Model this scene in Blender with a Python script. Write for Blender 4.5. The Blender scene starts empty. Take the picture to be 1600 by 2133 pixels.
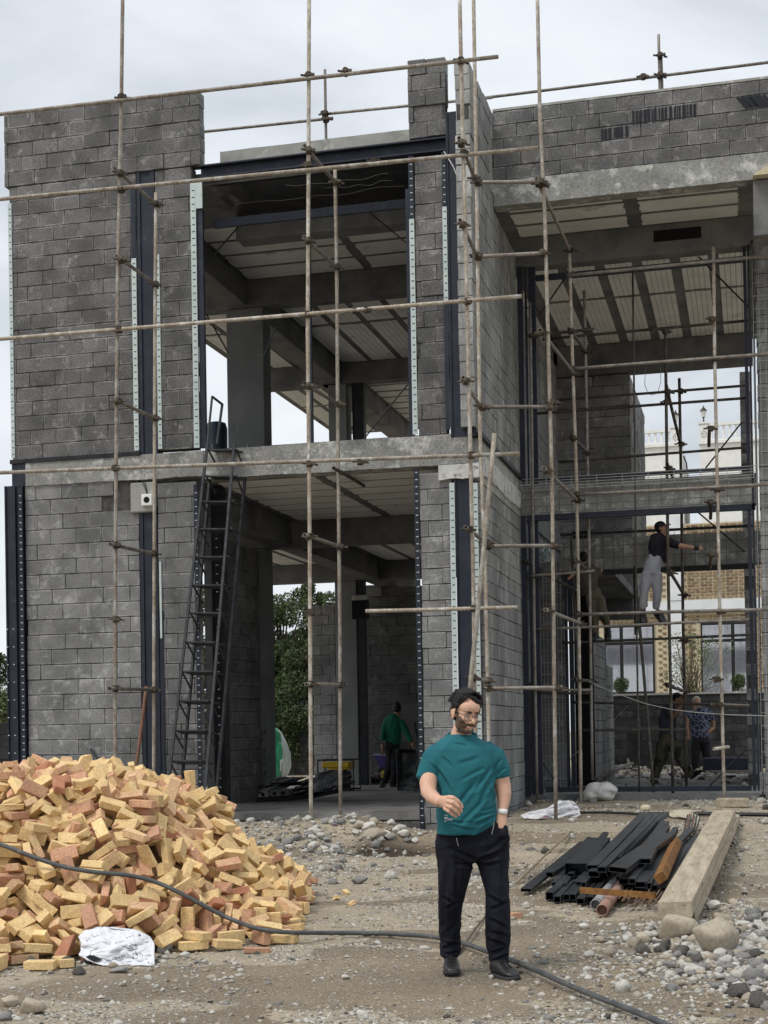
import bpy, bmesh, math, random
import numpy as np
from math import radians as RAD, sin, cos, pi
from mathutils import Vector, Matrix, Euler, noise as mnoise
random.seed(7)
SC = bpy.context.scene
COL = SC.collection
# ------------------------------------------------------------------ camera
YAW, PIT, ROL, FPX, CY = 0.2458468, 0.01063772, -0.01686621, 3051.638, 1492.7287
_F = Vector((-sin(YAW)*cos(PIT), cos(YAW)*cos(PIT), sin(PIT)))
_R0 = Vector((cos(YAW), sin(YAW), 0)); _U0 = _R0.cross(_F)
_R = _R0*cos(ROL) + _U0*sin(ROL); _U = -_R0*sin(ROL) + _U0*cos(ROL)
EYE = Vector((0, 0, 1.5))
cam_d = bpy.data.cameras.new('camera'); cam = bpy.data.objects.new('camera', cam_d); COL.objects.link(cam)
cam.matrix_world = Matrix(((_R.x, _U.x, -_F.x, EYE.x), (_R.y, _U.y, -_F.y, EYE.y), (_R.z, _U.z, -_F.z, EYE.z), (0, 0, 0, 1)))
cam_d.sensor_fit = 'VERTICAL'; cam_d.sensor_height = 24.0; cam_d.lens = 24.0*FPX/2133.0
cam_d.shift_y = (CY-1066.5)/2133.0
cam_d.clip_start = 0.1; cam_d.clip_end = 900
SC.camera = cam
# ------------------------------------------------------------------ sky, sun, exposure
W = bpy.data.worlds.new('World'); SC.world = W; W.use_nodes = True
nt = W.node_tree; nt.nodes.clear()
out = nt.nodes.new('ShaderNodeOutputWorld')
SUN_EL, SUN_AZ = 58.0, 215.0      # azimuth clockwise from +Y, where the light comes from
sky = nt.nodes.new('ShaderNodeTexSky'); sky.sky_type = 'NISHITA'; sky.sun_disc = False
sky.sun_elevation = RAD(SUN_EL); sky.sun_rotation = RAD(SUN_AZ); sky.air_density = 1.2; sky.dust_density = 3.0
bg1 = nt.nodes.new('ShaderNodeBackground'); bg1.inputs['Strength'].default_value = 0.08
nt.links.new(sky.outputs[0], bg1.inputs['Color'])
tc = nt.nodes.new('ShaderNodeTexCoord')
mp = nt.nodes.new('ShaderNodeMapping'); mp.inputs['Scale'].default_value = (1.6, 1.6, 3.4); mp.inputs['Location'].default_value = (3.1, 0.4, 0.7)
nt.links.new(tc.outputs['Generated'], mp.inputs['Vector'])
n1 = nt.nodes.new('ShaderNodeTexNoise'); n1.inputs['Scale'].default_value = 2.3; n1.inputs['Detail'].default_value = 6; n1.inputs['Roughness'].default_value = .52
n1.inputs['Distortion'].default_value = .35
nt.links.new(mp.outputs[0], n1.inputs['Vector'])
cr = nt.nodes.new('ShaderNodeValToRGB'); nt.links.new(n1.outputs['Fac'], cr.inputs['Fac'])
e = cr.color_ramp.elements
e[0].position = .30; e[0].color = (.45, .485, .53, 1)
e[1].position = .68; e[1].color = (.74, .77, .80, 1)
m = e.new(.48); m.color = (.63, .665, .705, 1)
bg2 = nt.nodes.new('ShaderNodeBackground'); bg2.inputs['Strength'].default_value = 1.0
nt.links.new(cr.outputs[0], bg2.inputs['Color'])
mx = nt.nodes.new('ShaderNodeMixShader'); mx.inputs[0].default_value = .93
nt.links.new(bg1.outputs[0], mx.inputs[1]); nt.links.new(bg2.outputs[0], mx.inputs[2]); nt.links.new(mx.outputs[0], out.inputs['Surface'])
sd = bpy.data.lights.new('sun', 'SUN'); sd.energy = 1.5; sd.angle = RAD(22); sd.color = (1.0, .965, .91)
so = bpy.data.objects.new('sun', sd); COL.objects.link(so)
_s = Vector((sin(RAD(SUN_AZ))*cos(RAD(SUN_EL)), cos(RAD(SUN_AZ))*cos(RAD(SUN_EL)), sin(RAD(SUN_EL))))
so.rotation_euler = (-_s).to_track_quat('-Z', 'Y').to_euler(); so.location = (0, -5, 30)
SC.render.engine = 'CYCLES'
SC.render.resolution_x, SC.render.resolution_y = 768, 1024
SC.view_settings.view_transform = 'Standard'; SC.view_settings.look = 'None'
SC.view_settings.exposure = 0.45; SC.view_settings.gamma = 1.0; SC.view_settings.use_curve_mapping = False
SC.cycles.max_bounces = 6; SC.cycles.diffuse_bounces = 4; SC.cycles.transparent_max_bounces = 12

# ------------------------------------------------------------------ survey helpers: a sight line of the survey photograph met with a real plane
def ray(px, py): return _R*((px-800)/FPX) - _U*((py-CY)/FPX) + _F
def onY(px, py, Y): r = ray(px, py); return EYE + r*(Y/r.y)
def onX(px, py, X): r = ray(px, py); return EYE + r*(X/r.x)
def onZ(px, py, Z): r = ray(px, py); return EYE + r*((Z-1.5)/r.z)
def XY(px, py, Y): return onY(px, py, Y).x
def ZY(px, py, Y): return onY(px, py, Y).z
# ------------------------------------------------------------------ materials
MATS = {}
def mat(name, c1, c2=None, scale=8, rough=.85, c3=None, s3=2.0, t3=(.5, .62), grain=0, gscale=120, bump=0, bscale=60, rnd=0, metal=0, space='W', stretch=(1, 1, 1), trans=0, spec=.3, hue=None, edge=0, patch=0):
    if name in MATS: return MATS[name]
    m = bpy.data.materials.new(name); m.use_nodes = True; nt = m.node_tree; N = nt.nodes; L = nt.links
    b = N['Principled BSDF']; b.inputs['Roughness'].default_value = rough; b.inputs['Metallic'].default_value = metal
    b.inputs['Specular IOR Level'].default_value = spec
    if trans: b.inputs['Transmission Weight'].default_value = trans
    if space == 'W': co = N.new('ShaderNodeNewGeometry').outputs['Position']
    else: co = N.new('ShaderNodeTexCoord').outputs['Object']
    mpn = N.new('ShaderNodeMapping'); mpn.inputs['Scale'].default_value = stretch; L.new(co, mpn.inputs['Vector']); co = mpn.outputs[0]
    oi = None
    if rnd or hue or space == 'O':
        oi = N.new('ShaderNodeObjectInfo')
    if space == 'O':
        ad = N.new('ShaderNodeVectorMath'); ad.operation = 'ADD'; L.new(co, ad.inputs[0])
        ml = N.new('ShaderNodeMath'); ml.operation = 'MULTIPLY'; ml.inputs[1].default_value = 37.0; L.new(oi.outputs['Random'], ml.inputs[0])
        L.new(ml.outputs[0], ad.inputs[1]); co = ad.outputs[0]
    def noise(s, d=5, r=.55):
        n = N.new('ShaderNodeTexNoise'); n.inputs['Scale'].default_value = s; n.inputs['Detail'].default_value = d; n.inputs['Roughness'].default_value = r
        L.new(co, n.inputs['Vector']); return n.outputs['Fac']
    def ramp(f, p0, p1, a, z):
        r = N.new('ShaderNodeMapRange'); r.inputs[1].default_value = p0; r.inputs[2].default_value = p1; r.inputs[3].default_value = a; r.inputs[4].default_value = z
        L.new(f, r.inputs[0]); return r.outputs[0]
    def mix(f, a, bb, typ='MIX'):
        x = N.new('ShaderNodeMix'); x.data_type = 'RGBA'; x.blend_type = typ
        for sck, v in ((x.inputs[0], f), (x.inputs[6], a), (x.inputs[7], bb)):
            if hasattr(v, 'default_value') or hasattr(v, 'is_linked'): L.new(v, sck)
            elif isinstance(v, (int, float)): sck.default_value = v
            else: sck.default_value = (*v, 1)
        return x.outputs[2]
    col = mix(0, c1, c1)
    if c2: col = mix(ramp(noise(scale), .36, .64, 0, 1), c1, c2)
    if hue:   # per-object colour choice
        r = N.new('ShaderNodeValToRGB'); r.color_ramp.interpolation = 'LINEAR'
        el = r.color_ramp.elements; el[0].position = hue[0][0]; el[0].color = (*hue[0][1], 1); el[1].position = hue[-1][0]; el[1].color = (*hue[-1][1], 1)
        for p, c in hue[1:-1]: q = el.new(p); q.color = (*c, 1)
        L.new(oi.outputs['Random'], r.inputs[0])
        col = mix(.45 if c2 else 1, col, r.outputs[0]) if c2 else r.outputs[0]
        if c2: col = mix(ramp(noise(scale), .4, .66, 0, .5), r.outputs[0], c2)
    if c3: col = mix(ramp(noise(s3, 7, .62), t3[0], t3[1], 0, 1), col, c3)
    if edge:   # lime and mortar smeared along the arrises of a block
        tc_ = N.new('ShaderNodeTexCoord'); sp_ = N.new('ShaderNodeSeparateXYZ'); L.new(tc_.outputs['Object'], sp_.inputs[0]); ab = []
        for k in (0, 2):
            a_ = N.new('ShaderNodeMath'); a_.operation = 'ABSOLUTE'; L.new(sp_.outputs[k], a_.inputs[0]); ab.append(ramp(a_.outputs[0], .44 if k == 0 else .38, .5, 0, 1))
        m_ = N.new('ShaderNodeMath'); m_.operation = 'MAXIMUM'; L.new(ab[0], m_.inputs[0]); L.new(ab[1], m_.inputs[1])
        q_ = N.new('ShaderNodeMath'); q_.operation = 'MULTIPLY'; L.new(m_.outputs[0], q_.inputs[0]); L.new(ramp(noise(3.2, 6, .65), .46, .66, 0, edge), q_.inputs[1])
        col = mix(q_.outputs[0], col, (.42, .415, .405))
    if patch:
        v = ramp(noise(.55, 4, .55), .32, .68, 1-patch, 1+patch*1.15)
        cc = N.new('ShaderNodeCombineColor'); [L.new(v, cc.inputs[k]) for k in range(3)]
        col = mix(1, col, cc.outputs[0], 'MULTIPLY')
    if rnd:
        v = ramp(oi.outputs['Random'], 0, 1, 1-rnd, 1+rnd)
        cc = N.new('ShaderNodeCombineColor'); [L.new(v, cc.inputs[k]) for k in range(3)]
        col = mix(1, col, cc.outputs[0], 'MULTIPLY')
    if grain:
        v = ramp(noise(gscale, 2, .7), .3, .7, 1-grain, 1+grain)
        cc = N.new('ShaderNodeCombineColor'); [L.new(v, cc.inputs[k]) for k in range(3)]
        col = mix(1, col, cc.outputs[0], 'MULTIPLY')
    L.new(col, b.inputs['Base Color'])
    if bump:
        bp = N.new('ShaderNodeBump'); bp.inputs['Strength'].default_value = bump; bp.inputs['Distance'].default_value = .01
        L.new(noise(bscale, 4, .65), bp.inputs['Height']); L.new(bp.outputs[0], b.inputs['Normal'])
    MATS[name] = m
    return m
BLOCK = mat('concrete_block', (.10, .099, .10), (.155, .153, .152), 2.2, .95, (.30, .295, .29), 5.0, (.57, .72), edge=.75, patch=.15, grain=.42, gscale=55, bump=.8, bscale=70, rnd=.16)
BLOCK_D = mat('concrete_block_smoother', (.14, .14, .142), (.215, .215, .215), 1.8, .95, (.33, .33, .325), 6.2, (.55, .72), edge=.8, patch=.26, grain=.3, gscale=60, bump=.6, bscale=70, rnd=.14)
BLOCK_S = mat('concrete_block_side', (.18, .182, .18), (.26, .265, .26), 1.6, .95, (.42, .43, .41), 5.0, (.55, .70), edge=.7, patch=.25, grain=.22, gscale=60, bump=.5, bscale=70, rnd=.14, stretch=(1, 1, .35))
MORTAR = mat('mortar_joint', (.05, .049, .047), (.09, .088, .084), 14, .98, bump=.8, bscale=50)
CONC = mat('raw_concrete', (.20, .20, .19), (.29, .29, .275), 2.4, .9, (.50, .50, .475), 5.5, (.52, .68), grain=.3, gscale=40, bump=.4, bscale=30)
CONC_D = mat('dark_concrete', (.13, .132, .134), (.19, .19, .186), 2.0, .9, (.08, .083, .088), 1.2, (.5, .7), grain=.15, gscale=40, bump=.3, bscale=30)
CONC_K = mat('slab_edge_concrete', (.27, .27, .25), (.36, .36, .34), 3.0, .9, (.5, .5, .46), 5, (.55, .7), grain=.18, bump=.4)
FLOOR = mat('cement_floor', (.17, .167, .162), (.23, .226, .22), 2.2, .8, (.06, .06, .06), 1.2, (.52, .7), grain=.2, gscale=60, bump=.4, bscale=25)
EPS = mat('foam_ceiling_panel', (.66, .655, .63), (.76, .755, .73), 1.5, .9, (.4, .38, .33), 2.5, (.60, .74), grain=.08)
NAVY = mat('navy_primed_steel', (.012, .016, .028), (.022, .027, .042), 4, .5, (.05, .055, .065), 7, (.6, .75), metal=.2, spec=.4)
DARKST = mat('dark_steel', (.014, .015, .018), (.028, .029, .032), 6, .55, metal=.3)
MINT = mat('galvanised_strip', (.46, .54, .53), (.54, .61, .60), 5, .6, (.2, .2, .2), 12, (.66, .74))
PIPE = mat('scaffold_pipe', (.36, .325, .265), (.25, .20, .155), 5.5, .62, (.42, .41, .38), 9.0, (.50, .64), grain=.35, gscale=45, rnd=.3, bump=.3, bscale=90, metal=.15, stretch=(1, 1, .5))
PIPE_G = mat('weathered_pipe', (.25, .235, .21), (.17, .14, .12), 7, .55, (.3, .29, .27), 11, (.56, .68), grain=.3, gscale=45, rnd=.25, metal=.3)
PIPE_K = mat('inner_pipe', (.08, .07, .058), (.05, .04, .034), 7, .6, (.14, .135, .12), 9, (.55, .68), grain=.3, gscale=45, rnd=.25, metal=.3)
CLAMP = mat('coupler_steel', (.055, .048, .04), (.1, .075, .055), 30, .65, metal=.4, rnd=.3)
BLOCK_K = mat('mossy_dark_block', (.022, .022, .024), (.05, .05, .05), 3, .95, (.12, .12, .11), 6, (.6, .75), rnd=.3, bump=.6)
BLACK = mat('black_void', (.006, .006, .007))

# ------------------------------------------------------------------ mesh helpers
def tag(o, label=None, cat=None, group=None, kind=None):
    if label: o['label'] = label
    if cat: o['category'] = cat
    if group: o['group'] = group
    if kind: o['kind'] = kind
    return o
def empty(name, loc=(0, 0, 0), label=None, cat=None, group=None, rz=0):
    o = bpy.data.objects.new(name, None); COL.objects.link(o); o.location = loc; o.rotation_euler.z = rz; o.empty_display_size = .2
    return tag(o, label, cat, group)
class MB:
    """collects polygons; build() links them as one mesh object"""
    def __init__(s): s.v = []; s.f = []; s.m = []; s.mi = 0
    def add(s, vs, fs):
        n = len(s.v); s.v += [tuple(v) for v in vs]; s.f += [tuple(i+n for i in f) for f in fs]; s.m += [s.mi]*len(fs); return s
    def box(s, a, b, M=None):
        x0, y0, z0 = a; x1, y1, z1 = b
        vs = [Vector(p) for p in ((x0, y0, z0), (x1, y0, z0), (x1, y1, z0), (x0, y1, z0), (x0, y0, z1), (x1, y0, z1), (x1, y1, z1), (x0, y1, z1))]
        if M: vs = [M @ v for v in vs]
        return s.add(vs, ((0, 3, 2, 1), (4, 5, 6, 7), (0, 1, 5, 4), (1, 2, 6, 5), (2, 3, 7, 6), (3, 0, 4, 7)))
    def bbox(s, a, b, bev=.01, M=None):
        bm = bmesh.new(); bmesh.ops.create_cube(bm, size=1)
        c = [(a[i]+b[i])/2 for i in range(3)]; d = [abs(b[i]-a[i]) for i in range(3)]
        for v in bm.verts: v.co = Vector((v.co.x*d[0]+c[0], v.co.y*d[1]+c[1], v.co.z*d[2]+c[2]))
        bmesh.ops.bevel(bm, geom=bm.edges[:], offset=bev, segments=1, affect='EDGES', profile=.5)
        bm.verts.index_update()
        vs = [(M @ v.co) if M else v.co for v in bm.verts]; fs = [tuple(v.index for v in f.verts) for f in bm.faces]; bm.free()
        return s.add(vs, fs)
    def bar(s, p, q, w, h, up=(0, 0, 1)):
        p = Vector(p); q = Vector(q); d = (q-p); L = d.length; d.normalize(); u = Vector(up)
        if abs(d.dot(u)) > .98: u = Vector((1, 0, 0))
        x = d.cross(u).normalized(); y = x.cross(d)
        vs = [p + x*a*w/2 + y*b*h/2 + d*c for c in (0, L) for a, b in ((-1, -1), (1, -1), (1, 1), (-1, 1))]
        return s.add(vs, ((0, 1, 2, 3), (7, 6, 5, 4), (0, 4, 5, 1), (1, 5, 6, 2), (2, 6, 7, 3), (3, 7, 4, 0)))
    def tube(s, pts, r, n=8, cap=True, hollow=0):
        pts = [Vector(p) for p in pts]; rs = r if isinstance(r, (list, tuple)) else [r]*len(pts)
        vs = []; fs = []; prev = None
        for i, p in enumerate(pts):
            d = (pts[min(i+1, len(pts)-1)]-pts[max(i-1, 0)]).normalized()
            if prev is None:
                u = Vector((0, 0, 1)) if abs(d.z) < .9 else Vector((1, 0, 0)); x = d.cross(u).normalized()
            else: x = (prev - d*prev.dot(d)).normalized()
            prev = x; y = d.cross(x)
            vs += [p + (x*cos(2*pi*k/n)+y*sin(2*pi*k/n))*rs[i] for k in range(n)]
        m = len(pts)
        for i in range(m-1): fs += [(i*n+k, i*n+(k+1) % n, (i+1)*n+(k+1) % n, (i+1)*n+k) for k in range(n)]
        if hollow:
            base = len(vs)
            for i in (0, m-1):
                c = pts[i]; vs += [c + (Vector(vs[i*n+k])-c)*hollow for k in range(n)]
            off = (pts[1]-pts[0]).normalized()*.08; off2 = (pts[-2]-pts[-1]).normalized()*.08
            vs += [Vector(vs[base+k])+off for k in range(n)] + [Vector(vs[base+n+k])+off2 for k in range(n)]
            for e, (ring, sg) in enumerate(((0, 1), (m-1, -1))):
                for k in range(n):
                    k2 = (k+1) % n; q = (ring*n+k2, ring*n+k, base+e*n+k, base+e*n+k2); q2 = (base+e*n+k2, base+e*n+k, base+2*n+e*n+k, base+2*n+e*n+k2)
                    fs += [q if sg > 0 else q[::-1], q2 if sg > 0 else q2[::-1]]
                fs.append(tuple(base+2*n+e*n+k for k in range(n)) if sg < 0 else tuple(base+2*n+e*n+k for k in range(n))[::-1])
        elif cap: fs += [tuple(range(n))[::-1], tuple(range((m-1)*n, m*n))]
        return s.add(vs, fs)
    def prism(s, poly, y0, y1, axis='Y'):
        """poly = list of (a, b); extruded along axis"""
        f = {'Y': lambda a, b, t: (a, t, b), 'X': lambda a, b, t: (t, a, b), 'Z': lambda a, b, t: (a, b, t)}[axis]
        n = len(poly); vs = [f(a, b, y0) for a, b in poly]+[f(a, b, y1) for a, b in poly]
        return s.add(vs, [tuple(range(n)), tuple(range(n, 2*n))[::-1]]+[(i, i+n, (i+1) % n+n, (i+1) % n) for i in range(n)])
    def mesh(s, name, mats=None, smooth=False):
        me = bpy.data.meshes.new(name); me.from_pydata(s.v, [], s.f)
        if mats is not None:
            for m in (mats if isinstance(mats, (list, tuple)) else [mats]): me.materials.append(m)
            if isinstance(mats, (list, tuple)) and len(mats) > 1: me.polygons.foreach_set('material_index', s.m)
        bm = bmesh.new(); bm.from_mesh(me); bmesh.ops.recalc_face_normals(bm, faces=bm.faces); bm.to_mesh(me); bm.free()
        if smooth: me.polygons.foreach_set('use_smooth', [True]*len(me.polygons))
        me.update(); return me
    def build(s, name, mats, parent=None, smooth=False, loc=None):
        me = s.mesh(name, mats, smooth); return link(name, me, parent, loc)
SITE = set()
def site(name, loc, label=None, cat=None, group=None):
    """an Empty at a thing's base whose parts are written in world coordinates"""
    o = empty(name, loc, label, cat, group); SITE.add(o.name); return o
def link(name, me, parent=None, loc=None, rot=None, scl=None):
    o = bpy.data.objects.new(name, me); COL.objects.link(o)
    if parent:
        o.parent = parent
        if parent.name in SITE: o.matrix_parent_inverse = Matrix.Translation(-parent.location)
    if loc is not None: o.location = loc
    if rot is not None: o.rotation_euler = rot
    if scl is not None: o.scale = scl
    return o
def copy_tree(o, parent=None):
    c = o.copy(); COL.objects.link(c); c.parent = parent
    for ch in list(o.children): copy_tree(ch, c)
    return c
def fbm(x, y, z=0, s=1.0, o=4):
    return mnoise.fractal(Vector((x*s, y*s, z*s)), 1.0, 2.0, o)
_UB = None
def block_mesh(material):
    key = 'block_' + material.name
    if key in bpy.data.meshes: return bpy.data.meshes[key]
    me = MB().bbox((-.5, -.5, -.5), (.5, .5, .5), .022).mesh(key, material); me.name = key
    return me
def block_wall(parent, org, ax, L, H, material=BLOCK, ch=.2165, bl=.408, th=.2, nrm=(0, -1, 0), name='block_wall', off=0.0, jit=.006, skip=None, z_of=None, label=None, back=True, seed=0, bname='concrete_block', gap=.008):
    """courses of separate blocks laid along ax from org; nrm is the outward normal"""
    R = random.Random(seed+int(L*100)); ax = Vector(ax).normalized(); nv = Vector(nrm); org = Vector(org)
    w = MB(); rz = math.atan2(ax.y, ax.x)
    def pt(u, z, d): return org + ax*u + Vector((0, 0, z)) - nv*d
    vs = [pt(u, z, d) for d in (.02, th-.02) for u, z in ((.012, 0), (L-.012, 0), (L-.012, H-.012), (.012, H-.012))]
    w.add(vs, ((0, 1, 2, 3), (7, 6, 5, 4), (0, 4, 5, 1), (1, 5, 6, 2), (2, 6, 7, 3), (3, 7, 4, 0)))
    if back: wo = w.build(name, MORTAR, parent)
    else: wo = MB().add([pt(.02, .02, .05), pt(.04, .02, .05), pt(.02, .04, .05)], [(0, 1, 2)]).build(name, MORTAR, parent)
    if label: wo['label'] = label
    me = block_mesh(material)
    nc = max(1, round(H/ch)); c = H/nc
    for r in range(nc):
        u = -(bl/2 if r % 2 else 0) + off
        u += R.uniform(-.03, .03)
        while u > 0: u -= bl
        while u < L-.03:
            w_ = bl
            a, b = max(u, 0), min(u+w_, L)
            if b-a > .05:
                if not (skip and skip((a+b)/2, (r+.5)*c)):
                    g = gap*R.uniform(.7, 1.3)
                    ce = pt((a+b)/2, (r+.5)*c, th/2 + R.uniform(-jit, jit))
                    o = link(bname, me, wo, ce, (R.uniform(-.004, .004), R.uniform(-.006, .006), rz+R.uniform(-.008, .008)), (b-a-g, th, c-g*1.35))
            u += w_ + R.uniform(-.004, .004)
    return wo
def fuse(mb, voxel, smooth=6, material=None, name='body', disp=None, parent=None, dec=None):
    """joins overlapping closed shapes into one continuous skin"""
    me = mb.mesh(name+'_src'); o = bpy.data.objects.new('tmp', me); COL.objects.link(o)
    m = o.modifiers.new('r', 'REMESH'); m.mode = 'VOXEL'; m.voxel_size = voxel; m.adaptivity = 0
    if smooth: s = o.modifiers.new('s', 'SMOOTH'); s.factor = .5; s.iterations = smooth
    if dec: d = o.modifiers.new('d', 'DECIMATE'); d.ratio = dec
    dg = bpy.context.evaluated_depsgraph_get(); dg.update()
    me2 = bpy.data.meshes.new_from_object(o.evaluated_get(dg)); bpy.data.objects.remove(o); bpy.data.meshes.remove(me)
    me2.name = name
    if disp:
        nrm = [v.normal.copy() for v in me2.vertices]
        for v, n in zip(me2.vertices, nrm): v.co += disp(v.co, n)
    me2.polygons.foreach_set('use_smooth', [True]*len(me2.polygons))
    me2.materials.clear()
    if material: me2.materials.append(material)
    me2.update()
    return link(name, me2, parent)
# ================================================================== the building
D = 19.6; ZF = .38; ZU = 5.53; XL, XR = -10.5, -3.54
B = site('building', (-6, 24, ZF), 'unfinished two storey concrete frame building with grey block walls behind the scaffolding', 'building')
def bx(name, a, b, m, bev=0, parent=B, label=None):
    mb = MB(); (mb.bbox(a, b, bev) if bev else mb.box(a, b)); o = mb.build(name, m, parent)
    if label: o['label'] = label
    return o
def rough_edge(name, x0, x1, y0, y1, z0, z1, m, amp=.02, parent=B, seed=0, axis='X'):
    """concrete strip with a broken lower and upper arris"""
    mb = MB(); n = int((x1-x0)/.06)+2; R = random.Random(seed); vs = []
    for i in range(n):
        u = x0+(x1-x0)*i/(n-1)
        lo = z0+R.uniform(-1, .6)*amp*.5*R.random()+amp*.5*fbm(u, seed, 0, .9, 6); hi = z1+amp*.5*fbm(u, seed+9, 0, 1.5)
        yy = y0+.008*fbm(u, seed+4, 0, 4)
        for (y, z) in ((yy, lo), (yy, hi), (y1, hi), (y1, lo)): vs.append((u, y, z) if axis == 'X' else (y, u, z))
    fs = []
    for i in range(n-1):
        for k in range(4): fs.append((i*4+k, i*4+(k+1) % 4, i*4+4+(k+1) % 4, i*4+4+k))
    fs += [(0, 1, 2, 3), tuple((n-1)*4+k for k in (3, 2, 1, 0))]
    mb.add(vs, fs); return mb.build(name, m, parent)
# ---- facade block walls
ctl = dict(ch=.2165, bl=.408)
block_wall(B, (-10.5, D, 5.6), (1, 0, 0), 2.02, 4.04, BLOCK, seed=1, label='dark grey block wall of the upper storey at the left corner', off=.1)
block_wall(B, (-8.19, D, 5.6), (1, 0, 0), .58, 4.04, BLOCK, seed=2, off=.12, label='narrow dark block strip left of the upper opening')
block_wall(B, (-10.56, D-.01, 9.645), (1, 0, 0), 3.08, 1.07, BLOCK, seed=3, off=.05, jit=.012, label='parapet blocks on top of the left corner')
block_wall(B, (-10.31, D, .15), (1, 0, 0), 1.80, 5.06, BLOCK_D, seed=4, off=.2, label='grey block wall of the ground storey behind the brick pile', skip=lambda u, z: u > 1.35 and z > 4.72)
block_wall(B, (-8.22, D, .15), (1, 0, 0), .60, 4.98, BLOCK_D, seed=5, off=.3, label='narrow ground storey block strip beside the ladder')
block_wall(B, (-4.36, D, 5.56), (1, 0, 0), .40, 3.82, BLOCK, seed=6, off=-.13, jit=.01, label='block pier right of the upper opening')
block_wall(B, (-4.36, D, .02), (1, 0, 0), .45, 5.02, BLOCK_D, seed=7, off=-.1, jit=.012, label='pale stained block pier right of the ground opening')
block_wall(B, (-4.43, D-.01, 9.66), (1, 0, 0), .53, 1.08, BLOCK, seed=8, off=-.14, jit=.02, label='free standing block stub rising above the roof beam')
# ---- side wall of the projecting bay
block_wall(B, (XR, 19.42, 5.6), (0, 1, 0), 3.86, 3.55, BLOCK_S, seed=9, nrm=(1, 0, 0), off=.1, label='side wall of the projecting bay, upper storey')
block_wall(B, (XR, 19.42, 9.16), (0, 1, 0), 1.90, 1.42, BLOCK_S, seed=10, nrm=(1, 0, 0), off=.25, jit=.01, label='side parapet of the projecting bay')
block_wall(B, (XR, 19.72, .12), (0, 1, 0), 3.62, 4.78, BLOCK_S, seed=11, nrm=(1, 0, 0), off=.3, label='side wall of the projecting bay, ground storey')
rough_edge('plaster_band', 19.75, 23.3, XR-.2, XR+.03, 5.02, 5.30, mat('white_plaster_crust', (.5, .5, .48), (.62, .62, .6), 6, .9, (.2, .2, .19), 9, (.55, .65), bump=1, bscale=30), .05, seed=5, axis='Y')
bx('floor_edge', (XR-.2, 19.7, 4.91), (XR+.005, 23.3, 5.5), CONC_K)
bx('angle_strip', (XR-.1, 19.6, 5.5), (XR+.06, 23.28, 5.56), DARKST)
# ---- right wing parapet and roof beam
Y1, Y2 = 21.24, 23.3
block_wall(B, (XR-.03, Y1, 9.575), (1, 0, 0), 4.95, 1.02, BLOCK, ch=.204, bl=.40, seed=12, off=.22, label='parapet of grey blocks above the right bay')
rough_edge('roof_beam', XR+.005, 1.4, Y1, Y1+.26, 9.2, 9.57, CONC, .012, seed=2)
bx('parapet_cap', (XR+.01, Y1-.004, 10.6), (1.36, Y1+.2, 10.635), CONC_K)
for (x0, x1, z0, z1, s) in ((-1.95, -1.55, 9.99, 10.16, 0), (-1.5, -.62, 10.17, 10.37, 1), (-.05, .32, 10.2, 10.385, 2)):   # tar brush strokes on single blocks
    mb = MB(); R = random.Random(40+s); x = x0
    while x < x1:
        w_ = R.uniform(.015, .05); t = .13 if s == 2 else 0
        mb.add([(x, Y1-.009, z1-R.uniform(0, .02)), (x+w_, Y1-.009, z1), (x+w_+t, Y1-.009, z0+R.uniform(0, .03)), (x+t, Y1-.009, z0)], [(0, 1, 2, 3)]); x += w_*R.uniform(1.05, 1.8)
    mb.build('tar_smear', mat('black_tar', (.008, .009, .013), rough=.4), B)
# ---- floor band of the facade, beams, slabs
rough_edge('floor_band', -10.28, -7.5, D-.03, D+.25, 5.20, 5.55, CONC, .03, seed=3)
rough_edge('floor_band', -7.49, -3.62, D-.035, D+.25, 5.14, 5.555, CONC, .02, seed=4)
bx('concrete_corbel', (-8.62, D-.045, 4.72), (-8.24, D+.1, 5.149), CONC_K, .015)
rough_edge('broken_plaster', -4.08, -3.52, D-.06, D+.1, 4.93, 5.13, MATS['white_plaster_crust'], .04, seed=8)
bx('angle_strip', (-10.52, D-.05, 5.54), (-8.46, D+.02, 5.6), DARKST)
bx('steel_bracket', (-10.5, D-.03, 5.2), (-10.285, D+.2, 5.535), NAVY, .004)
mb = MB(); mb.box((-7.5, D-.03, 9.61), (-3.9, D+.17, 9.63)); mb.box((-7.5, D-.03, 9.44), (-3.9, D+.17, 9.46)); mb.box((-7.5, D+.06, 9.46), (-3.9, D+.08, 9.61)); mb.build('steel_lintel', NAVY, B)
rough_edge('roof_kerb', -7.44, -4.46, 20.3, 20.62, 9.63, 10.09, CONC_K, .02, seed=6)
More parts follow.
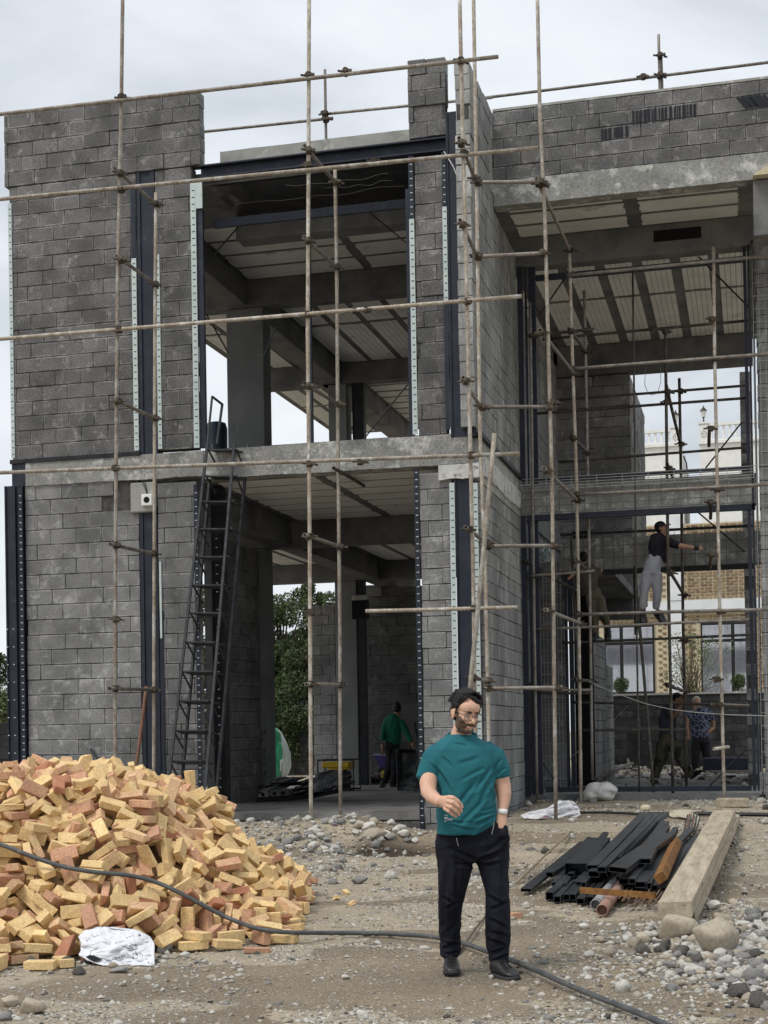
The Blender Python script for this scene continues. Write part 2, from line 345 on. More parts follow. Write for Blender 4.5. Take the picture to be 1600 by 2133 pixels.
# steel columns
def hcol(x0, x1, z0, z1, y=D, parent=B, m=NAVY, name='steel_column', flange=.02, depth=.2):
    mb = MB(); mb.box((x0, y+.02, z0), (x1, y+.035, z1)); mb.box((x0, y, z0), (x0+flange, y+depth, z1)); mb.box((x1-flange, y, z0), (x1, y+depth, z1)); mb.box((x0+flange, y+depth-.02, z0), (x1-flange, y+depth, z1))
    return mb.build(name, m, parent)
hcol(-8.47, -8.2, 5.5, 9.72, flange=.05)
hcol(-8.50, -8.23, .1, 4.80, flange=.05)
hcol(-3.90, -3.55, 5.5, 9.95, y=D-.06, flange=.03)
hcol(-3.86, -3.62, .05, 4.92, y=D-.03, flange=.02)
hcol(-10.62, -10.32, .1, 5.22, y=D-.04, flange=.02)
hcol(-10.53, -10.44, .1, 5.2, y=D-.06, flange=.01, depth=.02)
def strip(x0, x1, z0, z1, y, m=MINT, slots=True, side=0):
    s = bx('perforated_strip', (x0, y, z0), (x1, y+.012, z1), m)
    if slots:
        mb = MB(); z = z0+.05
        while z < z1-.05:
            xm = (x0+x1)/2; w = (x1-x0)*.34
            mb.box((xm-w*.6, y-.003, z), (xm+w*.9, y, z+.011)); z += .098
        mb.build('slot_row', BLACK if m is MINT else MINT, B)
    return s
strip(-8.56, -8.49, 5.62, 8.4, D-.014); strip(-8.19, -8.13, 5.62, 8.42, D-.014)
strip(-8.56, -8.49, 8.41, 9.5, D-.014, NAVY, False)
strip(-10.51, -10.455, 5.63, 9.4, D-.016)
strip(-7.64, -7.56, 5.6, 9.42, D-.016); bx('perforated_strip', (-7.559, D-.014, 9.02), (-7.46, D, 9.43), MINT)
strip(-4.44, -4.37, 5.58, 8.55, D-.016); strip(-4.44, -4.37, 8.56, 9.42, D-.016, NAVY)
strip(-3.96, -3.9, 7.35, 8.65, D-.075); strip(-3.96, -3.9, 8.66, 9.4, D-.075, NAVY); strip(-3.965, -3.905, 5.6, 7.34, D-.07, NAVY, False)
strip(-3.935, -3.865, .1, 4.88, D-.05); strip(-3.62, -3.545, .1, 4.86, D-.05)
strip(-3.60, -3.545, 5.75, 7.3, D-.075)
strip(-4.435, -4.37, .1, 5.1, D-.016, NAVY)
strip(-7.66, -7.60, .1, 5.08, D-.012, NAVY); strip(-10.38, -10.315, .1, 5.18, D-.075, NAVY); strip(-8.21, -8.15, .2, 3.3, D-.014, NAVY, False); strip(-8.2, -8.17, 2.9, 4.0, D-.02, MINT, False)
mb = MB()
for z in np.arange(.5, 3.2, .26):
    for x in (-10.6, -10.5): mb.box((x, D-.066, z), (x+.022, D-.062, z+.012))
mb.build('slot_row', MINT, B)
o = MB().bbox((-8.43, D-.1, 4.80), (-8.26, D-.02, 4.97), .012).build('junction_box', mat('white_plastic', (.75, .75, .72)), B)
MB().tube([(-8.345, D-.104, 4.885), (-8.345, D-.098, 4.885)], .045, 14).build('box_hole', BLACK, o)
# upper opening frame
mb = MB()
def fr(name, x0, x1, z0, z1, y=D+.1, t=.06, m=NAVY): return bx(name, (x0, y, z0), (x1, y+t, z1), m)
fr('frame_rail', -7.44, -4.36, 8.87, 8.99, 20.0); fr('frame_jamb', -7.555, -7.47, 5.6, 9.0, 19.615); fr("frame_jamb", -4.50, -4.43, 5.56, 8.99, 19.64)
fr('frame_rail', -7.46, -4.3, 5.56, 5.63, 19.9); fr('frame_mullion', -6.05, -6.0, 5.6, 8.9, 20.01)
for p, q in (((520, 445), (425, 555)), ((743, 420), (845, 505)), ((850, 800), (755, 918)), ((430, 655), (476, 735)), ((575, 680), (548, 745))):
    MB().tube([onY(*p, 20.4), onY(*q, 20.25)], .012, 6).build('frame_brace', DARKST, B)
# roof slab, floor slab
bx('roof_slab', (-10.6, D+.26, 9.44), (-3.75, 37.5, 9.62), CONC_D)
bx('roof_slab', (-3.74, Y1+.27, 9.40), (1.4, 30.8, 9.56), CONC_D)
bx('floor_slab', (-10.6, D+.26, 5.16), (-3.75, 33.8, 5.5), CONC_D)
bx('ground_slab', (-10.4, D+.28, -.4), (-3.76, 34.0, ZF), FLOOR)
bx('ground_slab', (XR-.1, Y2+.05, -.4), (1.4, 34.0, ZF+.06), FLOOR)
bx('ground_slab_edge', (-7.6, D+.2, .28), (-4.45, D+.277, ZF-.004), FLOOR)
block_wall(B, (-7.6, D+.21, -.3), (1, 0, 0), 3.15, .56, BLOCK, seed=14, label='blocks under the slab edge', th=.07)
# ceilings of foam panels between concrete ribs
def ceiling(x0, x1, y0, y1, z, rib='X', pitch=.62, rw=.12, cross=(), groove=5, cw=.14):
    a0, a1, b0, b1 = (y0, y1, x0, x1) if rib == 'X' else (x0, x1, y0, y1)
    n = max(1, round((a1-a0)/pitch)); p = (a1-a0)/n; cuts = [b0]+sorted(cross)+[b1]
    R = random.Random(int(abs(x0*10)+y0*7))
    for i in range(n):
        s0, s1 = a0+i*p+rw/2, a0+(i+1)*p-rw/2
        for j in range(len(cuts)-1):
            t0, t1 = cuts[j]+(cw/2 if j else .04), cuts[j+1]-(cw/2 if j < len(cuts)-2 else .04)
            mb = MB(); w = (s1-s0)/groove
            for g in range(groove):
                u0, u1 = s0+g*w+.004, s0+(g+1)*w-.004; e0, e1 = t0+R.uniform(0, .03), t1-R.uniform(0, .03)
                dz = R.uniform(0, .004)
                if rib == 'X': mb.box((e0, u0, z-.012-dz), (e1, u1, z+.01))
                else: mb.box((u0, e0, z-.012-dz), (u1, e1, z+.01))
            mb.build('ceiling_panel', EPS, B)
ceiling(-8.4, -4.0, 21.5, 24.2, 9.44, 'X', .66, cross=(-6.2,))
ceiling(-10.5, -8.85, 21.5, 24.2, 9.44, 'Y', .6)
ceiling(-8.4, -3.8, 24.55, 30.2, 9.44, 'Y', .62, cross=(27.3,))
ceiling(-10.5, -8.85, 24.55, 30.2, 9.44, 'Y', .62, cross=(27.3,))
ceiling(-10.5, -8.85, 30.55, 37.3, 9.44, 'Y', .62, cross=(34,)); ceiling(-8.4, -3.9, 30.55, 37.3, 9.44, 'X', .62)
ceiling(-7.5, -3.9, 19.95, 24.0, 5.16, 'X', .62, cross=(-5.9,), groove=4)
ceiling(-10.5, -7.9, 24.5, 30.2, 5.16, 'Y', .62, cross=(27.5,)); ceiling(-7.5, -3.9, 24.5, 30.2, 5.16, 'Y', .62, cross=(27.5,)); ceiling(-10.5, -3.9, 30.6, 33.7, 5.16, 'Y', .62)
ceiling(XR+.05, 0.0, Y1+.34, Y2, 9.40, 'X', .62, cross=(-1.62,), cw=.2, groove=8)
ceiling(XR-.1, 0.15, Y2+.32, 30.2, 9.40, 'Y', .62, cross=(27.0,), rw=.17)
# beams and columns
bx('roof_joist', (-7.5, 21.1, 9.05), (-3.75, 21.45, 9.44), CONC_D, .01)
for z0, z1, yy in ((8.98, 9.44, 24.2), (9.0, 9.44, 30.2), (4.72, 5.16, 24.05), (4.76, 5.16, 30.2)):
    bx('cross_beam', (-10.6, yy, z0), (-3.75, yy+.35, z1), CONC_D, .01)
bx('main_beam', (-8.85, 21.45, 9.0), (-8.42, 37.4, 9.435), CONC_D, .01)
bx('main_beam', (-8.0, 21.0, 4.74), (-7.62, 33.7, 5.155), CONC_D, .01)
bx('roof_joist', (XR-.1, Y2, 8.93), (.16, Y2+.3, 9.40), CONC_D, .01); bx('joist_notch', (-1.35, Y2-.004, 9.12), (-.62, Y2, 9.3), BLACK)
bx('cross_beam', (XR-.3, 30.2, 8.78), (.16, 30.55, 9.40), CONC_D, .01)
def column(pxa, pxb, py, Y, z0, z1, m=CONC_D, dep=.4, parent=B):
    return bx('concrete_column', (XY(pxa, py, Y), Y, z0), (XY(pxb, py, Y), Y+dep, z1), m, .012)
COLM = mat('column_concrete', (.15, .155, .158), (.2, .205, .205), 1.5, .85, (.2, .2, .19), 3, (.6, .75), grain=.1, bump=.2)
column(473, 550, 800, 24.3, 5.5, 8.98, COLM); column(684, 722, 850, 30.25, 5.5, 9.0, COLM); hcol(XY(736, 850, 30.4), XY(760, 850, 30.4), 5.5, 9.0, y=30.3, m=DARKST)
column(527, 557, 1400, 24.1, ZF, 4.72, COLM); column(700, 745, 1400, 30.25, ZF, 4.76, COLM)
hcol(XY(745, 1400, 30.2), XY(762, 1400, 30.2), ZF, 4.76, y=30.15, m=DARKST)
bx('concrete_column', (XY(431, 1300, 20.3), 20.22, ZF-.1), (XY(447, 1300, 20.3), 20.5, 5.14), COLM); hcol(XY(448, 1300, 20.3), XY(468, 1300, 20.3), ZF-.1, 5.14, y=20.2, m=DARKST, depth=.25)
mb = MB()
for z in np.arange(.6, 4.4, .13):
    if random.random() < .7: mb.box((XY(457, 1300, 20.3), 20.19, z), (XY(461, 1300, 20.3), 20.198, z+.014))
mb.build('slot_row', MINT, B)
XW = XY(541, 1300, 24.1)
y0w = onX(474, 1300, XW).y
block_wall(B, (XW, y0w, ZF), (0, 1, 0), 24.1-y0w, 4.3, BLOCK_D, seed=15, nrm=(1, 0, 0), label='inner block wall left of the ground floor opening')
xa, xb = XY(651, 1400, 30.5), XY(699, 1400, 30.5)
block_wall(B, (xa, 30.5, ZF), (1, 0, 0), xb-xa, 3.9, BLOCK_D, seed=16, label='rear block pier beside the trees')
xa, xb = XY(756, 1400, 31.6), XY(905, 1400, 31.6)
block_wall(B, (xa, 31.6, ZF), (1, 0, 0), xb-xa, 4.35, BLOCK_D, seed=17, label='rear block wall behind the worker in green')
bx('plaster_patch', (XY(760, 1230, 31.57), 31.56, ZY(760, 1243, 31.57)), (XY(795, 1230, 31.57), 31.58, ZY(795, 1218, 31.57)), CONC_K)
bx('wall_box', (XY(738, 1250, 29.5), 29.3, ZY(738, 1252, 29.5)), (XY(770, 1250, 29.5), 29.6, ZY(738, 1242, 29.5)), CONC_K, .01); bx('wall_box', (XY(738, 1250, 29.55), 29.35, ZY(738, 1290, 29.5)), (XY(768, 1250, 29.55), 29.6, ZY(738, 1252, 29.5)), BLACK)
# upper floor odds: blocks low wall far right inside
block_wall(B, (XY(790, 900, 30), 30.0, 5.5), (1, 0, 0), 1.0, 1.0, BLOCK_D, seed=18, label='short block wall on the upper floor')
# sheeting over the outer ceiling bay
SHEET = mat('black_plastic_sheet', (.012, .012, .014), (.02, .02, .022), 5, .28, bump=.8, bscale=18, spec=.5)
mb = MB(); nx, ny = 90, 14; vs = []
for j in range(ny+1):
    for i in range(nx+1):
        x = -7.44+3.0*i/nx; y = 19.82+1.26*j/ny; vs.append((x, y, 9.40+.018*fbm(x*3, y*5, 1, 1.2)))
mb.add(vs, [(j*(nx+1)+i, j*(nx+1)+i+1, (j+1)*(nx+1)+i+1, (j+1)*(nx+1)+i) for j in range(ny) for i in range(nx)]); mb.build('plastic_sheet', SHEET, B, smooth=True)
WIRE = mat('thin_wire', (.35, .35, .34), rough=.4, metal=.5)
mb = MB(); R = random.Random(5)
for k in range(3):
    y = 19.9+.23*k; x0 = -7.3+R.uniform(0, 1.6); x1 = -4.5-R.uniform(0, .4); a = R.uniform(0, 6)
    mb.tube([(x0+(x1-x0)*t/14, y+.02*sin(a+t), 9.33-.03*sin(pi*t/14)+.015*sin(a*2+t*1.3)) for t in range(15)], .0028, 4)
mb.build('hanging_wires', WIRE, B)
# ---- right wing: frames, floor beam, wire mesh, inner beam, inner walls
for x0, x1, z0, z1, y in ((-3.53, -3.45, .44, 4.9, Y2-.02), (-3.42, -3.38, .46, 4.9, Y2+.02), (-3.36, -3.26, .46, 4.92, Y2+.05), (-3.52, -3.44, 5.45, 8.93, Y2-.02), (-3.41, -3.38, 5.45, 8.93, Y2+.02), (-3.35, -3.24, 5.45, 8.93, Y2+.06),
                          (.0, .05, .5, 4.9, Y2), (.07, .1, .5, 8.93, Y2-.02), (.13, .16, .46, 9.0, Y2-.03), (.0, .05, 5.45, 8.93, Y2+.02)):
    bx('frame_jamb', (x0, y, z0), (x1, y+.07, z1), NAVY)
bx('frame_rail', (-3.23, Y2+.04, 8.7), (-.001, Y2+.1, 8.79), NAVY); bx('frame_rail', (-3.43, Y2-.02, 4.84), (.12, Y2+.08, 4.93), NAVY)
bx('frame_rail', (-3.25, Y2+.04, 5.47), (-.0, Y2+.1, 5.53), NAVY); bx('frame_rail', (-3.2, Y2+.0, .5), (-.02, Y2+.08, .58), NAVY); bx('sill_step', (-3.2, Y2-.12, .26), (.1, Y2-.02, .47), CONC_D)
rough_edge('floor_beam', -3.53, .14, Y2+.0, Y2+.3, 4.935, 5.40, CONC, .015, seed=12)
def mesh_panel(x0, x1, z0, z1, y, sx=.16, sz=.1, r=.004, m=WIRE):
    mb = MB()
    for x in np.arange(x0, x1+.001, sx): mb.bar((x, y, z0), (x, y, z1), r*2, r*2)
    for z in np.arange(z0, z1+.001, sz): mb.bar((x0, y-.006, z), (x1, y-.006, z), r*2, r*2)
    return mb.build('wire_mesh', m, B)
MWD = mat('dark_mesh_wire', (.1, .1, .1), rough=.5, metal=.5)
mesh_panel(-3.5, .16, 4.95, 5.5, Y2-.06, .2, .11, .004, MWD); mesh_panel(-3.5, .12, 5.32, 5.5, Y2-.08, .4, .045, .004)
RC = mat('mesh_backing_render', (.30, .31, .31), (.40, .41, .41), 1.6, .9, (.5, .5, .5), 3, (.55, .75), grain=.12, stretch=(1, 1, .3))
block_wall(B, (.18, Y2-.08, .38), (1, 0, 0), 1.2, 8.5, BLOCK_S, ch=.21, seed=19, label='meshed block pier at the right edge', th=.3)
mesh_panel(.14, 1.3, .5, 8.9, Y2-.13, .09, .2, .0035)
bx('roof_corner_column', (.16, Y1+.01, 8.4), (1.4, Y1+.5, 9.195), CONC_D, .01)
mb = MB(); mb.prism([(.16, 9.2), (.42, 9.36), (1.4, 9.5), (1.4, 9.2)], Y1-.16, Y1-.004); mb.build('foam_bead', mat('yellow_foam', (.6, .55, .4), (.5, .45, .3), 20, bump=1), B)
# inner (second) plane with mesh covered pier
Y3 = 25.2
zi0, zi1 = ZY(1300, 1185, Y3), ZY(1300, 1118, Y3)
rough_edge('inner_beam', XY(1168, 1140, Y3), .3, Y3, Y3+.3, zi0, zi1, CONC, .01, seed=13)
bx('frame_rail', (XY(1168, 1140, Y3), Y3-.05, zi0-.09), (.1, Y3+.02, zi0-.005), DARKST); bx('frame_rail', (XY(1168, 1140, Y3), Y3-.03, zi1+.06), (.1, Y3+.02, zi1+.10), DARKST)
def mesh2(a, b, c, d, y, **k): return mesh_panel(a, b, c, d, y, **k)
mesh2(XY(1175, 1140, Y3), .2, zi0, zi1+.08, Y3-.06, sx=.17, sz=.2, m=MWD)
xa, xb = XY(1128, 1400, Y3), XY(1176, 1400, Y3)
block_wall(B, (xa, Y3, .4), (1, 0, 0), xb-xa, 4.0, BLOCK_D, seed=20, label='wire meshed pier inside the right bay'); mesh2(xa, xb, .45, 4.4, Y3-.05, sx=.06, sz=.2)
block_wall(B, (XR+.02, Y2+.8, .4), (1, 0, 0), xa-XR-.1, 1.9, BLOCK_D, seed=21, label='low block infill inside the right bay')
for a, b in ((1178, 1184), (1187, 1196)): bx('frame_jamb', (XY(a, 1400, Y3), Y3-.04, .42), (XY(b, 1400, Y3), Y3+.06, 4.2), NAVY)
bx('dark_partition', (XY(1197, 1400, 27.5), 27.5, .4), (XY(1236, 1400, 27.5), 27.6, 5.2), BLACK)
bx('inner_floor_slab', (XR-.3, 25.6, 4.15), (XY(1322, 1200, 30), 30.4, 4.3), CONC_D)
bx('inner_floor_slab', (XR-.3, 30.4, 3.75), (XY(1322, 1200, 31), 30.7, 4.3), CONC_D)
bx('frame_jamb', (XY(1319, 1200, 27), 27, 3.2), (XY(1327, 1200, 27), 27.1, 4.8), DARKST)
# stepped inner wall running back
XI = XY(1236, 1400, 27.7)
def pw(px0, px1, ztop, seed):
    ya, yb = onX(px0, 1500, XI).y, onX(px1, 1500, XI).y
    block_wall(B, (XI, ya, .4), (0, 1, 0), yb-ya, ztop-.4, BLOCK_S, seed=seed, nrm=(1, 0, 0), label='stepped inner block wall running back')
    return yb
yb = pw(1236, 1264, onX(1250, 1325, XI).z, 22); pw(1264, 1279, onX(1270, 1387, XI).z, 23)
# upper inner walls of the right wing
XS = XY(1312, 775, 30.25)
block_wall(B, (XR-.25, Y2+.1, .4), (0, 1, 0), 7.0, 8.6, BLOCK_D, seed=30, nrm=(1, 0, 0), label="inner left wall of the right bay in shadow")
block_wall(B, (XR-.3, 30.25, 4.3), (1, 0, 0), XS-XR+.3, 4.45, BLOCK_D, seed=24, label='dark rear wall of the upper right bay')
ye = onX(1343, 900, XS).y
block_wall(B, (XS, 30.3, 4.3), (0, 1, 0), ye-30.3, 4.45, BLOCK_S, seed=25, nrm=(1, 0, 0), label='narrow return wall catching daylight')
block_wall(B, (XY(1543, 900, 31), 31, 5.0), (0, 1, 0), 4, 3.8, BLOCK_D, seed=26, nrm=(-1, 0, 0), label='right hand return wall')
block_wall(B, (XY(1555, 1400, 28), 27.0, .4), (0, 1, 0), 5, 4.0, BLOCK_D, seed=27, nrm=(-1, 0, 0), label='right hand inner wall of the ground storey')
# window braces in the right bay
for p, q in (((1180, 575), (1125, 655)), ((1455, 535), (1560, 640)), ((1545, 880), (1470, 975)), ((1448, 1062), (1552, 1150)), ((1105, 1550), (1165, 1640)), ((1555, 1560), (1475, 1640))):
    MB().tube([onY(*p, Y2+.3), onY(*q, Y2+.25)], .014, 6).build('frame_brace', DARKST, B)
# resting places of the tumbled bricks: x, y, z in millimetres, then the turn as a quaternion x, y, z times 250
_B = np.array([
-4404, 10199, 611, -81, -102, -157, -3987, 9580, 82, 102, 35, 138, -4464, 9332, 254, -192, 116, 51, -4004, 9049, 52, -42, 172, -172, -4814, 9730, 537, 167, 49, -131, -4497, 8670, 31, 0, 0, -249,
-4320, 9162, 96, -32, 65, 234, -4630, 9745, 499, 38, 215, 121, -3998, 10838, 485, -4, 59, -230, -4895, 9160, 225, 151, -176, -88, -4766, 10182, 800, 39, -92, 201, -4332, 10418, 620, -192, 28, 158,
-4994, 9707, 546, -82, -229, -50, -3608, 9737, 31, 94, -231, 0, -4970, 10277, 950, 35, 142, -201, -4133, 10845, 557, 147, -187, -73, -4464, 10150, 767, 19, 28, -22, -5323, 10199, 1109, 23, -199, -123,
-4499, 9024, 90, 64, -59, 172, -4303, 9565, 339, -64, 109, -203, -4259, 10500, 626, -91, -174, 83, -3432, 9964, 52, 162, -70, -70, -5160, 10297, 1143, 6, 65, -113, -5120, 9865, 841, -198, -148, 35,
-3815, 9699, 89, 244, -56, 1, -4894, 9828, 647, -198, -56, 8, -4152, 9484, 243, -241, 14, -60, -4692, 8989, 90, 229, 99, -13, -3824, 9639, 31, 235, 86, 0, -4765, 10388, 982, -232, -57, 53,
-4963, 9601, 444, 36, 40, 166, -3283, 10028, 31, 250, -15, 0, -4711, 9133, 103, 158, 155, -84, -4402, 9375, 216, 101, -49, 94, -3461, 10699, 178, 0, 63, -15, -4670, 9563, 358, -6, -245, 45,
-4586, 10555, 977, -1, 7, -7, -5302, 9730, 684, 187, 71, 41, -4170, 9564, 288, 15, -81, -222, -5124, 9726, 656, -67, -191, 100, -4326, 9056, 31, 0, 0, 198, -4035, 9639, 164, 72, 14, -227,
-5020, 10178, 855, 26, 12, -244, -5151, 10166, 942, -62, 29, -178, -4466, 9236, 146, -53, -82, -228, -3883, 10043, 158, 59, -149, 120, -4634, 9801, 566, -30, -242, 54, -4789, 9996, 693, -136, 143, -88,
-4145, 9514, 96, 227, 33, -98, -4830, 9383, 334, 231, 41, -85, -4184, 11274, 764, -86, -233, -5, -4664, 9671, 384, -206, 68, 50, -5107, 9818, 697, 23, -206, 60, -4611, 10377, 878, 75, -219, 87,
-4623, 10322, 822, -230, 6, -5, -3442, 10125, 90, -100, -1, 74, -4221, 10056, 405, -198, -37, -58, -3995, 11001, 539, -18, -208, 136, -4408, 8814, 31, 0, 0, -101, -5384, 10025, 919, -153, 198, 0,
-4157, 9120, 31, 0, 0, 250, -4323, 11216, 797, -51, 104, -9, -3979, 9930, 163, 136, -113, 135, -4486, 11308, 965, -193, -124, 92, -3633, 9889, 52, 76, -160, -160, -4815, 9170, 162, 65, 48, 162,
-4666, 9984, 651, -6, 239, 16, -3948, 10573, 336, 128, -58, -65, -5171, 10311, 1020, -121, 28, -209, -4065, 10044, 375, 178, 8, 93, -4811, 9487, 362, -82, 28, -168, -5114, 10625, 1141, 13, -8, 174,
-3693, 11722, 202, -7, -79, -142, -4527, 9723, 373, -130, 137, -55, -3737, 10237, 110, 150, -34, -159, -4636, 9452, 273, 68, -194, -136, -4709, 10634, 1026, 20, -76, -237, -4016, 9977, 299, -70, 118, 207,
-4755, 8914, 31, 110, -225, 0, -5277, 10170, 966, -22, -71, -21, -4554, 11066, 1054, 43, 119, -144, -4750, 9267, 235, -112, -36, 177, -4884, 10293, 870, 56, 101, -220, -4633, 9276, 176, 186, 138, -30,
-4065, 9877, 234, 11, -149, -2, -3829, 11310, 361, -181, -6, 133, -4433, 10412, 751, -199, 138, 5, -3559, 10222, 122, -55, -53, 134, -4364, 9464, 235, 119, -13, 6, -4597, 10179, 733, 24, -22, 216,
-5185, 13280, 536, 127, -138, 115, -5433, 10036, 977, -240, -71, 0, -4487, 10967, 854, 217, -66, 6, -3936, 10751, 375, -31, 41, 14, -4422, 11486, 904, -33, 229, 84, -4152, 9587, 175, -134, -35, -52,
-3919, 10994, 363, 16, -85, -226, -5523, 10322, 1126, -17, 76, -74, -5176, 9611, 559, -9, -28, -147, -3594, 10654, 174, 26, 99, 218, -4833, 10436, 1065, -171, -77, 164, -5099, 9451, 452, -184, 138, -70,
-4453, 9813, 418, -37, 81, -89, -5431, 9947, 840, 187, -154, -43, -4606, 9955, 584, 2, 181, -145, -3676, 10996, 241, -25, 6, 84, -4541, 9174, 117, 88, 103, 209, -5333, 13315, 507, -97, -111, -187,
-4116, 10458, 503, 228, -54, -45, -4475, 10623, 799, -9, 140, -86, -5050, 9225, 270, -19, 60, 232, -4140, 10300, 463, -185, -113, -124, -3816, 10298, 151, 149, -38, -157, -5628, 10419, 1211, 11, -9, -238,
-4503, 10892, 930, -109, -192, 61, -5007, 9502, 364, 28, -114, 207, -3677, 11134, 286, -205, 41, -91, -5181, 11081, 1196, 99, -24, 187, -3973, 10020, 243, -225, -41, -76, -4257, 9950, 339, 195, 131, 11,
-4582, 10822, 1017, 24, -113, 216, -4946, 9901, 674, 171, 87, 18, -4266, 9836, 326, 203, 123, 6, -4838, 12175, 1092, -177, 25, 172, -4833, 10024, 776, -201, 134, -32, -5034, 10452, 1020, 54, -12, -239,
-5180, 9543, 483, -130, -50, 83, -5484, 10159, 1021, -40, -19, 246, -5544, 11092, 1255, -7, -50, 217, -3657, 10281, 107, 109, 82, -168, -4397, 9884, 398, -165, -66, -168, -3986, 12183, 350, -9, 209, 128,
-5361, 10382, 1145, 105, -43, 69, -3918, 10299, 216, 84, 221, -55, -5182, 9903, 771, 7, -183, -160, -4090, 11100, 583, -103, 83, -211, -4181, 10144, 422, -36, -142, 13, -4457, 11956, 842, -81, 14, 3,
-3743, 10556, 171, -57, -86, -30, -4574, 10717, 996, 171, -32, -41, -4050, 11486, 488, 57, 110, 56, -4518, 11457, 992, -80, 175, 160, -4827, 8876, 98, 240, -56, 41, -4781, 10714, 1060, 10, 180, 145,
-4377, 9618, 339, -157, -115, -156, -4905, 10597, 1099, -203, 79, 26, -4939, 11225, 1160, -212, 45, -8, -5141, 9256, 414, -8, -65, 241, -5340, 9838, 758, -13, -6, -117, -3770, 9855, 78, -200, -139, -56,
-4314, 9283, 97, -95, 31, 218, -4576, 10167, 656, 9, 3, -239, -3972, 10330, 276, -218, -22, -29, -4748, 8583, 52, -115, -134, 134, -5973, 13758, 108, -150, -151, 130, -3845, 10176, 148, 111, 135, 154,
-3901, 10571, 236, -55, -13, 11, -4159, 11495, 617, 63, -213, 109, -4587, 10576, 861, 6, 2, 243, -4260, 9432, 52, -8, -177, 177, -3437, 10669, 31, 0, 0, -250, -4502, 11701, 1001, 4, -45, 107,
-5101, 11331, 1205, 161, 171, 55, -3848, 10984, 286, 241, -59, 32, -3778, 11996, 225, -172, -104, -78, -3883, 10707, 282, -80, 233, -32, -4065, 10340, 390, -13, -25, 194, -4179, 9214, 52, -20, -176, 176,
-4050, 9763, 156, 228, 5, -103, -4587, 10658, 918, -6, 4, -190, -4609, 9177, 81, 70, 117, 202, -5143, 10441, 1056, -118, 68, -132, -5827, 13632, 202, 146, -149, 102, -6030, 13667, 190, 75, -109, -110,
-5462, 11286, 1232, 5, 168, -108, -4074, 11662, 531, -65, 142, 29, -4883, 11846, 1118, 72, 56, 121, -4291, 9434, 158, -199, 150, -17, -4143, 12394, 428, -142, 138, -153, -3523, 10616, 89, 231, 96, 0,
-3554, 10479, 110, -12, 176, -176, -4869, 8779, 81, 57, 236, -32, -5142, 9385, 325, 243, 36, 38, -4084, 11909, 440, -28, -4, -248, -4849, 9390, 272, 78, 37, 233, -5348, 10215, 980, 12, -73, -126,
-6104, 13730, 80, -41, 55, 141, -5283, 13484, 331, -137, -6, 200, -5352, 11425, 1264, -13, -60, 242, -3992, 10439, 280, -139, 28, -205, -5844, 11136, 1240, 50, -156, 66, -4108, 11195, 600, 114, -90, 203,
-5223, 11518, 1245, 93, 19, 222, -6721, 13342, 482, -90, -98, -212, -5349, 10961, 1153, 9, 104, -222, -5136, 13550, 166, 153, -150, 47, -5014, 9001, 149, 206, 54, 105, -3735, 10820, 216, -5, -26, -228,
-3333, 10245, 31, 0, 0, -121, -3687, 11689, 52, -170, 47, -47, -5819, 10909, 1203, 177, -61, 89, -4760, 10803, 1099, -30, 152, 54, -3814, 10701, 213, -81, -130, 193, -5648, 10312, 1125, -32, 19, -196,
-4611, 9420, 195, -27, -22, -45, -5744, 13598, 337, -97, -1, 129, -4436, 11904, 780, -15, 54, 60, -5994, 11653, 1296, 51, 23, 244, -5809, 11304, 1231, 124, -63, -40, -4802, 11103, 1087, -107, 17, 30,
-6589, 12860, 767, -65, 16, 230, -5539, 10653, 1149, 109, 153, -165, -5306, 10046, 860, -93, -232, 1, -3999, 11320, 400, -97, 40, -227, -4486, 11302, 881, 66, 72, 181, -4770, 11837, 1008, -191, -146, -57,
-6845, 13568, 80, 18, -24, 229, -5480, 11165, 1202, -181, -96, 9, -5233, 10435, 1132, -218, -51, -35, -6982, 13374, 150, -119, 17, 204, -4217, 9750, 286, 233, 47, -9, -4045, 12099, 414, -155, 190, -21,
-5520, 10313, 1016, 13, 101, 84, -4922, 9269, 214, -22, 105, -159, -5300, 13205, 662, -250, 7, -2, -6090, 13638, 249, -44, 18, -165, -3594, 10415, 104, -116, -133, -116, -5076, 11093, 1158, 183, -109, -80,
-4960, 10382, 955, 7, -13, -21, -4015, 12963, 136, -6, 248, -30, -7032, 13160, 384, -27, -115, -110, -6781, 13327, 407, -134, 0, 184, -4247, 11333, 711, -19, 23, 6, -4223, 9676, 172, 161, 162, -51,
-6537, 13316, 446, -118, -35, -124, -6239, 11468, 1247, -18, -38, -105, -3791, 11068, 231, 86, -106, 36, -5631, 11407, 1246, 33, 111, -73, -3703, 11399, 209, 166, 155, -105, -3875, 9896, 71, -47, -25, -215,
-6461, 13176, 633, -51, 58, 43, -3545, 11112, 70, -18, 29, -68, -6017, 13653, 296, -58, -230, 66, -5569, 13422, 510, 159, -162, -1, -5792, 10793, 1175, 167, 56, 178, -3808, 11892, 223, -23, -217, -88,
-3516, 10179, 31, 97, -231, 0, -3982, 12061, 298, 114, -169, -63, -5365, 10285, 1047, -82, 195, 133, -7210, 13228, 250, -167, -26, 183, -6298, 13683, 112, -129, 24, 201, -5477, 10711, 1191, 222, -37, -16,
-4961, 8898, 131, 0, 0, 138, -3942, 12390, 282, 232, -21, 0, -5009, 11493, 1160, 49, -26, -244, -5043, 10644, 1056, -193, 118, -42, -4528, 11076, 900, 156, 41, -9, -5130, 11583, 1225, 163, -92, -98,
-5518, 11559, 1251, -80, 129, 99, -4145, 11645, 571, -85, 131, 1, -4301, 9612, 91, -154, -197, -2, -4214, 9921, 232, 69, -39, -181, -3430, 10371, 61, -37, -13, -233, -5040, 10858, 1089, 161, -32, 70,
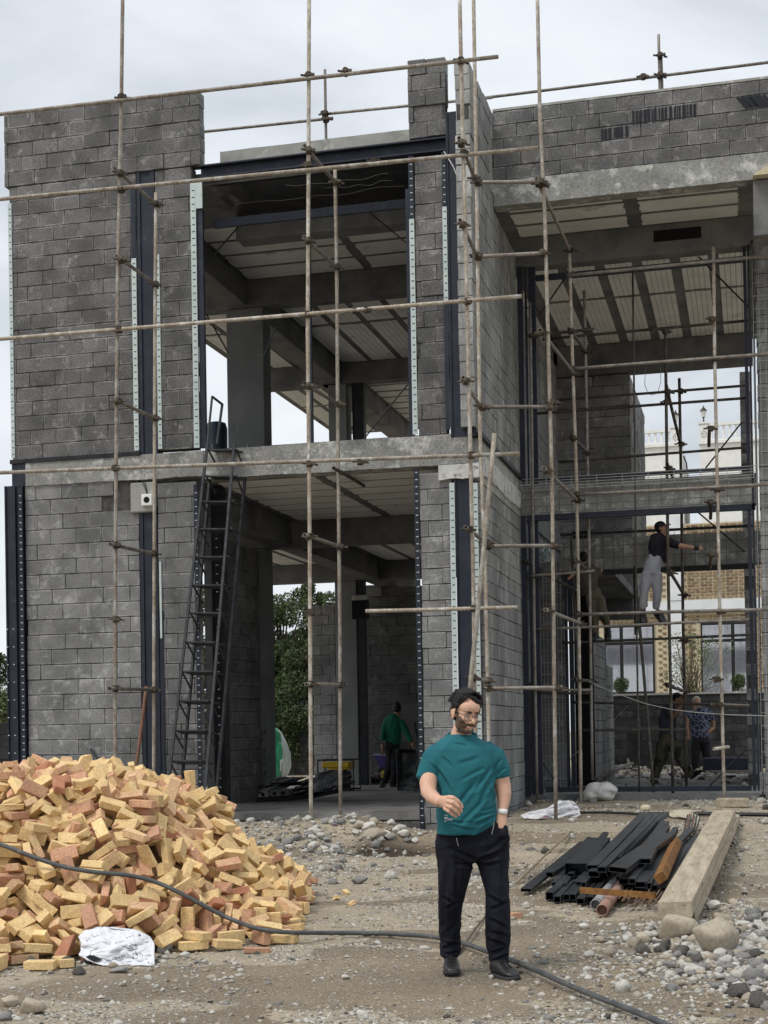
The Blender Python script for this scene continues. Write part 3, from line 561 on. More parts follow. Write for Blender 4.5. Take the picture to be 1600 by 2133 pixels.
-4800, 10977, 1020, 205, 36, 139, -3847, 12245, 132, 102, 87, 59, -5147, 9306, 376, 25, -61, 203, -4038, 11903, 341, 208, -30, -47, -4512, 12269, 829, 121, 196, -90, -3927, 12178, 237, -176, -125, -115,
-5181, 10661, 1067, -43, 55, -130, -4674, 9517, 234, 236, 80, 9, -5276, 12165, 1161, 155, -173, 84, -4878, 10919, 1077, 36, 72, 175, -4111, 9698, 68, 68, -40, -98, -4509, 11662, 854, 22, 4, -229,
-5006, 12908, 695, -144, 82, -50, -5453, 11093, 1166, 146, 25, 79, -5565, 11335, 1259, 26, 28, 87, -4491, 9618, 233, -39, -241, -32, -5005, 11624, 1112, 184, -20, 73, -3975, 10168, 117, -27, -52, 160,
-4009, 10100, 242, -153, 66, 119, -3883, 10903, 272, -125, 74, 21, -4545, 12017, 960, -23, 33, 105, -3997, 11010, 452, 196, -155, -5, -4124, 10193, 282, 92, -89, 173, -6195, 13751, 183, -137, 18, 30,
-6858, 13516, 246, 6, 6, -119, -6479, 13283, 563, -101, -217, 14, -5008, 9104, 110, 119, -76, -197, -4650, 11131, 1005, 90, 65, -207, -5705, 13780, 182, -40, 55, -148, -3857, 11174, 264, -212, -25, -73,
-5224, 11154, 1167, 124, 26, 202, -3858, 10579, 171, 197, 142, -15, -4534, 11863, 921, 18, 227, -64, -4221, 12166, 470, 62, 140, 179, -5201, 11306, 1182, -95, 132, -53, -3600, 11120, 145, -34, 1, -236,
-4179, 12464, 416, -89, 196, -119, -4264, 11756, 675, 134, 208, 31, -5070, 9098, 179, 44, 87, -193, -6213, 13191, 607, 214, -55, 54, -4822, 11632, 1037, -70, 79, 8, -3499, 10857, 31, 187, 166, 0,
-3764, 11820, 87, 7, 21, -248, -4006, 10201, 254, -204, 16, 134, -4843, 10514, 959, 11, -68, 240, -4848, 9063, 52, -177, -7, 7, -5169, 13562, 357, -87, -20, -165, -6089, 13036, 760, 52, 145, 189,
-4796, 11698, 1051, 226, -17, -71, -6087, 11972, 1255, -75, -103, 133, -4234, 9674, 34, 3, 3, -101, -6335, 13468, 427, -23, -75, 148, -5808, 13793, 178, -2, 69, -15, -6079, 11118, 1215, -188, -9, 107,
-4886, 13013, 555, -20, 3, -86, -5395, 13613, 181, 204, -8, -30, -7067, 13360, 214, -75, 199, 122, -4307, 11457, 734, 189, 132, -27, -4520, 10329, 727, 207, -137, -26, -6750, 13581, 162, -196, -116, 36,
-5318, 9516, 546, 138, -134, -139, -3665, 11239, 243, 175, -41, -160, -4889, 11416, 1083, 196, 85, -117, -3791, 10095, 50, 18, -15, 202, -4550, 11241, 873, 17, 96, 78, -4517, 12071, 879, -32, -24, -229,
-6545, 13605, 149, 11, 73, 179, -4104, 10006, 158, 125, -170, 131, -6991, 12979, 669, -18, 103, 17, -6705, 13454, 249, -90, -98, -169, -3857, 12369, 74, -6, 57, 25, -4082, 9809, 31, 0, 0, 222,
-6782, 13126, 623, 72, 87, -103, -4856, 8697, 51, -93, 224, -56, -6219, 13724, 72, -119, -69, 106, -5839, 13465, 417, -74, -85, -40, -5131, 9363, 239, 117, -38, 17, -7326, 13328, 134, -48, -215, -118,
-4956, 9338, 198, 104, -1, 187, -4615, 11198, 1008, -172, 143, 15, -3701, 10558, 117, -94, -43, 94, -5595, 13753, 175, 87, -64, -133, -6254, 13594, 258, -5, 0, -231, -4554, 9398, 56, 234, -9, -4,
-6437, 13674, 94, -83, 28, 206, -3792, 12034, 57, -81, -46, 116, -4121, 10083, 242, 138, 107, -79, -5354, 11274, 1156, 78, -1, -119, -6663, 13523, 252, 174, -124, 21, -5511, 13187, 654, 10, 15, 249,
-6614, 13605, 47, 12, -46, -238, -5642, 11123, 1164, -2, -125, -131, -4601, 11517, 984, 41, 50, 30, -4628, 10479, 811, 2, 114, -2, -5070, 13410, 321, 89, 214, -24, -5849, 13843, 97, 157, 191, 33,
-4701, 9358, 112, 122, 123, 101, -6176, 13576, 341, 33, -24, 123, -5068, 13027, 734, -89, 124, 165, -4744, 10742, 955, 10, -29, 121, -5902, 13954, 31, 0, 0, 59, -4187, 9749, 196, 161, -165, 80,
-6048, 13088, 769, 29, 131, 197, -5217, 13649, 58, -27, -17, -248, -4127, 12799, 299, -225, 58, 67, -5692, 10354, 998, 84, 66, -209, -7127, 13419, 140, -223, -65, 28, -5918, 10976, 1167, 19, 83, 39,
-3958, 12759, 151, -141, -156, 111, -5540, 10517, 1085, 34, -119, 141, -3824, 11271, 260, -34, 116, 213, -3851, 11384, 282, 168, -65, 167, -5220, 10821, 1114, -23, -88, 233, -6646, 13600, 105, -45, 17, 186,
-5644, 13689, 242, 206, -133, -28, -6205, 13500, 427, 121, -155, -154, -6300, 11928, 1204, -166, -45, 174, -4979, 11202, 1068, 29, 105, 145, -6513, 13452, 391, 28, -132, -8, -5836, 11015, 1190, -34, -224, 14,
-4333, 9664, 174, 178, -172, 17, -3623, 10810, 66, 24, 245, -4, -6866, 13709, 31, 196, -156, 0, -5655, 10123, 1046, 8, -20, 183, -5529, 10075, 863, -117, -67, 163, -4879, 13057, 460, -127, 51, -90,
-6221, 13357, 486, -63, -21, -227, -5510, 11661, 1259, -242, 7, -45, -3892, 12447, 91, -14, -186, -157, -4833, 9284, 89, -10, 1, -218, -4987, 10702, 1039, -59, -109, 206, -4724, 11351, 1038, -8, -246, 29,
-7063, 13025, 562, -135, 61, 144, -4710, 11381, 965, -42, -17, -237, -4639, 9306, 31, 0, 0, -11, -4396, 9794, 283, 225, 86, -55, -6079, 13557, 388, 101, 34, 134, -4403, 9732, 248, 233, 64, -51,
-4983, 9292, 105, -1, 104, -134, -6524, 13607, 235, 122, 170, 71, -3910, 10185, 58, -124, -159, 117, -6394, 11782, 1254, 41, -26, -177, -4517, 9448, 91, -63, -53, -168, -4564, 9501, 165, -8, 178, 163,
-6165, 13402, 541, 26, 53, 219, -6356, 13016, 760, 158, -166, 21, -5214, 13531, 259, -47, 28, -190, -6667, 13710, 165, -137, -141, 153, -5450, 13729, 69, -5, -192, -159, -5441, 10845, 1120, 33, 99, -204,
-3796, 11670, 187, -78, -134, 81, -4409, 9524, 110, -107, 141, -141, -4081, 13054, 134, -175, -93, -95, -4528, 11651, 914, 21, -1, -249, -5199, 11809, 1165, 242, -19, 2, -5930, 11217, 1189, -150, 160, 108,
-5809, 13861, 248, 54, 42, 185, -4564, 10899, 909, -78, 101, -117, -7285, 13397, 232, 41, -229, 91, -6231, 13018, 771, -104, 5, 200, -6845, 12792, 761, -93, -37, 171, -5868, 10521, 1168, 66, -18, -234,
-6338, 13392, 502, 156, -147, -117, -5746, 13846, 57, -46, -39, 183, -5969, 13320, 582, -50, 208, 126, -6961, 13321, 310, 215, 54, -18, -3733, 11644, 52, -172, 43, -43, -4951, 13516, 97, 70, 233, -57,
-5248, 10373, 976, 78, -98, -159, -5474, 13784, 250, 236, 12, -80, -4987, 11325, 1137, -54, -239, -48, -5118, 10562, 958, 7, -2, -16, -4463, 12860, 406, 1, 238, -69, -5474, 10402, 1065, 108, 18, -32,
-3636, 10994, 86, 37, 2, -65, -5481, 10663, 1088, 24, -85, -103, -4973, 13599, 158, 219, 119, -3, -6355, 13502, 336, 144, -196, -55, -4509, 12337, 681, -132, 73, -94, -3944, 11176, 320, 43, -28, -164,
-3805, 10430, 89, -107, -28, -38, -4746, 11006, 992, -95, 178, -58, -5262, 13678, 204, -114, 127, -33, -5904, 13580, 378, 234, 77, 19, -4738, 11231, 988, 127, 129, -34, -4127, 11296, 568, -22, 116, 36,
-5297, 10534, 1121, -248, -12, -9, -5866, 13695, 270, 236, -37, 58, -4018, 11787, 285, 104, 113, 188, -7305, 13076, 312, 23, 77, -220, -5608, 13783, 89, 0, 0, -205, -7068, 13514, 31, 0, 0, -172,
-5586, 10249, 954, -50, 113, -135, -5386, 13637, 265, -27, 6, -175, -3680, 10335, 59, -8, -138, 208, -4004, 12545, 247, -28, -238, -53, -3753, 11560, 82, -111, -1, -67, -4853, 9217, 31, -1, 0, -138,
-5011, 12139, 1111, 53, 244, -2, -4119, 11751, 434, -16, -210, 60, -7016, 13464, 231, -48, -166, -173, -3991, 9941, 31, 0, 0, -179, -4881, 12612, 812, -140, -40, -173, -3906, 10393, 121, -153, 179, 19,
-5962, 11084, 1144, -99, 83, 149, -7356, 13553, 109, -62, -96, -75, -5343, 13865, 89, -173, -50, -20, -4902, 10685, 989, -178, 118, -63, -5077, 11734, 1112, 13, 16, -237, -5957, 13873, 119, -215, 101, -57,
-4101, 12392, 301, -60, 32, 159, -4974, 12775, 765, 2, 6, -191, -5105, 9227, 202, -63, 5, 26, -7322, 13174, 214, -165, 5, 155, -6879, 13510, 167, -104, -143, 136, -6447, 13628, 196, -75, 10, 188,
-6123, 11275, 1203, 28, 90, 160, -4673, 12893, 518, -53, -208, 98, -5109, 12465, 1053, -179, 105, 55, -7028, 13542, 105, 43, -5, -59, -4358, 9579, 31, 0, 0, 97, -6356, 13672, 236, 85, 167, 25,
-6773, 13723, 70, 116, -112, -111, -4636, 10889, 972, -65, 228, 49, -4146, 9892, 114, -14, 33, -58, -4959, 11615, 1035, -39, -63, 222, -4895, 12186, 1038, -142, -109, 102, -5851, 11858, 1230, -209, -111, 4,
-4495, 12178, 692, 29, 134, 153, -4548, 11757, 890, -52, -72, 14, -4562, 13157, 271, -215, -107, -69, -6039, 11746, 1231, -21, -139, 207, -4196, 12599, 315, 82, -76, -216, -6161, 13879, 115, 83, -213, 95,
-5485, 11150, 1088, -74, -76, 73, -7166, 13553, 170, -137, -14, -130, -4878, 12214, 960, -168, 185, -1, -5423, 13043, 752, -32, 34, 65, -7404, 13321, 44, -16, -31, 223, -6902, 13014, 679, -168, 156, -94,
-5958, 13460, 482, -207, -60, 26, -6429, 13477, 421, -13, -137, 12, -5702, 11178, 1195, -13, 67, -223, -5121, 9201, 150, -64, 4, 19, -5012, 13619, 243, 196, -153, -25, -6111, 11514, 1234, -15, -61, 59,
-4043, 12801, 194, 57, -39, -201, -4020, 12617, 140, -246, 42, 3, -5351, 11109, 1103, 45, -53, -240, -7038, 13671, 75, -3, -237, -78, -5102, 13502, 323, -131, 191, -89, -4778, 12594, 756, -99, -170, 111,
-3774, 10976, 154, -12, -201, 148, -5362, 10509, 1046, 20, -23, 230, -4872, 10848, 1014, -16, 70, 10, -5911, 10713, 1044, -12, -52, 192, -4591, 12064, 832, 20, 35, 247, -5032, 11105, 1067, 88, 98, 179,
-3696, 10844, 128, 26, 85, 190, -6115, 11651, 1212, 244, 5, 50, -5593, 13957, 52, 60, -166, -166, -4880, 13397, 265, -76, -206, 9, -5703, 10563, 1056, -13, 40, 78, -5996, 13516, 455, 54, -196, -144,
-5428, 13898, 296, -209, 135, -3, -3788, 10805, 128, 55, 63, 222, -7188, 13480, 140, 69, -68, 225, -7343, 13481, 97, -118, 3, 109, -3672, 11269, 68, 227, 24, 19, -4872, 13489, 182, -63, -8, -241,
-4679, 11605, 956, -141, 204, 1, -5079, 11384, 1081, 27, 137, 207, -7273, 13662, 118, -52, -173, -141, -4963, 10847, 972, 148, 115, 28, -5883, 11475, 1174, -91, 82, 135, -6325, 13902, 104, -171, 46, 171,
-5760, 11634, 1234, -163, -168, 6, -5168, 11045, 1061, 6, -10, 36, -3810, 11383, 122, 26, -43, 228, -5227, 13810, 31, 0, 0, 185, -5318, 11207, 1054, 65, 21, -228, -5547, 10888, 1053, 17, -58, 87,
-6462, 13954, 31, 56, -244, 0, -3871, 11530, 262, 25, -221, 112, -5091, 12850, 787, 68, 5, -226, -5535, 11315, 1186, -19, 12, 110, -5446, 9675, 721, 121, 145, -134, -5350, 9298, 436, -108, -167, 63,
-5586, 9581, 613, 38, 66, -225, -5066, 8873, 186, 247, -33, 15, -5869, 10162, 1129, 138, -14, 107, -5308, 9020, 263, -58, 75, -229, -5623, 9691, 736, -183, 66, 156, -5765, 9471, 573, 73, -206, -119,
-5510, 9685, 790, 198, 23, 149, -5468, 8872, 161, 85, -149, -168, -5952, 9167, 358, 44, -50, 201, -5175, 9014, 200, 187, 99, 98, -5947, 9978, 1007, -160, 45, -35, -5727, 9267, 375, 212, -46, -4,
-6365, 9687, 780, -155, -178, -60, -5980, 9330, 531, -11, 99, -218, -5744, 10090, 1084, 26, -39, -46, -5459, 9100, 322, 215, -25, 25, -5784, 8718, 56, 210, 107, 38, -5248, 8652, 31, -69, -240, 0,
-5233, 8766, 68, 0, -76, 231, -5287, 8884, 168, 169, -53, -53, -4964, 8570, 52, -96, -148, 148, -5843, 9855, 852, -38, 233, -78, -6082, 9242, 422, -56, -62, -21, -5732, 9825, 793, 2, 128, -205,
-5886, 9991, 927, 16, 6, -38, -5837, 9354, 457, -245, 50, -5, -5941, 9727, 815, -106, 140, -178, -6291, 9403, 516, -216, -12, -56, -6502, 9828, 853, -154, -129, -126, -6153, 9556, 654, -204, -135, -46,
-5852, 9533, 644, -207, -140, 12, -6182, 9630, 746, -111, -217, -55, -5569, 9345, 421, -18, -132, 205, -6181, 9977, 942, 239, 39, -26, -6371, 10626, 1180, 109, 16, 41, -5559, 8576, 55, 121, 204, 68,
-6001, 9563, 652, 240, 9, 66, -5318, 9141, 268, 43, 223, -104, -6122, 9041, 319, 46, -79, 110, -6383, 10180, 1034, 121, -183, -106, -5367, 9191, 326, -46, 104, 150, -6138, 9983, 999, -3, 64, 230,
-5703, 8852, 94, 191, -132, 77, -5892, 8886, 138, 40, 33, -136, -5322, 9385, 376, -112, -157, 56, -5640, 9142, 208, 18, 218, 82, -6106, 10224, 1065, -31, -244, -1, -6032, 9767, 803, -60, 221, -73,
-6177, 9864, 856, -2, -38, 156, -5947, 8676, 92, 36, 136, -205, -6325, 9637, 666, 11, -68, 238, -5459, 9472, 470, -171, 2, -31, -5582, 8747, 31, 0, 0, -21, -6267, 9868, 854, -100, 158, -105,
-6296, 9319, 436, -38, 243, 44, -5894, 9660, 724, -66, 34, -92, -5761, 10113, 948, -30, -13, 213, -6299, 8641, 74, -154, -189, -25, -6414, 10028, 939, 206, 137, 32, -6685, 9990, 1010, 15, -73, 81,
-6694, 9193, 297, 12, 108, -223, -5524, 8865, 52, 30, -174, -174, -5945, 9315, 374, -243, -9, 1, -6463, 10364, 1096, 18, 123, -215, -5836, 10133, 988, -35, -1, 246, -5168, 8969, 90, -217, 113, 34,
-5768, 8971, 164, 194, -58, -79, -6566, 9633, 600, 114, 2, -145, -6463, 8425, 31, 0, 0, 242, -6411, 10491, 1153, 246, 1, 45, -6684, 8530, 89, -186, -167, 0, -5967, 8816, 177, 208, -103, -69,
-5946, 10359, 1201, 197, -117, -16, -6103, 9419, 527, 23, -86, 121, -6576, 10207, 1018, -8, 6, 140, -6617, 9946, 880, 55, 46, -16, -5680, 10180, 976, 67, -24, -122, -5793, 8894, 130, -139, 16, -161,
-5942, 9076, 184, 165, 174, -57, -6482, 10253, 1063, 35, 79, 29, -5642, 9917, 863, 42, 121, 158, -6533, 8788, 89, 0, 0, -250, -6240, 9048, 331, 152, -83, 96, -6815, 9655, 453, 72, 186, 147,
-5751, 9058, 149, -80, -186, 130, -5820, 8458, 31, 0, 0, -145, -7771, 11550, 412, 160, 117, 137, -7604, 10331, 394, -10, 200, -136, -6462, 9167, 274, -156, 170, 80, -6182, 8793, 135, -81, 31, 113,
-5434, 9074, 215, 74, -36, -7, -6231, 10801, 1196, -19, -239, 24, -7156, 9758, 364, -2, -154, 186, -6994, 9917, 610, 56, -84, 32, -5505, 9184, 305, -78, -144, -159, -6853, 8735, 108, -119, -99, -151,
-6581, 10021, 920, -96, 75, 99, -6087, 8931, 206, -111, -10, 45, -6254, 10607, 1097, -42, -9, -225, -7008, 9702, 414, -17, -139, 179, -5330, 9332, 243, -232, -53, -53, -6082, 10677, 1178, 6, 45, -197,
-7581, 10470, 497, -62, -20, -240, -6095, 8694, 52, 130, -119, -119, -6700, 9939, 775, 96, -12, -203, -5329, 8936, 89, 1, 0, -49, -5523, 9786, 784, 34, -155, 163, -7284, 10232, 617, -68, -169, -37,
-6635, 9788, 678, 43, -115, 63, -6164, 8837, 176, 133, -193, 77, -6974, 8757, 108, 145, 7, -203, -6187, 10876, 1210, 31, 133, 203, -6953, 9718, 501, 131, -59, -123, -6519, 8854, 163, -30, -26, 190,
-6442, 8982, 184, -61, -12, 183, -7728, 12812, 143, 190, -136, -50, -6686, 8515, 31, 0, 0, 205, -6010, 9131, 215, 222, 43, 84, -6154, 9064, 242, -99, 211, 50, -6990, 9310, 232, 169, -138, 119,
-7942, 10527, 363, -53, -199, 127, -5507, 8977, 133, 122, -216, 30, -5568, 8950, 52, 177, 4, 4, -6269, 10754, 1160, -83, -225, 41, -6255, 10073, 989, 192, 24, 87, -7657, 12940, 169, -203, 66, 24,
-6688, 8868, 97, -87, -48, -205, -6367, 9830, 805, -188, -139, -73, -6749, 9123, 169, -64, 149, -158, -5994, 8762, 106, -87, -189, -136, -6694, 10663, 1105, -16, -124, 176, -6584, 9081, 193, 37, 57, -173,
-7226, 9000, 100, 181, 142, -86, -6431, 10816, 1211, 107, -61, -89, -7153, 9205, 165, 117, -129, 1, -7043, 9104, 129, -69, -84, 225, -6877, 10047, 748, -65, -40, 197, -6964, 9558, 290, -59, -117, 212,
-7355, 9458, 217, 137, -51, -73, -6951, 9226, 215, -10, -13, 73, -6900, 9144, 155, 58, 58, -233, -6527, 10210, 960, -10, -2, -47, -7403, 13162, 152, 125, -182, 46, -6136, 9167, 212, -57, 188, 146,
-4984, 8912, 52, 160, 75, 75, -7663, 12821, 234, 86, 166, 99, -6948, 10078, 780, -22, 237, 15, -7610, 10119, 271, -129, -179, 59, -6265, 8909, 205, 92, 21, -175, -6313, 8729, 31, 0, 0, -244,
-6397, 11401, 1245, 65, 39, 24, -5410, 9343, 384, -100, 133, -154, -6867, 8623, 60, -33, -30, 230, -7227, 9543, 288, 229, -100, 0, -7491, 13030, 186, 207, 47, -130, -7080, 10125, 704, 33, 165, -148,
-7605, 9854, 219, -35, 89, 127, -6951, 10063, 845, 57, -50, -126, -6479, 11015, 1225, -56, -12, 89, -5993, 9935, 864, 1, 16, -237, -5952, 10266, 1060, 1, 71, 147, -7388, 12834, 454, -3, 37, 100,
-6961, 10228, 862, 70, 130, 197, -6740, 8723, 52, -160, -75, 75, -6004, 10378, 1101, 22, -95, -121, -6437, 9957, 862, -149, 200, 0, -6485, 10616, 1113, -81, 98, -215, -7888, 12076, 248, 28, 19, -182,
-7683, 10443, 440, 192, 157, 17, -6668, 8925, 149, -110, -200, 91, -6073, 9402, 457, 52, -72, 42, -7661, 9776, 199, 7, 69, 5, -7224, 9150, 104, 17, 176, -17, -7444, 9426, 140, -96, 148, -171,
-7446, 12952, 322, -244, 43, -20, -6954, 10715, 1016, 241, -15, 64, -6343, 9183, 317, -179, -162, -65, -7803, 12381, 284, -19, 154, -168, -7426, 12684, 516, -154, 45, 192, -6684, 11123, 1191, 42, 69, 9,
-6548, 9325, 291, -192, -55, -130, -5763, 10468, 1144, 0, -12, 146, -7560, 12996, 192, -180, -126, 119, -7334, 10322, 681, -4, -36, 118, -6448, 11185, 1245, 3, -6, -239, -6495, 8844, 31, 238, 77, 0,
-7103, 8852, 31, 191, -161, 0, -5946, 8880, 75, 46, -25, 140, -6743, 10051, 860, 189, 13, 136, -6331, 8940, 166, -54, 125, -144, -6284, 11329, 1209, 9, -103, -199, -7147, 9694, 281, 218, -112, -37,
-7324, 13015, 376, -58, 7, 2, -7525, 9547, 178, -172, 137, -63, -8074, 10680, 262, 9, -49, 216, -5308, 8880, 31, 0, 0, 248, -7694, 12609, 387, -22, -150, 198, -6251, 11052, 1220, 219, 108, -4,
-7869, 12546, 208, -30, 12, 70, -5573, 13802, 31, 0, 0, 96, -7849, 12062, 357, 4, 106, -181, -7679, 12679, 421, -157, -123, -121, -7700, 12738, 355, 128, -14, -30, -5808, 10318, 1090, -5, 94, 64,
-6734, 9323, 279, -161, -54, 53, -7862, 10198, 208, 91, 81, -27, -7506, 13183, 96, -165, -168, -76, -7204, 9381, 160, 73, -101, 37, -7222, 13398, 43, -20, -23, 207, -6584, 11069, 1208, -18, 33, 76,
-7267, 12721, 660, -81, -105, -52, -6143, 10948, 1162, 50, 27, -202, -7935, 11443, 143, -106, -80, 191, -7896, 11657, 262, 60, 148, 124, -6619, 10812, 1120, 41, 80, -16, -8052, 11997, 60, 71, 29, 112,
-7804, 12063, 419, -132, 184, 107, -7418, 10376, 540, 106, 225, 13, -7850, 11745, 366, 167, -123, -114, -7652, 13172, 31, 0, 0, -7, -5647, 13415, 597, -202, -61, -105, -6466, 8935, 112, -26, -42, 56,
-5507, 9053, 31, 27, -249, 2, -7036, 9460, 232, -75, 225, -77, -8040, 12005, 132, -27, 44, -234, -7499, 12860, 345, 22, 199, -55, -7143, 10713, 911, -111, 132, 178, -7398, 10382, 610, 21, -30, -53,
-6739, 11710, 1192, 214, -86, -90, -7669, 10410, 366, 65, -241, -3, -6269, 9275, 318, 32, -72, 51, -7978, 12098, 203, 41, -32, 244, -7143, 11194, 1004, 139, -192, 78, -7239, 12806, 574, -29, -101, -36,
-7879, 11384, 325, -81, 133, 194, -4928, 13327, 412, 223, 66, 67, -7624, 10634, 382, -204, 118, -68, -5516, 9284, 308, 64, -186, 154, -7297, 12489, 718, 8, -77, -13, -6770, 9371, 274, 99, -143, -180,
-7394, 9692, 247, 116, 201, 41, -7117, 9035, 139, 20, -23, -83, -6228, 8912, 108, -113, -178, 31, -7999, 11945, 203, 83, 103, 203, -7914, 12522, 126, -50, 113, -211, -7713, 12625, 301, -8, -33, -247,
-7729, 11603, 525, -4, 31, -162, -7747, 10137, 229, 61, -16, 53, -7464, 10003, 227, -61, 182, 147, -8044, 11774, 88, 168, -185, 1, -6487, 10732, 1158, 23, 57, 240, -7158, 12781, 708, -160, 130, -56,
-7750, 13028, 112, 51, 54, 174, -7826, 12725, 146, -86, 124, -80, -7053, 9019, 70, -53, -28, -4, -8010, 11760, 167, -242, -19, 14, -6953, 8917, 75, -52, 29, 212, -7876, 12835, 89, 24, 249, 2,
-7377, 9132, 104, 176, -19, 176, -6645, 10283, 975, 139, 121, 83, -7699, 12879, 301, 194, 129, 56, -6502, 11270, 1207, -73, 163, 175, -5262, 9070, 66, 38, 23, -191, -7755, 10435, 294, -65, 201, -129,
-7169, 10279, 675, 11, -74, 141, -7573, 11173, 717, -121, 58, 7, -7646, 13068, 124, 47, 52, 134, -7841, 12758, 32, 1, -2, -236, -5295, 9225, 164, 127, 91, -193, -6854, 9212, 138, -238, -21, -56,
-7870, 11277, 343, -65, 238, -41, -7543, 13201, 263, -36, 183, 87, -6539, 11580, 1211, 163, -120, 32, -7470, 12374, 641, -56, -65, -120, -5137, 9083, 69, 37, -34, 176, -4761, 13527, 55, -148, -94, 100,
-8085, 11638, 63, 4, 155, 196, -7039, 11427, 1125, 8, 28, -63, -7546, 11935, 663, 161, -133, -109, -5985, 8964, 31, 0, 0, -250, -6205, 10142, 927, 67, -33, -107, -6803, 11226, 1165, -46, -2, -233,
-7588, 9510, 122, 205, -47, -121, -7316, 9005, 52, 129, -121, -121, -6682, 10505, 1029, 24, -22, -241, -7926, 11516, 351, -242, 21, 54, -7831, 12566, 262, -18, 27, 193, -6646, 9245, 205, -151, 35, 14,
-7808, 12910, 31, 0, 0, -247, -5383, 9096, 103, -120, -188, 111, -8007, 12202, 64, -204, -104, 38, -8002, 11861, 246, 62, -28, 36, -7301, 10539, 710, 45, 172, -174, -7475, 10149, 301, 15, 56, 205,
-6554, 9927, 747, -173, 83, -52, -5571, 9094, 89, -5, -4, -206, -6475, 10394, 1030, 37, 121, -205, -4705, 13049, 423, 177, 164, -65, -7829, 12398, 386, -63, 164, 177, -5346, 9140, 148, 22, 123, 193,
-8118, 11747, 31, -1, 0, 13, -7945, 12304, 150, 23, -239, 68, -7981, 12365, 52, 68, -165, -162, -7677, 11361, 601, -125, 140, 150, -5946, 9047, 101, -3, -32, 247, -7537, 13315, 52, 58, 167, 167,
-7873, 10428, 210, 165, 63, 62, -7668, 10727, 473, 242, 25, -54, -6026, 10159, 946, 115, 185, 93, -6778, 12968, 697, 166, -141, 22, -5777, 9070, 64, 33, 21, -230, -7622, 9661, 171, -26, 150, -186,
-4494, 12709, 476, 202, -142, 16, -7219, 9538, 210, 86, -154, -153, -7651, 11548, 585, 167, 178, 53, -4771, 13189, 409, -119, 144, -142, -4910, 13619, 31, 226, -107, 0, -7302, 9683, 215, -97, 140, 182,
-6160, 10282, 1001, 89, 69, 183, -7695, 11290, 630, 103, 119, -105, -6268, 8968, 91, 153, -144, -124, -5567, 9203, 197, 22, 62, -139, -7751, 10321, 244, 120, -121, -179, -7947, 12230, 184, -217, 2, 29,
-7811, 12712, 266, -12, -152, -195, -6579, 11751, 1214, 52, -18, 159, -4669, 13029, 485, 240, -22, -39, -6839, 8888, 31, -240, -68, 0, -7762, 12521, 379, 239, -33, -10, -6291, 10335, 994, 232, -50, -51,
-6524, 10693, 1086, 20, -178, -153, -7531, 12232, 666, 124, 19, -216, -8159, 10742, 209, -209, -119, -33, -6084, 10547, 1049, -79, -224, -79, -7041, 9161, 31, 0, 0, 241, -6727, 11419, 1200, 2, 43, 28,
-6129, 9000, 126, 8, -83, 185, -7289, 9597, 209, 61, -166, -165, -6812, 11571, 1180, 42, 97, 118, -6336, 8979, 70, -52, 93, -177, -5923, 10720, 1148, 50, -68, -102, -7641, 11902, 614, -8, -99, -149,
-7696, 10569, 313, 181, -144, 88, -7388, 13228, 235, -65, 43, 125, -7117, 12156, 871, -228, -66, 71, -7361, 10690, 662, -97, -108, 164, -5496, 13757, 199, 3, -236, 24, -6399, 9220, 203, 17, -152, 194,
-7968, 12266, 259, -32, -63, -233, -7713, 11068, 429, -222, -6, -114, -6794, 11069, 1139, -54, -7, 133, -6550, 9068, 113, 53, -43, 185, -7777, 10008, 181, -111, -54, 217, -7342, 9416, 110, 98, -147, -147,
-6825, 9053, 68, -18, 40, 213, -6909, 10367, 885, 64, 46, -237, -5869, 10331, 1061, 63, 71, 202, -4828, 13343, 410, -14, -91, -72, -6849, 9416, 225, 44, -141, 56, -7031, 10569, 882, -23, -112, 179,
-7937, 12139, 368, -212, 71, -107, -7094, 9464, 125, -202, 82, 122, -6295, 11170, 1201, -49, -27, 109, -7221, 10865, 872, 111, -158, -141, -5575, 10911, 1139, -22, 171, -148, -7592, 10358, 281, -115, -165, 139,
-6324, 10604, 1026, -32, -63, 214, -6346, 10793, 1111, -61, 83, -106, -7920, 12407, 242, -158, 152, 94, -6898, 9308, 126, -38, 212, -127, -7980, 11692, 334, -204, -62, 31, -4142, 12035, 377, 5, 133, 24,
-7416, 12347, 815, -3, 0, 218, -5352, 12373, 1161, 178, -167, -18, -6649, 9064, 31, 0, 0, -248, -6299, 11762, 1169, -133, -156, 54, -4727, 13163, 313, 107, 226, 9, -7953, 12526, 31, 0, 0, -226,
-7116, 12712, 832, 143, 157, 45, -4806, 13336, 237, 95, 77, 123, -5651, 10925, 1101, -173, 26, 128, -7375, 12341, 758, 0, -3, -99, -7013, 12714, 729, -54, 17, -133, -8018, 10297, 98, -67, -57, -222,
-7980, 11787, 366, -41, -186, -123, -8030, 11482, 48, 183, -164, -32, -7784, 9818, 111, -120, -40, 201, -6012, 10943, 1136, -40, -26, -216, -6778, 10590, 986, 9, 141, -145, -4828, 13346, 315, 194, 143, 30,
-6907, 10645, 959, -21, -32, -219, -3580, 10559, 31, -65, -241, 0, -4649, 13342, 131, 41, -107, -51, -7940, 11969, 309, 13, 131, 193, -6643, 13746, 31, 19, -249, 0, -6337, 10262, 947, 42, -64, -130,
-6609, 10921, 1121, 32, -110, -38, -4676, 13251, 178, -63, -142, 178, -3879, 11768, 143, 245, 46, 14, -8017, 12370, 272, -209, -60, -78, -5003, 10940, 1044, -34, -27, -246, -7265, 12108, 866, 20, -77, -181,
-5166, 9283, 138, 135, 13, 11, -5979, 12106, 1191, -219, 13, 59, -7527, 10095, 189, 208, 33, 133, -5938, 11890, 1176, -161, 133, 5, -5849, 10580, 1089, 28, -35, 112, -7013, 12157, 957, -210, -85, -41,
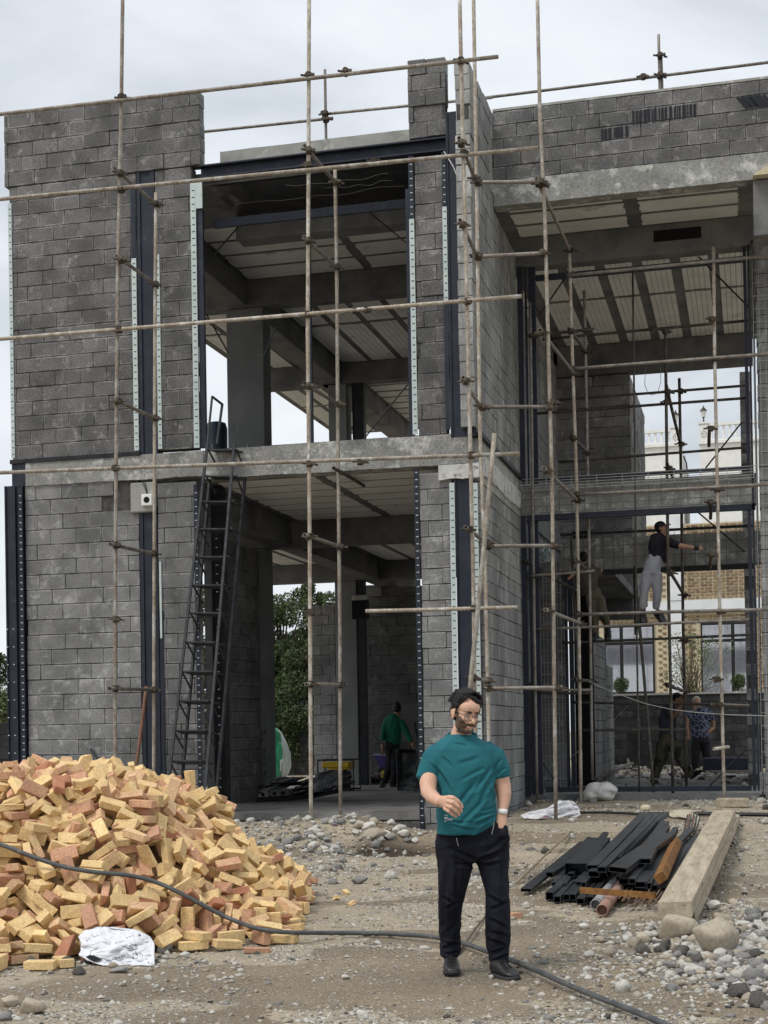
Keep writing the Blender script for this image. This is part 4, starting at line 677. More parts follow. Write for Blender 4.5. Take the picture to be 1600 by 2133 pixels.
-5296, 10722, 1038, -98, 51, -123, -4202, 12234, 381, -117, -157, 114, -6726, 10420, 957, -7, 10, 165, -5144, 13672, 184, 120, -126, 115, -4578, 12214, 793, -61, 47, 64, -7610, 10648, 496, -164, -70, -47,
-7538, 11747, 741, 26, -71, -71, -5124, 11662, 1158, 12, 16, -239, -4653, 12298, 775, -98, -39, -225, -3925, 11987, 211, 81, 118, 135, -7977, 11575, 256, -172, 119, 123, -7922, 10181, 138, 18, 110, 200,
-8151, 12239, 52, 28, -175, -174, -7530, 12117, 720, 126, -36, 75, -5532, 11495, 1183, 56, 101, -39, -5503, 13165, 729, -23, 30, 130, -3736, 10505, 31, 0, 0, 245, -7774, 10744, 219, 198, 67, 136,
-7469, 10576, 565, -118, 140, 165, -5106, 12555, 1038, 23, 175, 168, -7845, 10908, 160, 152, 195, 8, -7377, 11826, 811, -64, -25, 119, -5281, 13033, 781, -35, -243, 28, -7050, 9280, 71, -137, 65, -59,
-6284, 10829, 1070, 99, -18, -130, -5322, 10509, 968, 61, 15, 145, -4605, 12534, 678, 35, 113, 141, -7480, 9583, 119, 132, -12, -173, -4185, 12552, 256, -44, 217, -76, -5461, 13962, 104, 73, -161, 73,
-7522, 9393, 31, 0, 0, 87, -7283, 12593, 758, -8, -246, 42, -6444, 13829, 52, -177, 6, -6, -4683, 11833, 930, -23, -69, 219, -7880, 11224, 268, -225, 53, -53, -7317, 11005, 793, 127, -36, -185,
-7478, 11896, 740, 84, -51, -156, -7988, 11887, 399, -68, 232, 53, -6905, 12001, 967, -74, -104, 155, -5719, 10725, 1053, -68, -15, -78, -7939, 10800, 211, -183, 97, 134, -7616, 11454, 674, 41, -184, -164,
-7092, 13737, 31, -248, -32, 0, -7974, 10301, 191, -43, -33, 227, -7951, 11251, 96, -96, -101, 198, -6894, 11350, 1134, 96, 26, -182, -4068, 12310, 271, 210, 99, -32, -7935, 12543, 318, 201, -134, 30,
-6456, 13628, 288, -131, 58, -164, -5632, 10524, 1125, 115, 170, 123, -5402, 10727, 1122, 1, -81, 222, -7718, 10521, 145, 51, -119, 97, -6403, 10992, 1175, -50, -33, 116, -6436, 13804, 131, 0, 0, 249,
-6094, 10732, 1137, 46, -1, 124, -7890, 12994, 52, -171, -45, 45, -5907, 12788, 894, -78, 130, 26, -4269, 12508, 376, -217, 109, 57, -7189, 12306, 819, -54, -5, -85, -5295, 11733, 1151, 209, 26, -47,
-7881, 10989, 199, -170, 179, -37, -4211, 13033, 237, 95, 32, 220, -7509, 13520, 71, 124, -131, -145, -6946, 10864, 982, -177, -141, -25, -4680, 13214, 260, -236, -82, -14, -6817, 9212, 59, -102, 43, -88,
-5577, 11206, 1070, 53, 66, -215, -7080, 11963, 975, 88, -156, -162, -8127, 12151, 104, -30, -97, 55, -7854, 12986, 170, 121, -39, 158, -6822, 10744, 987, 107, 223, -33, -6946, 12709, 840, -157, -14, 163,
-7989, 12415, 160, 121, 7, 16, -7629, 10168, 182, -107, 217, 55, -7982, 12548, 118, 117, 40, 70, -6649, 10696, 999, 39, -152, 62, -7876, 13093, 104, -45, -171, -45, -8211, 12360, 62, 36, 19, -218,
-3782, 11107, 116, 175, -26, 149, -7234, 9538, 131, 243, -58, -1, -8143, 12596, 189, -174, 31, -68, -5378, 11452, 1135, 1, -24, 137, -6383, 11470, 1181, 4, -200, 129, -4466, 13143, 157, -159, -117, 11,
-6678, 11276, 1179, 10, 48, 65, -5378, 12158, 1117, 147, 124, -71, -6978, 12458, 897, 37, -72, 216, -7144, 12365, 868, 12, 13, 249, -6126, 12868, 872, 11, 219, -109, -5249, 10904, 1053, -45, -242, 33,
-8180, 12306, 131, 55, -214, -101, -4571, 13316, 76, -59, 4, 160, -5379, 11474, 1216, 17, 58, -238, -6984, 11022, 1011, 72, 26, 164, -6412, 9116, 94, 209, -106, -85, -7676, 9518, 52, 94, -150, -149,
-5898, 10895, 1070, -98, -13, -137, -6905, 13742, 122, 244, 28, -24, -6241, 13873, 59, 98, -194, -111, -7730, 10830, 325, 207, -131, 19, -6153, 9071, 62, 8, -39, -20, -7106, 12557, 870, 242, 18, -46,
-6602, 13766, 162, 66, -164, 66, -7277, 9864, 254, 7, 30, 218, -5774, 14192, 52, 120, -130, -130, -7971, 11329, 190, -225, 48, -54, -5976, 14089, 52, 176, -15, -15, -6511, 9145, 79, 56, -35, 206,
-3781, 11279, 150, -222, -82, 5, -7421, 9739, 89, 153, 169, 38, -6678, 9145, 105, -19, -30, 193, -7599, 11039, 551, 120, 150, 138, -6545, 10447, 1008, 124, -26, 48, -6582, 11935, 1222, 243, 11, -6,
-8080, 10908, 256, 67, 86, -225, -5010, 11967, 1123, -3, -7, -136, -6130, 10730, 1054, -12, -77, 171
], float).reshape(-1, 6)
# ================================================================== ground
def ss(a, b, t): t = min(1, max(0, (t-a)/(b-a))); return t*t*(3-2*t)
def gau(x, y, cx, cy, rx, ry): return math.exp(-((x-cx)/rx)**2-((y-cy)/ry)**2)
def G0(x, y):
    g = .14*ss(14, 19, y)
    g += .24*ss(15.5, 21.5, y)*ss(-4.3, -3.0, x)
    g += .24*gau(x, y, -6.0, 18.1, 1.5, .75) + .10*gau(x, y, -4.9, 18.2, .5, .5)
    g += .10*gau(x, y, .1, 10.6, .9, 1.3) + .06*gau(x, y, -.5, 11.9, .5, .5)
    return g
_pit = onZ(812, 1778, .02)
def G(x, y):
    g = G0(x, y)
    d = gau(x, y, _pit.x, _pit.y, .62, .55); g += -.30*d + .05*gau(x, y, _pit.x-.1, _pit.y+.95, .9, .3)
    g += .016*fbm(x, y, 0, 1.3, 5)*(1 if y < 26 else .3) + .03*fbm(x, y, 7, .35, 2)
    if y > 23.2 and x > -3.7: g = min(g, .30)
    if y > 19.75 and x < -3.4: g = min(g, .2)
    if y > 34: g = .36
    return g
PC = (-2.95, 12.5)
def pileH(x, y):
    u = x*cos(YAW)+y*sin(YAW); v = -x*sin(YAW)+y*cos(YAW)
    a = abs((u-PC[0])/2.08); b = abs((v-PC[1])/2.35); r = (a**2.6+b**2.2)**(1/2.4)
    return 1.2*max(0, 1-r**3.6)**.9 if r < 1 else 0
def S(x, y): return max(G(x, y), pileH(x, y)*.97)
def hit(px, py, surf=G, lift=0.0):
    r = ray(px, py); t = 5.0; p = EYE + r*t
    while t < 60:
        p = EYE + r*t
        if p.z <= surf(p.x, p.y)+lift: break
        t += .05
    a, b = t-.05, t
    for _ in range(8):
        m = (a+b)/2; p = EYE + r*m
        if p.z <= surf(p.x, p.y)+lift: b = m
        else: a = m
    return p
def mudf(x, y): return ss(.50, .62, .5+.55*fbm(x*.8+11, y*1.5, 3, .55, 4)+.10*ss(15.5, 9, y) if True else 0)
xs = np.concatenate([np.array([-600, -300, -150, -80, -45, -28, -20, -16]), np.arange(-13, 5.2, .055), np.array([6, 9, 14, 25, 50, 100, 250, 600])])
ys = np.concatenate([np.array([-300, -80, -20, -5, 0, 2, 4, 5.2]), np.arange(6, 24.2, .055), np.array([25, 26, 28, 31, 33.9, 34.1, 38, 44, 52, 65, 90, 150, 300, 650])])
vs = [(x, y, G(x, y) if -14 < x < 5.3 and 5 < y < 50 else (.36 if y > 34 else G0(x, y))) for y in ys for x in xs]
nx = len(xs); fs = [(j*nx+i, j*nx+i+1, (j+1)*nx+i+1, (j+1)*nx+i) for j in range(len(ys)-1) for i in range(nx-1)]
me = bpy.data.meshes.new('ground'); me.from_pydata(vs, [], fs); me.polygons.foreach_set('use_smooth', [True]*len(me.polygons))
def ground_mat():
    m = bpy.data.materials.new('site_soil'); m.use_nodes = True; nt = m.node_tree; N = nt.nodes; L = nt.links; b = N['Principled BSDF']
    co = N.new('ShaderNodeNewGeometry').outputs['Position']
    def noise(s, d=6, r=.6):
        n = N.new('ShaderNodeTexNoise'); n.inputs['Scale'].default_value = s; n.inputs['Detail'].default_value = d; n.inputs['Roughness'].default_value = r; L.new(co, n.inputs['Vector']); return n.outputs['Fac']
    def mr(f, a, c, lo=0, hi=1):
        r = N.new('ShaderNodeMapRange'); [setattr(r.inputs[i+1], 'default_value', v) for i, v in enumerate((a, c, lo, hi))]; L.new(f, r.inputs[0]); return r.outputs[0]
    def mix(f, a, c):
        x = N.new('ShaderNodeMix'); x.data_type = 'RGBA'
        for s_, v in ((x.inputs[0], f), (x.inputs[6], a), (x.inputs[7], c)):
            if isinstance(v, tuple): s_.default_value = (*v, 1)
            elif isinstance(v, float): s_.default_value = v
            else: L.new(v, s_)
        return x.outputs[2]
    mud = mix(mr(noise(.9), .4, .62), (.25, .195, .13), (.17, .135, .092))
    dry = mix(mr(noise(2.5), .38, .6), (.42, .35, .25), (.33, .28, .205))
    an = N.new('ShaderNodeAttribute'); an.attribute_name = 'mud'; ad_ = N.new('ShaderNodeMath'); ad_.operation = 'ADD'; L.new(an.outputs['Fac'], ad_.inputs[0]); L.new(mr(noise(6, 5, .65), .3, .7, -.25, .25), ad_.inputs[1]); base = mix(mr(ad_.outputs[0], .35, .65), dry, mud)
    # grit
    g = noise(55, 3, .75); base = mix(mr(g, .52, .68, 0, .75), base, (.42, .39, .33)); base = mix(mr(g, .44, .32, 0, .7), base, (.06, .052, .042))
    vo = N.new('ShaderNodeTexVoronoi'); vo.inputs['Scale'].default_value = 38; L.new(co, vo.inputs['Vector'])
    sep = N.new('ShaderNodeSeparateColor'); L.new(vo.outputs['Color'], sep.inputs[0])
    pebm = N.new('ShaderNodeMath'); pebm.operation = 'MULTIPLY'; L.new(mr(vo.outputs['Distance'], .42, .30), pebm.inputs[0]); L.new(mr(sep.outputs[0], .60, .66), pebm.inputs[1])
    m2 = N.new('ShaderNodeMath'); m2.operation = 'MULTIPLY'; L.new(pebm.outputs[0], m2.inputs[0]); L.new(mr(noise(1.1, 5), .40, .52), m2.inputs[1])
    base = mix(m2.outputs[0], base, mix(sep.outputs[1], (.30, .28, .24), (.52, .5, .45)))
    # soil colour goes dark brown towards the middle of the pit
    sx = N.new('ShaderNodeSeparateXYZ'); L.new(co, sx.inputs[0])
    dp = N.new('ShaderNodeVectorMath'); dp.operation = 'DISTANCE'; dp.inputs[1].default_value = (_pit.x, _pit.y, -.1); L.new(co, dp.inputs[0])
    base = mix(mr(dp.outputs['Value'], .75, .45), base, (.055, .038, .024))
    L.new(base, b.inputs['Base Color'])
    L.new(mr(noise(.8), .42, .6, .55, .95), b.inputs['Roughness']); b.inputs['Specular IOR Level'].default_value = .35
    bp = N.new('ShaderNodeBump'); bp.inputs['Strength'].default_value = .9; bp.inputs['Distance'].default_value = .02; L.new(noise(30, 6, .7), bp.inputs['Height'])
    bp2 = N.new('ShaderNodeBump'); bp2.inputs['Strength'].default_value = 1; bp2.inputs['Distance'].default_value = .02; L.new(m2.outputs[0], bp2.inputs['Height']); L.new(bp.outputs[0], bp2.inputs['Normal']); L.new(bp2.outputs[0], b.inputs['Normal'])
    return m
at_ = me.attributes.new('mud', 'FLOAT', 'POINT'); at_.data.foreach_set('value', [mudf(v[0], v[1]) if -14 < v[0] < 5.3 and 5 < v[1] < 25 else 0 for v in vs])
me.materials.append(ground_mat()); o = link('ground', me); tag(o, kind='structure')
# ---- stones
ST = [mat('stone_pale', (.47, .45, .405), (.58, .56, .51), 18, .85, (.30, .28, .24), 26, (.54, .66), space='O', rnd=.15, bump=.4), mat('stone_tan', (.33, .28, .21), (.43, .38, .30), 14, .85, (.5, .48, .44), 25, (.6, .7), space='O', rnd=.2, bump=.4),
      mat('stone_grey', (.20, .195, .185), (.28, .272, .26), 14, .8, (.4, .4, .4), 22, (.6, .7), space='O', rnd=.2, bump=.4), mat('stone_dark', (.07, .065, .06), (.12, .11, .1), 14, .85, space='O', rnd=.2, bump=.5)]
def stone_mesh(name, seed, sub=2, rough=.18, flat=.6, m=0):
    bm = bmesh.new(); bmesh.ops.create_icosphere(bm, subdivisions=sub, radius=.5); R = random.Random(seed); o3 = Vector((R.uniform(0, 50), R.uniform(0, 50), R.uniform(0, 50)))
    cut = [(Vector((R.uniform(-1, 1), R.uniform(-1, 1), R.uniform(-1, 1))).normalized(), R.uniform(.25, .40)) for _ in range(9)]
    for v in bm.verts:
        d = 1+rough*mnoise.fractal(v.co*3+o3, 1, 2, 3)+.10*mnoise.fractal(v.co*9+o3, 1, 2, 3)
        v.co *= d
        for n, k in cut:
            e_ = v.co.dot(n)-k
            if e_ > 0: v.co -= n*e_*.85
        v.co.z *= flat; v.co.y *= .8
    me = bpy.data.meshes.new(name); bm.to_mesh(me); bm.free(); me.polygons.foreach_set('use_smooth', [sub > 2]*len(me.polygons)); me.materials.append(ST[m]); return me
rng = np.random.default_rng(11)
def ico(sub):
    bm = bmesh.new(); bmesh.ops.create_icosphere(bm, subdivisions=sub, radius=.5) if sub else None
    v = np.array([x.co[:] for x in bm.verts]); f = np.array([[q.index for q in p.verts] for p in bm.faces]); bm.free(); return v, f
OCT = (np.array([(.5, 0, 0), (-.5, 0, 0), (0, .5, 0), (0, -.5, 0), (0, 0, .5), (0, 0, -.3)], float)*1.0, np.array([(0, 2, 4), (2, 1, 4), (1, 3, 4), (3, 0, 4)]))
ICO1 = ico(1)
def scatter(name, pts, sizes, base, mats, probs, label, flat=(.40, .75), sink=.36):
    bv, bf = base; n = len(pts); nv = len(bv)
    V = bv[None]*np.ones((n, 1, 1)); V = V*(1+.42*rng.uniform(-1, 1, (n, nv, 1)))
    sc = np.stack([rng.uniform(.8, 1.3, n), rng.uniform(.6, 1, n), rng.uniform(*flat, n)], 1)*sizes[:, None]
    V = V*sc[:, None, :]; a = rng.uniform(0, 2*pi, n); t = rng.uniform(-.4, .4, n)
    y = V[:, :, 1]*np.cos(t)[:, None]-V[:, :, 2]*np.sin(t)[:, None]; z = V[:, :, 1]*np.sin(t)[:, None]+V[:, :, 2]*np.cos(t)[:, None]
    x = V[:, :, 0]; X = x*np.cos(a)[:, None]-y*np.sin(a)[:, None]; Yv = x*np.sin(a)[:, None]+y*np.cos(a)[:, None]
    P = np.stack([X+pts[:, 0, None], Yv+pts[:, 1, None], z+pts[:, 2, None]+(sc[:, 2]*(.5-sink))[:, None]], 2).reshape(-1, 3)
    F = (bf[None]+(np.arange(n)*nv)[:, None, None]).reshape(-1, 3)
    me = bpy.data.meshes.new(name); me.vertices.add(len(P)); me.vertices.foreach_set('co', P.ravel()); me.loops.add(len(F)*3); me.loops.foreach_set('vertex_index', F.ravel().astype(np.int32))
    me.polygons.add(len(F)); me.polygons.foreach_set('loop_start', np.arange(0, len(F)*3, 3, dtype=np.int32)); me.polygons.foreach_set('loop_total', np.full(len(F), 3, np.int32))
    me.polygons.foreach_set('material_index', np.repeat(rng.choice(len(mats), n, p=probs), len(bf)).astype(np.int32))
    for m in mats: me.materials.append(m)
    me.update(calc_edges=True); me.validate(); o = link(name, me); tag(o, label, name, kind='stuff'); return o
def sample(n, zmin, zmax, dens):
    out = []; q = 0
    while len(out) < n and q < n*12:
        q += 1
        Z = 1/rng.uniform(1/zmax, 1/zmin); px = rng.uniform(-60, 1960); l = (px-800)/FPX*Z
        x = l*cos(YAW)-Z*sin(YAW); y = l*sin(YAW)+Z*cos(YAW)
        if (x < XR+.02 and y > D-.02 and x > -10.6) or y > Y2-.1: continue
        if pileH(x, y) > .25: continue
        if rng.uniform() < dens(x, y): out.append((x, y, G(x, y)))
    return np.array(out)
def dens_fine(x, y):
    d = .12+1.0*ss(.38, .62, .5+.62*fbm(x+40, y, 0, .9, 5)); d *= .35+.65*ss(9.5, 14.5, y); return min(1, d)*(1-.8*mudf(x, y))
def dens_mid(x, y):
    d = .05+.9*ss(.42, .75, .5+.6*fbm(x, y+30, 0, .7, 4)); d *= (.16+.84*ss(12, 15.5, y))*(1-.75*mudf(x, y))
    d += .9*gau(x, y, -5.6, 17.4, 1.6, 1.2) + .9*gau(x, y, .15, 9.9, .8, 1.2); return min(1, d)*(1-.95*gau(x, y, _pit.x, _pit.y, .55, .5))
P1 = sample(62000, 6.3, 24, dens_fine); scatter('gravel', P1, rng.lognormal(math.log(.013), .45, len(P1)).clip(.005, .04), OCT, ST, [.34, .46, .13, .07], 'fine pale gravel strewn over the brown site soil')
P2 = sample(15500, 6.5, 24, dens_mid); scatter('pebbles', P2, rng.lognormal(math.log(.034), .35, len(P2)).clip(.015, .075), ICO1, ST, [.44, .34, .16, .06], 'loose pale pebbles strewn across the building site')
heap = lambda x, y: min(1, gau(x, y, -5.7, 17.7, 1.3, .75)+gau(x, y, .2, 9.9, .55, .9)+.8*gau(x, y, -4.9, 17.9, 1.0, .5)+.06*ss(13, 15, y)+.5*gau(x, y, -2.9, 22.6, .5, .5)+.4*gau(x, y, .0, 22.6, .8, .4))
P3 = sample(1500, 6.5, 24, heap); scatter('rubble', P3, rng.lognormal(math.log(.075), .3, len(P3)).clip(.04, .16), ico(2), ST, [.42, .18, .34, .06], 'white and grey rubble stones heaped before the building', (.5, .9), .3)
SM = [stone_mesh('stone_shape_%d' % i, 100+i, 3, .2, (.55, .7, .8)[i % 3], (0, 1, 2, 0, 1, 3)[i]) for i in range(6)]
SMM = {}
def stone(px, py, w, k=0, m=None, label=None, group=None, flat=1.0, lift=0, rz=None, tall=None):
    """boulder whose base centre is seen at px, py and which is w photo pixels wide"""
    p = hit(px, py, G, lift); sc = w/FPX*(p-EYE).dot(_F)*.95; me = SM[k]
    if m is not None:
        if (k, m) not in SMM: SMM[(k, m)] = me.copy(); SMM[(k, m)].materials[0] = ST[m]
        me = SMM[(k, m)]
    R = random.Random(int(px*7+py)); h = sc*flat*.7
    o = link('stone', me, None, (p.x, p.y, p.z+h*.28), (R.uniform(-.15, .15), R.uniform(-.15, .15), rz if rz is not None else R.uniform(0, 6)), (sc, sc, sc*flat))
    return tag(o, label, 'stone', group)
for a in ((748, 1841, 40, 0, 2, 'smooth round grey boulder alone on the soil right of the brick pile'), (66, 2110, 68, 1, 1, 'tan boulder with a pale top in the bottom left corner', None, 1.1), (20, 2095, 50, 3, 1, 'brown flat rock behind the corner boulder at bottom left'),
          (8, 2125, 36, 2, 2, 'grey stone cut by the left edge of the photo at the bottom'), (98, 2020, 40, 1, 1, 'rounded tan stone in front of the left brick pile foot'), (66, 2012, 46, 4, 3, 'dark earth clod left of the rounded tan stone'), (140, 2016, 46, 5, 3, 'dark clod touching the left corner of the white sack'),
          (165, 2030, 34, 5, 3, 'dark clod in front of the white sack, lowest of three'), (384, 1996, 32, 3, 0, 'smooth pale egg shaped stone right of the white sack'), (345, 1985, 44, 5, 3, 'dark soil clod between white sack and pale egg stone'), (246, 2025, 50, 2, 2, 'flat grey slab stone just below the white sack', None, .45),
          (1490, 1985, 128, 3, 1, 'largest grey boulder at the near end of the timber planks', None, 1.3), (1410, 1955, 105, 1, 1, 'brown boulder left of the largest boulder under the planks', None, 1.1), (1335, 1965, 50, 4, 1, 'yellowish rough rock at the left end of the boulder row'), (1375, 1980, 40, 0, 0, 'white rounded boulder between two brown clods', None, 1.2),
          (1340, 1985, 40, 5, 3, 'dark brown clod below the yellowish rock'), (1420, 1990, 44, 5, 3, 'dark brown clod between white boulder and largest boulder'), (1385, 1940, 38, 3, 1, 'tan stone tucked under the near plank end'), (1484, 1895, 44, 0, 0, 'pale boulder beside the near end of the timber planks', None, 1.1),
          (1465, 1880, 34, 3, 0, 'white stone behind the pale boulder by the planks'), (1528, 1885, 30, 1, 1, 'small tan stone right of the pale boulder'), (1528, 1975, 36, 0, 1, 'pinkish flat stone on the right of the largest boulder'), (1540, 2075, 68, 5, 3, 'dark earth clod near the lower right edge, larger of two', None, .8), (1580, 2095, 60, 5, 3, 'dark earth clod cut by the lower right edge'),
          (765, 1950, 20, 5, 3, 'small black clod resting just behind the grey hose'), (720, 2040, 24, 3, 0, 'white pebble on the mud, largest left of the walking man'), (1095, 1705, 20, 0, 0, 'white stone at the far left of the steel tube stack'), (1112, 1850, 26, 1, 0, 'white stone against the left end of the tube stack'), (1090, 1855, 26, 5, 1, 'brown stone at the left tip of the lowest tube'),
          (780, 1745, 56, 4, 1, 'broad tan rock on the rubble ridge behind the pit', None, .8), (768, 1730, 40, 0, 0, 'white boulder on the rubble ridge, beside the broad tan rock', None, 1.2), (840, 1742, 34, 3, 0, 'white stone under the slab edge behind the pit'), (812, 1748, 30, 0, 0, 'pale stone in the middle of the ridge behind the pit'), (655, 1738, 36, 0, 0, 'white stone at the foot of the second scaffold pole'),
          (1030, 1810, 22, 0, 0, 'pale stone seen between the legs of the walking man'), (1225, 1995, 30, 2, 0, 'pale stone between hose and steel tubes'), (1300, 1940, 26, 0, 0, 'pale round stone in front of the rusty round pipes'), (1215, 1935, 30, 3, 0, 'white stone below the square tube ends')):
    stone(*a[:5], label=a[5], group=(a[6] if len(a) > 6 else None), flat=(a[7] if len(a) > 7 else 1.0))
R = random.Random(21)
for i in range(120):      # rounded river stones of the little heap at lower right
    u, v = R.gauss(0, 1), R.gauss(0, 1); px, py = 1520+u*62, 2010+v*26+u*14
    if px < 1390 or px > 1640 or py > 2090: continue
    stone(px, py, R.uniform(18, 40), R.choice((0, 1, 2, 3, 4)), R.choice((0, 2, 2, 2, 2, 1)), 'river stone in the loose grey heap at the lower right', 'river stones heaped at the lower right')
for i in range(70):
    px, py = R.uniform(590, 900), R.uniform(1715, 1800)
    if abs(px-815) < 90 and py > 1755: continue
    stone(px, py, R.uniform(14, 28), R.choice((0, 1, 2, 3, 4)), R.choice((0, 0, 0, 2, 1)), 'pale cobble on the rubble heap left of the pit', 'pale cobbles before the ground floor opening')
# ---- brick pile
BRK = [mat('brick_yellow', (.75, .555, .285), (.66, .465, .225), 9, .9, (.40, .30, .17), 14, (.62, .72), space='O', rnd=.12, grain=.18, gscale=60, bump=.6, bscale=50), mat('brick_sand', (.68, .455, .275), (.60, .385, .225), 8, .9, (.62, .45, .22), 7, (.5, .62), space='O', rnd=.15, grain=.2, gscale=60, bump=.6, bscale=50),
       mat('brick_orange', (.56, .32, .205), (.48, .26, .165), 8, .9, (.56, .36, .2), 7, (.52, .64), space='O', rnd=.18, grain=.2, gscale=60, bump=.6, bscale=50), mat('brick_red', (.38, .16, .095), (.46, .22, .13), 8, .9, (.45, .25, .14), 8, (.58, .66), space='O', rnd=.15, grain=.2, bump=.6, bscale=50)]
def brick_variants(m, k):
    out = []
    for s in range(k):
        R = random.Random(s); bm = bmesh.new(); bmesh.ops.create_cube(bm, size=1)
        for v in bm.verts: v.co = Vector((v.co.x*.196, v.co.y*.094, v.co.z*.055))
        bmesh.ops.bevel(bm, geom=bm.edges[:], offset=.003, segments=1, affect='EDGES')
        if s == 1: # chipped corner
            n = Vector((1, .8, 1)).normalized()
            for v in bm.verts:
                if v.co.dot(n) > .070: v.co -= n*(v.co.dot(n)-.070)
        for v in bm.verts: v.co += Vector((R.uniform(-1, 1), R.uniform(-1, 1), R.uniform(-1, 1)))*.0016
        me = bpy.data.meshes.new('brick_shape'); bm.to_mesh(me); bm.free(); me.materials.append(m); out.append(me)
    return out
BM = [brick_variants(m, 3) for m in BRK]
CN = ['yellow', 'sand coloured', 'orange', 'dark red']
R = random.Random(9); rest = MB()
tmpl = [(tuple(v.co), ) for v in BM[0][0].vertices]; tf = [tuple(p.vertices) for p in BM[0][0].polygons]
for i, r_ in enumerate(_B):
    p = Vector(r_[:3]/1000); q3 = r_[3:6]/250; w = math.sqrt(max(0, 1-float((q3**2).sum())))
    from mathutils import Quaternion
    q = Quaternion((w, *q3)); t = R.random()+.18*fbm(p.x, p.y, p.z, 1.3); k = 0 if t < .52 else 1 if t < .78 else 2 if t < .955 else 3
    p.z += G0(p.x, p.y)*.5
    if i < 300:
        o = link('brick', R.choice(BM[k]), None, p); o.rotation_mode = 'QUATERNION'; o.rotation_quaternion = q
        tag(o, CN[k]+' fired brick tumbled on the big loose brick pile', 'brick', CN[k]+' bricks of the tumbled pile')
    else:
        M_ = Matrix.Translation(p) @ q.to_matrix().to_4x4(); rest.mi = k; rest.add([M_ @ Vector(c[0]) for c in tmpl], tf)
tag(rest.build('brick', BRK), 'smaller visible and buried bricks filling the big brick pile', 'bricks', kind='stuff')
R = random.Random(77); fill = MB()
for i in range(1500):
    u, v = R.uniform(-4.9, -.5), R.uniform(9.9, 14.9); x = u*cos(YAW)-v*sin(YAW); y = u*sin(YAW)+v*cos(YAW); h = pileH(x, y)
    if h < .22: continue
    gx, gy = (pileH(x+.03, y)-pileH(x-.03, y))/.06, (pileH(x, y+.03)-pileH(x, y-.03))/.06; n_ = Vector((-gx, -gy, 1)).normalized(); q = Vector((0, 0, 1)).rotation_difference(n_)
    M_ = Matrix.Translation(Vector((x, y, h))-n_*R.uniform(.10, .19)) @ q.to_matrix().to_4x4() @ Euler((R.gauss(0, .5), R.gauss(0, .5), R.uniform(0, 6.3))).to_matrix().to_4x4(); t = R.random(); fill.mi = 0 if t < .6 else 1 if t < .82 else 2 if t < .96 else 3; fill.add([M_ @ Vector(c[0]) for c in tmpl], tf)
tag(fill.build('brick', BRK), 'buried bricks glimpsed between the outer ones of the pile', 'bricks', kind='stuff')
mb = MB(); vs = []; n = 60
for j in range(n):
    for i in range(n):
        u = -5.1+4.8*i/(n-1); v = 9.8+5.4*j/(n-1); x = u*cos(YAW)-v*sin(YAW); y = u*sin(YAW)+v*cos(YAW); h = pileH(x, y); vs.append((x, y, h-.30 if h > .32 else -.1))
mb.add(vs, [(j*n+i, j*n+i+1, (j+1)*n+i+1, (j+1)*n+i) for j in range(n-1) for i in range(n-1)]); tag(mb.build('brick_dust', mat('brick_dust', (.3, .2, .1), (.2, .12, .06), 9)), 'packed brick dust and broken pieces inside the big pile', 'brick dust', kind='stuff')
for px, py, k in ((722, 1863, 0), (733, 1886, 1), (700, 1875, 0)):
    p = hit(px, py); o = link('brick', BM[k][1], None, (p.x, p.y, p.z+.02), (.2, .3, px)); o.scale = (.35, .5, .6); tag(o, 'small broken brick crumb right of the brick pile', 'brick crumb', 'broken brick crumbs beside the pile')
p = hit(1072, 1912); tag(link('brick', BM[2][0], None, (p.x, p.y, p.z+.02), (0, .1, .9), (.55, .8, .8)), 'half orange brick lying on the soil right of the walking man', 'brick')
p = hit(535, 1985); tag(link('brick', BM[2][2], None, (p.x, p.y, p.z+.02), (0, .05, .4), (.9, .8, .6)), 'flat orange brick piece lying before the pile foot', 'brick')
# ================================================================== scaffolding
YF, YB, YD, YE, YG = 18.1, 19.3, 19.45, 22.2, 23.15
def coupler_mesh():
    mb = MB(); mb.tube([(0, 0, -.042), (0, 0, .042)], .040, 10); mb.tube([(0, -.06, 0), (0, .06, 0)], .036, 8)
    mb.bar((-.06, .01, .018), (.06, .01, .018), .022, .03); mb.bar((.035, -.04, -.012), (.085, -.04, -.012), .03, .035); mb.tube([(-.05, -.02, 0), (-.10, -.02, .01)], .014, 6); mb.tube([(.05, .03, 0), (.105, .045, -.01)], .014, 6)
    return mb.mesh('coupler_shape', CLAMP)
CM = coupler_mesh()
def coupler(par, p, rz=0, ry=0): return link('coupler', CM, par, p, (random.uniform(-.2, .2), ry, rz+random.uniform(-.5, .5)))
def pipe(par, name, p, q, m=PIPE, r=.0255, hollow=.78, n=10, sag=0):
    p, q = Vector(p), Vector(q); k = 7; dv = (q-p).normalized().orthogonal(); R = random.Random(int(p.x*100+q.z*10)); a = R.uniform(-.006, .006)
    pts = [p.lerp(q, i/k)+dv*a*sin(pi*i/k) for i in range(k+1)]
    return MB().tube(pts, r, n, hollow=hollow).build(name, m, par, smooth=True)
FS = site('scaffold', (-6, YF, .2), 'tall front scaffold of rusty tubes standing before the left facade', 'scaffold')
RS = site('scaffold', (-1.4, YE, .45), 'scaffold tower of paired tubes standing in the right bay', 'scaffold')
RR = site('guard_rail', (-4, 21.5, 9.6), 'thin tube guard rail along the roof edge behind the parapets', 'guard rail')
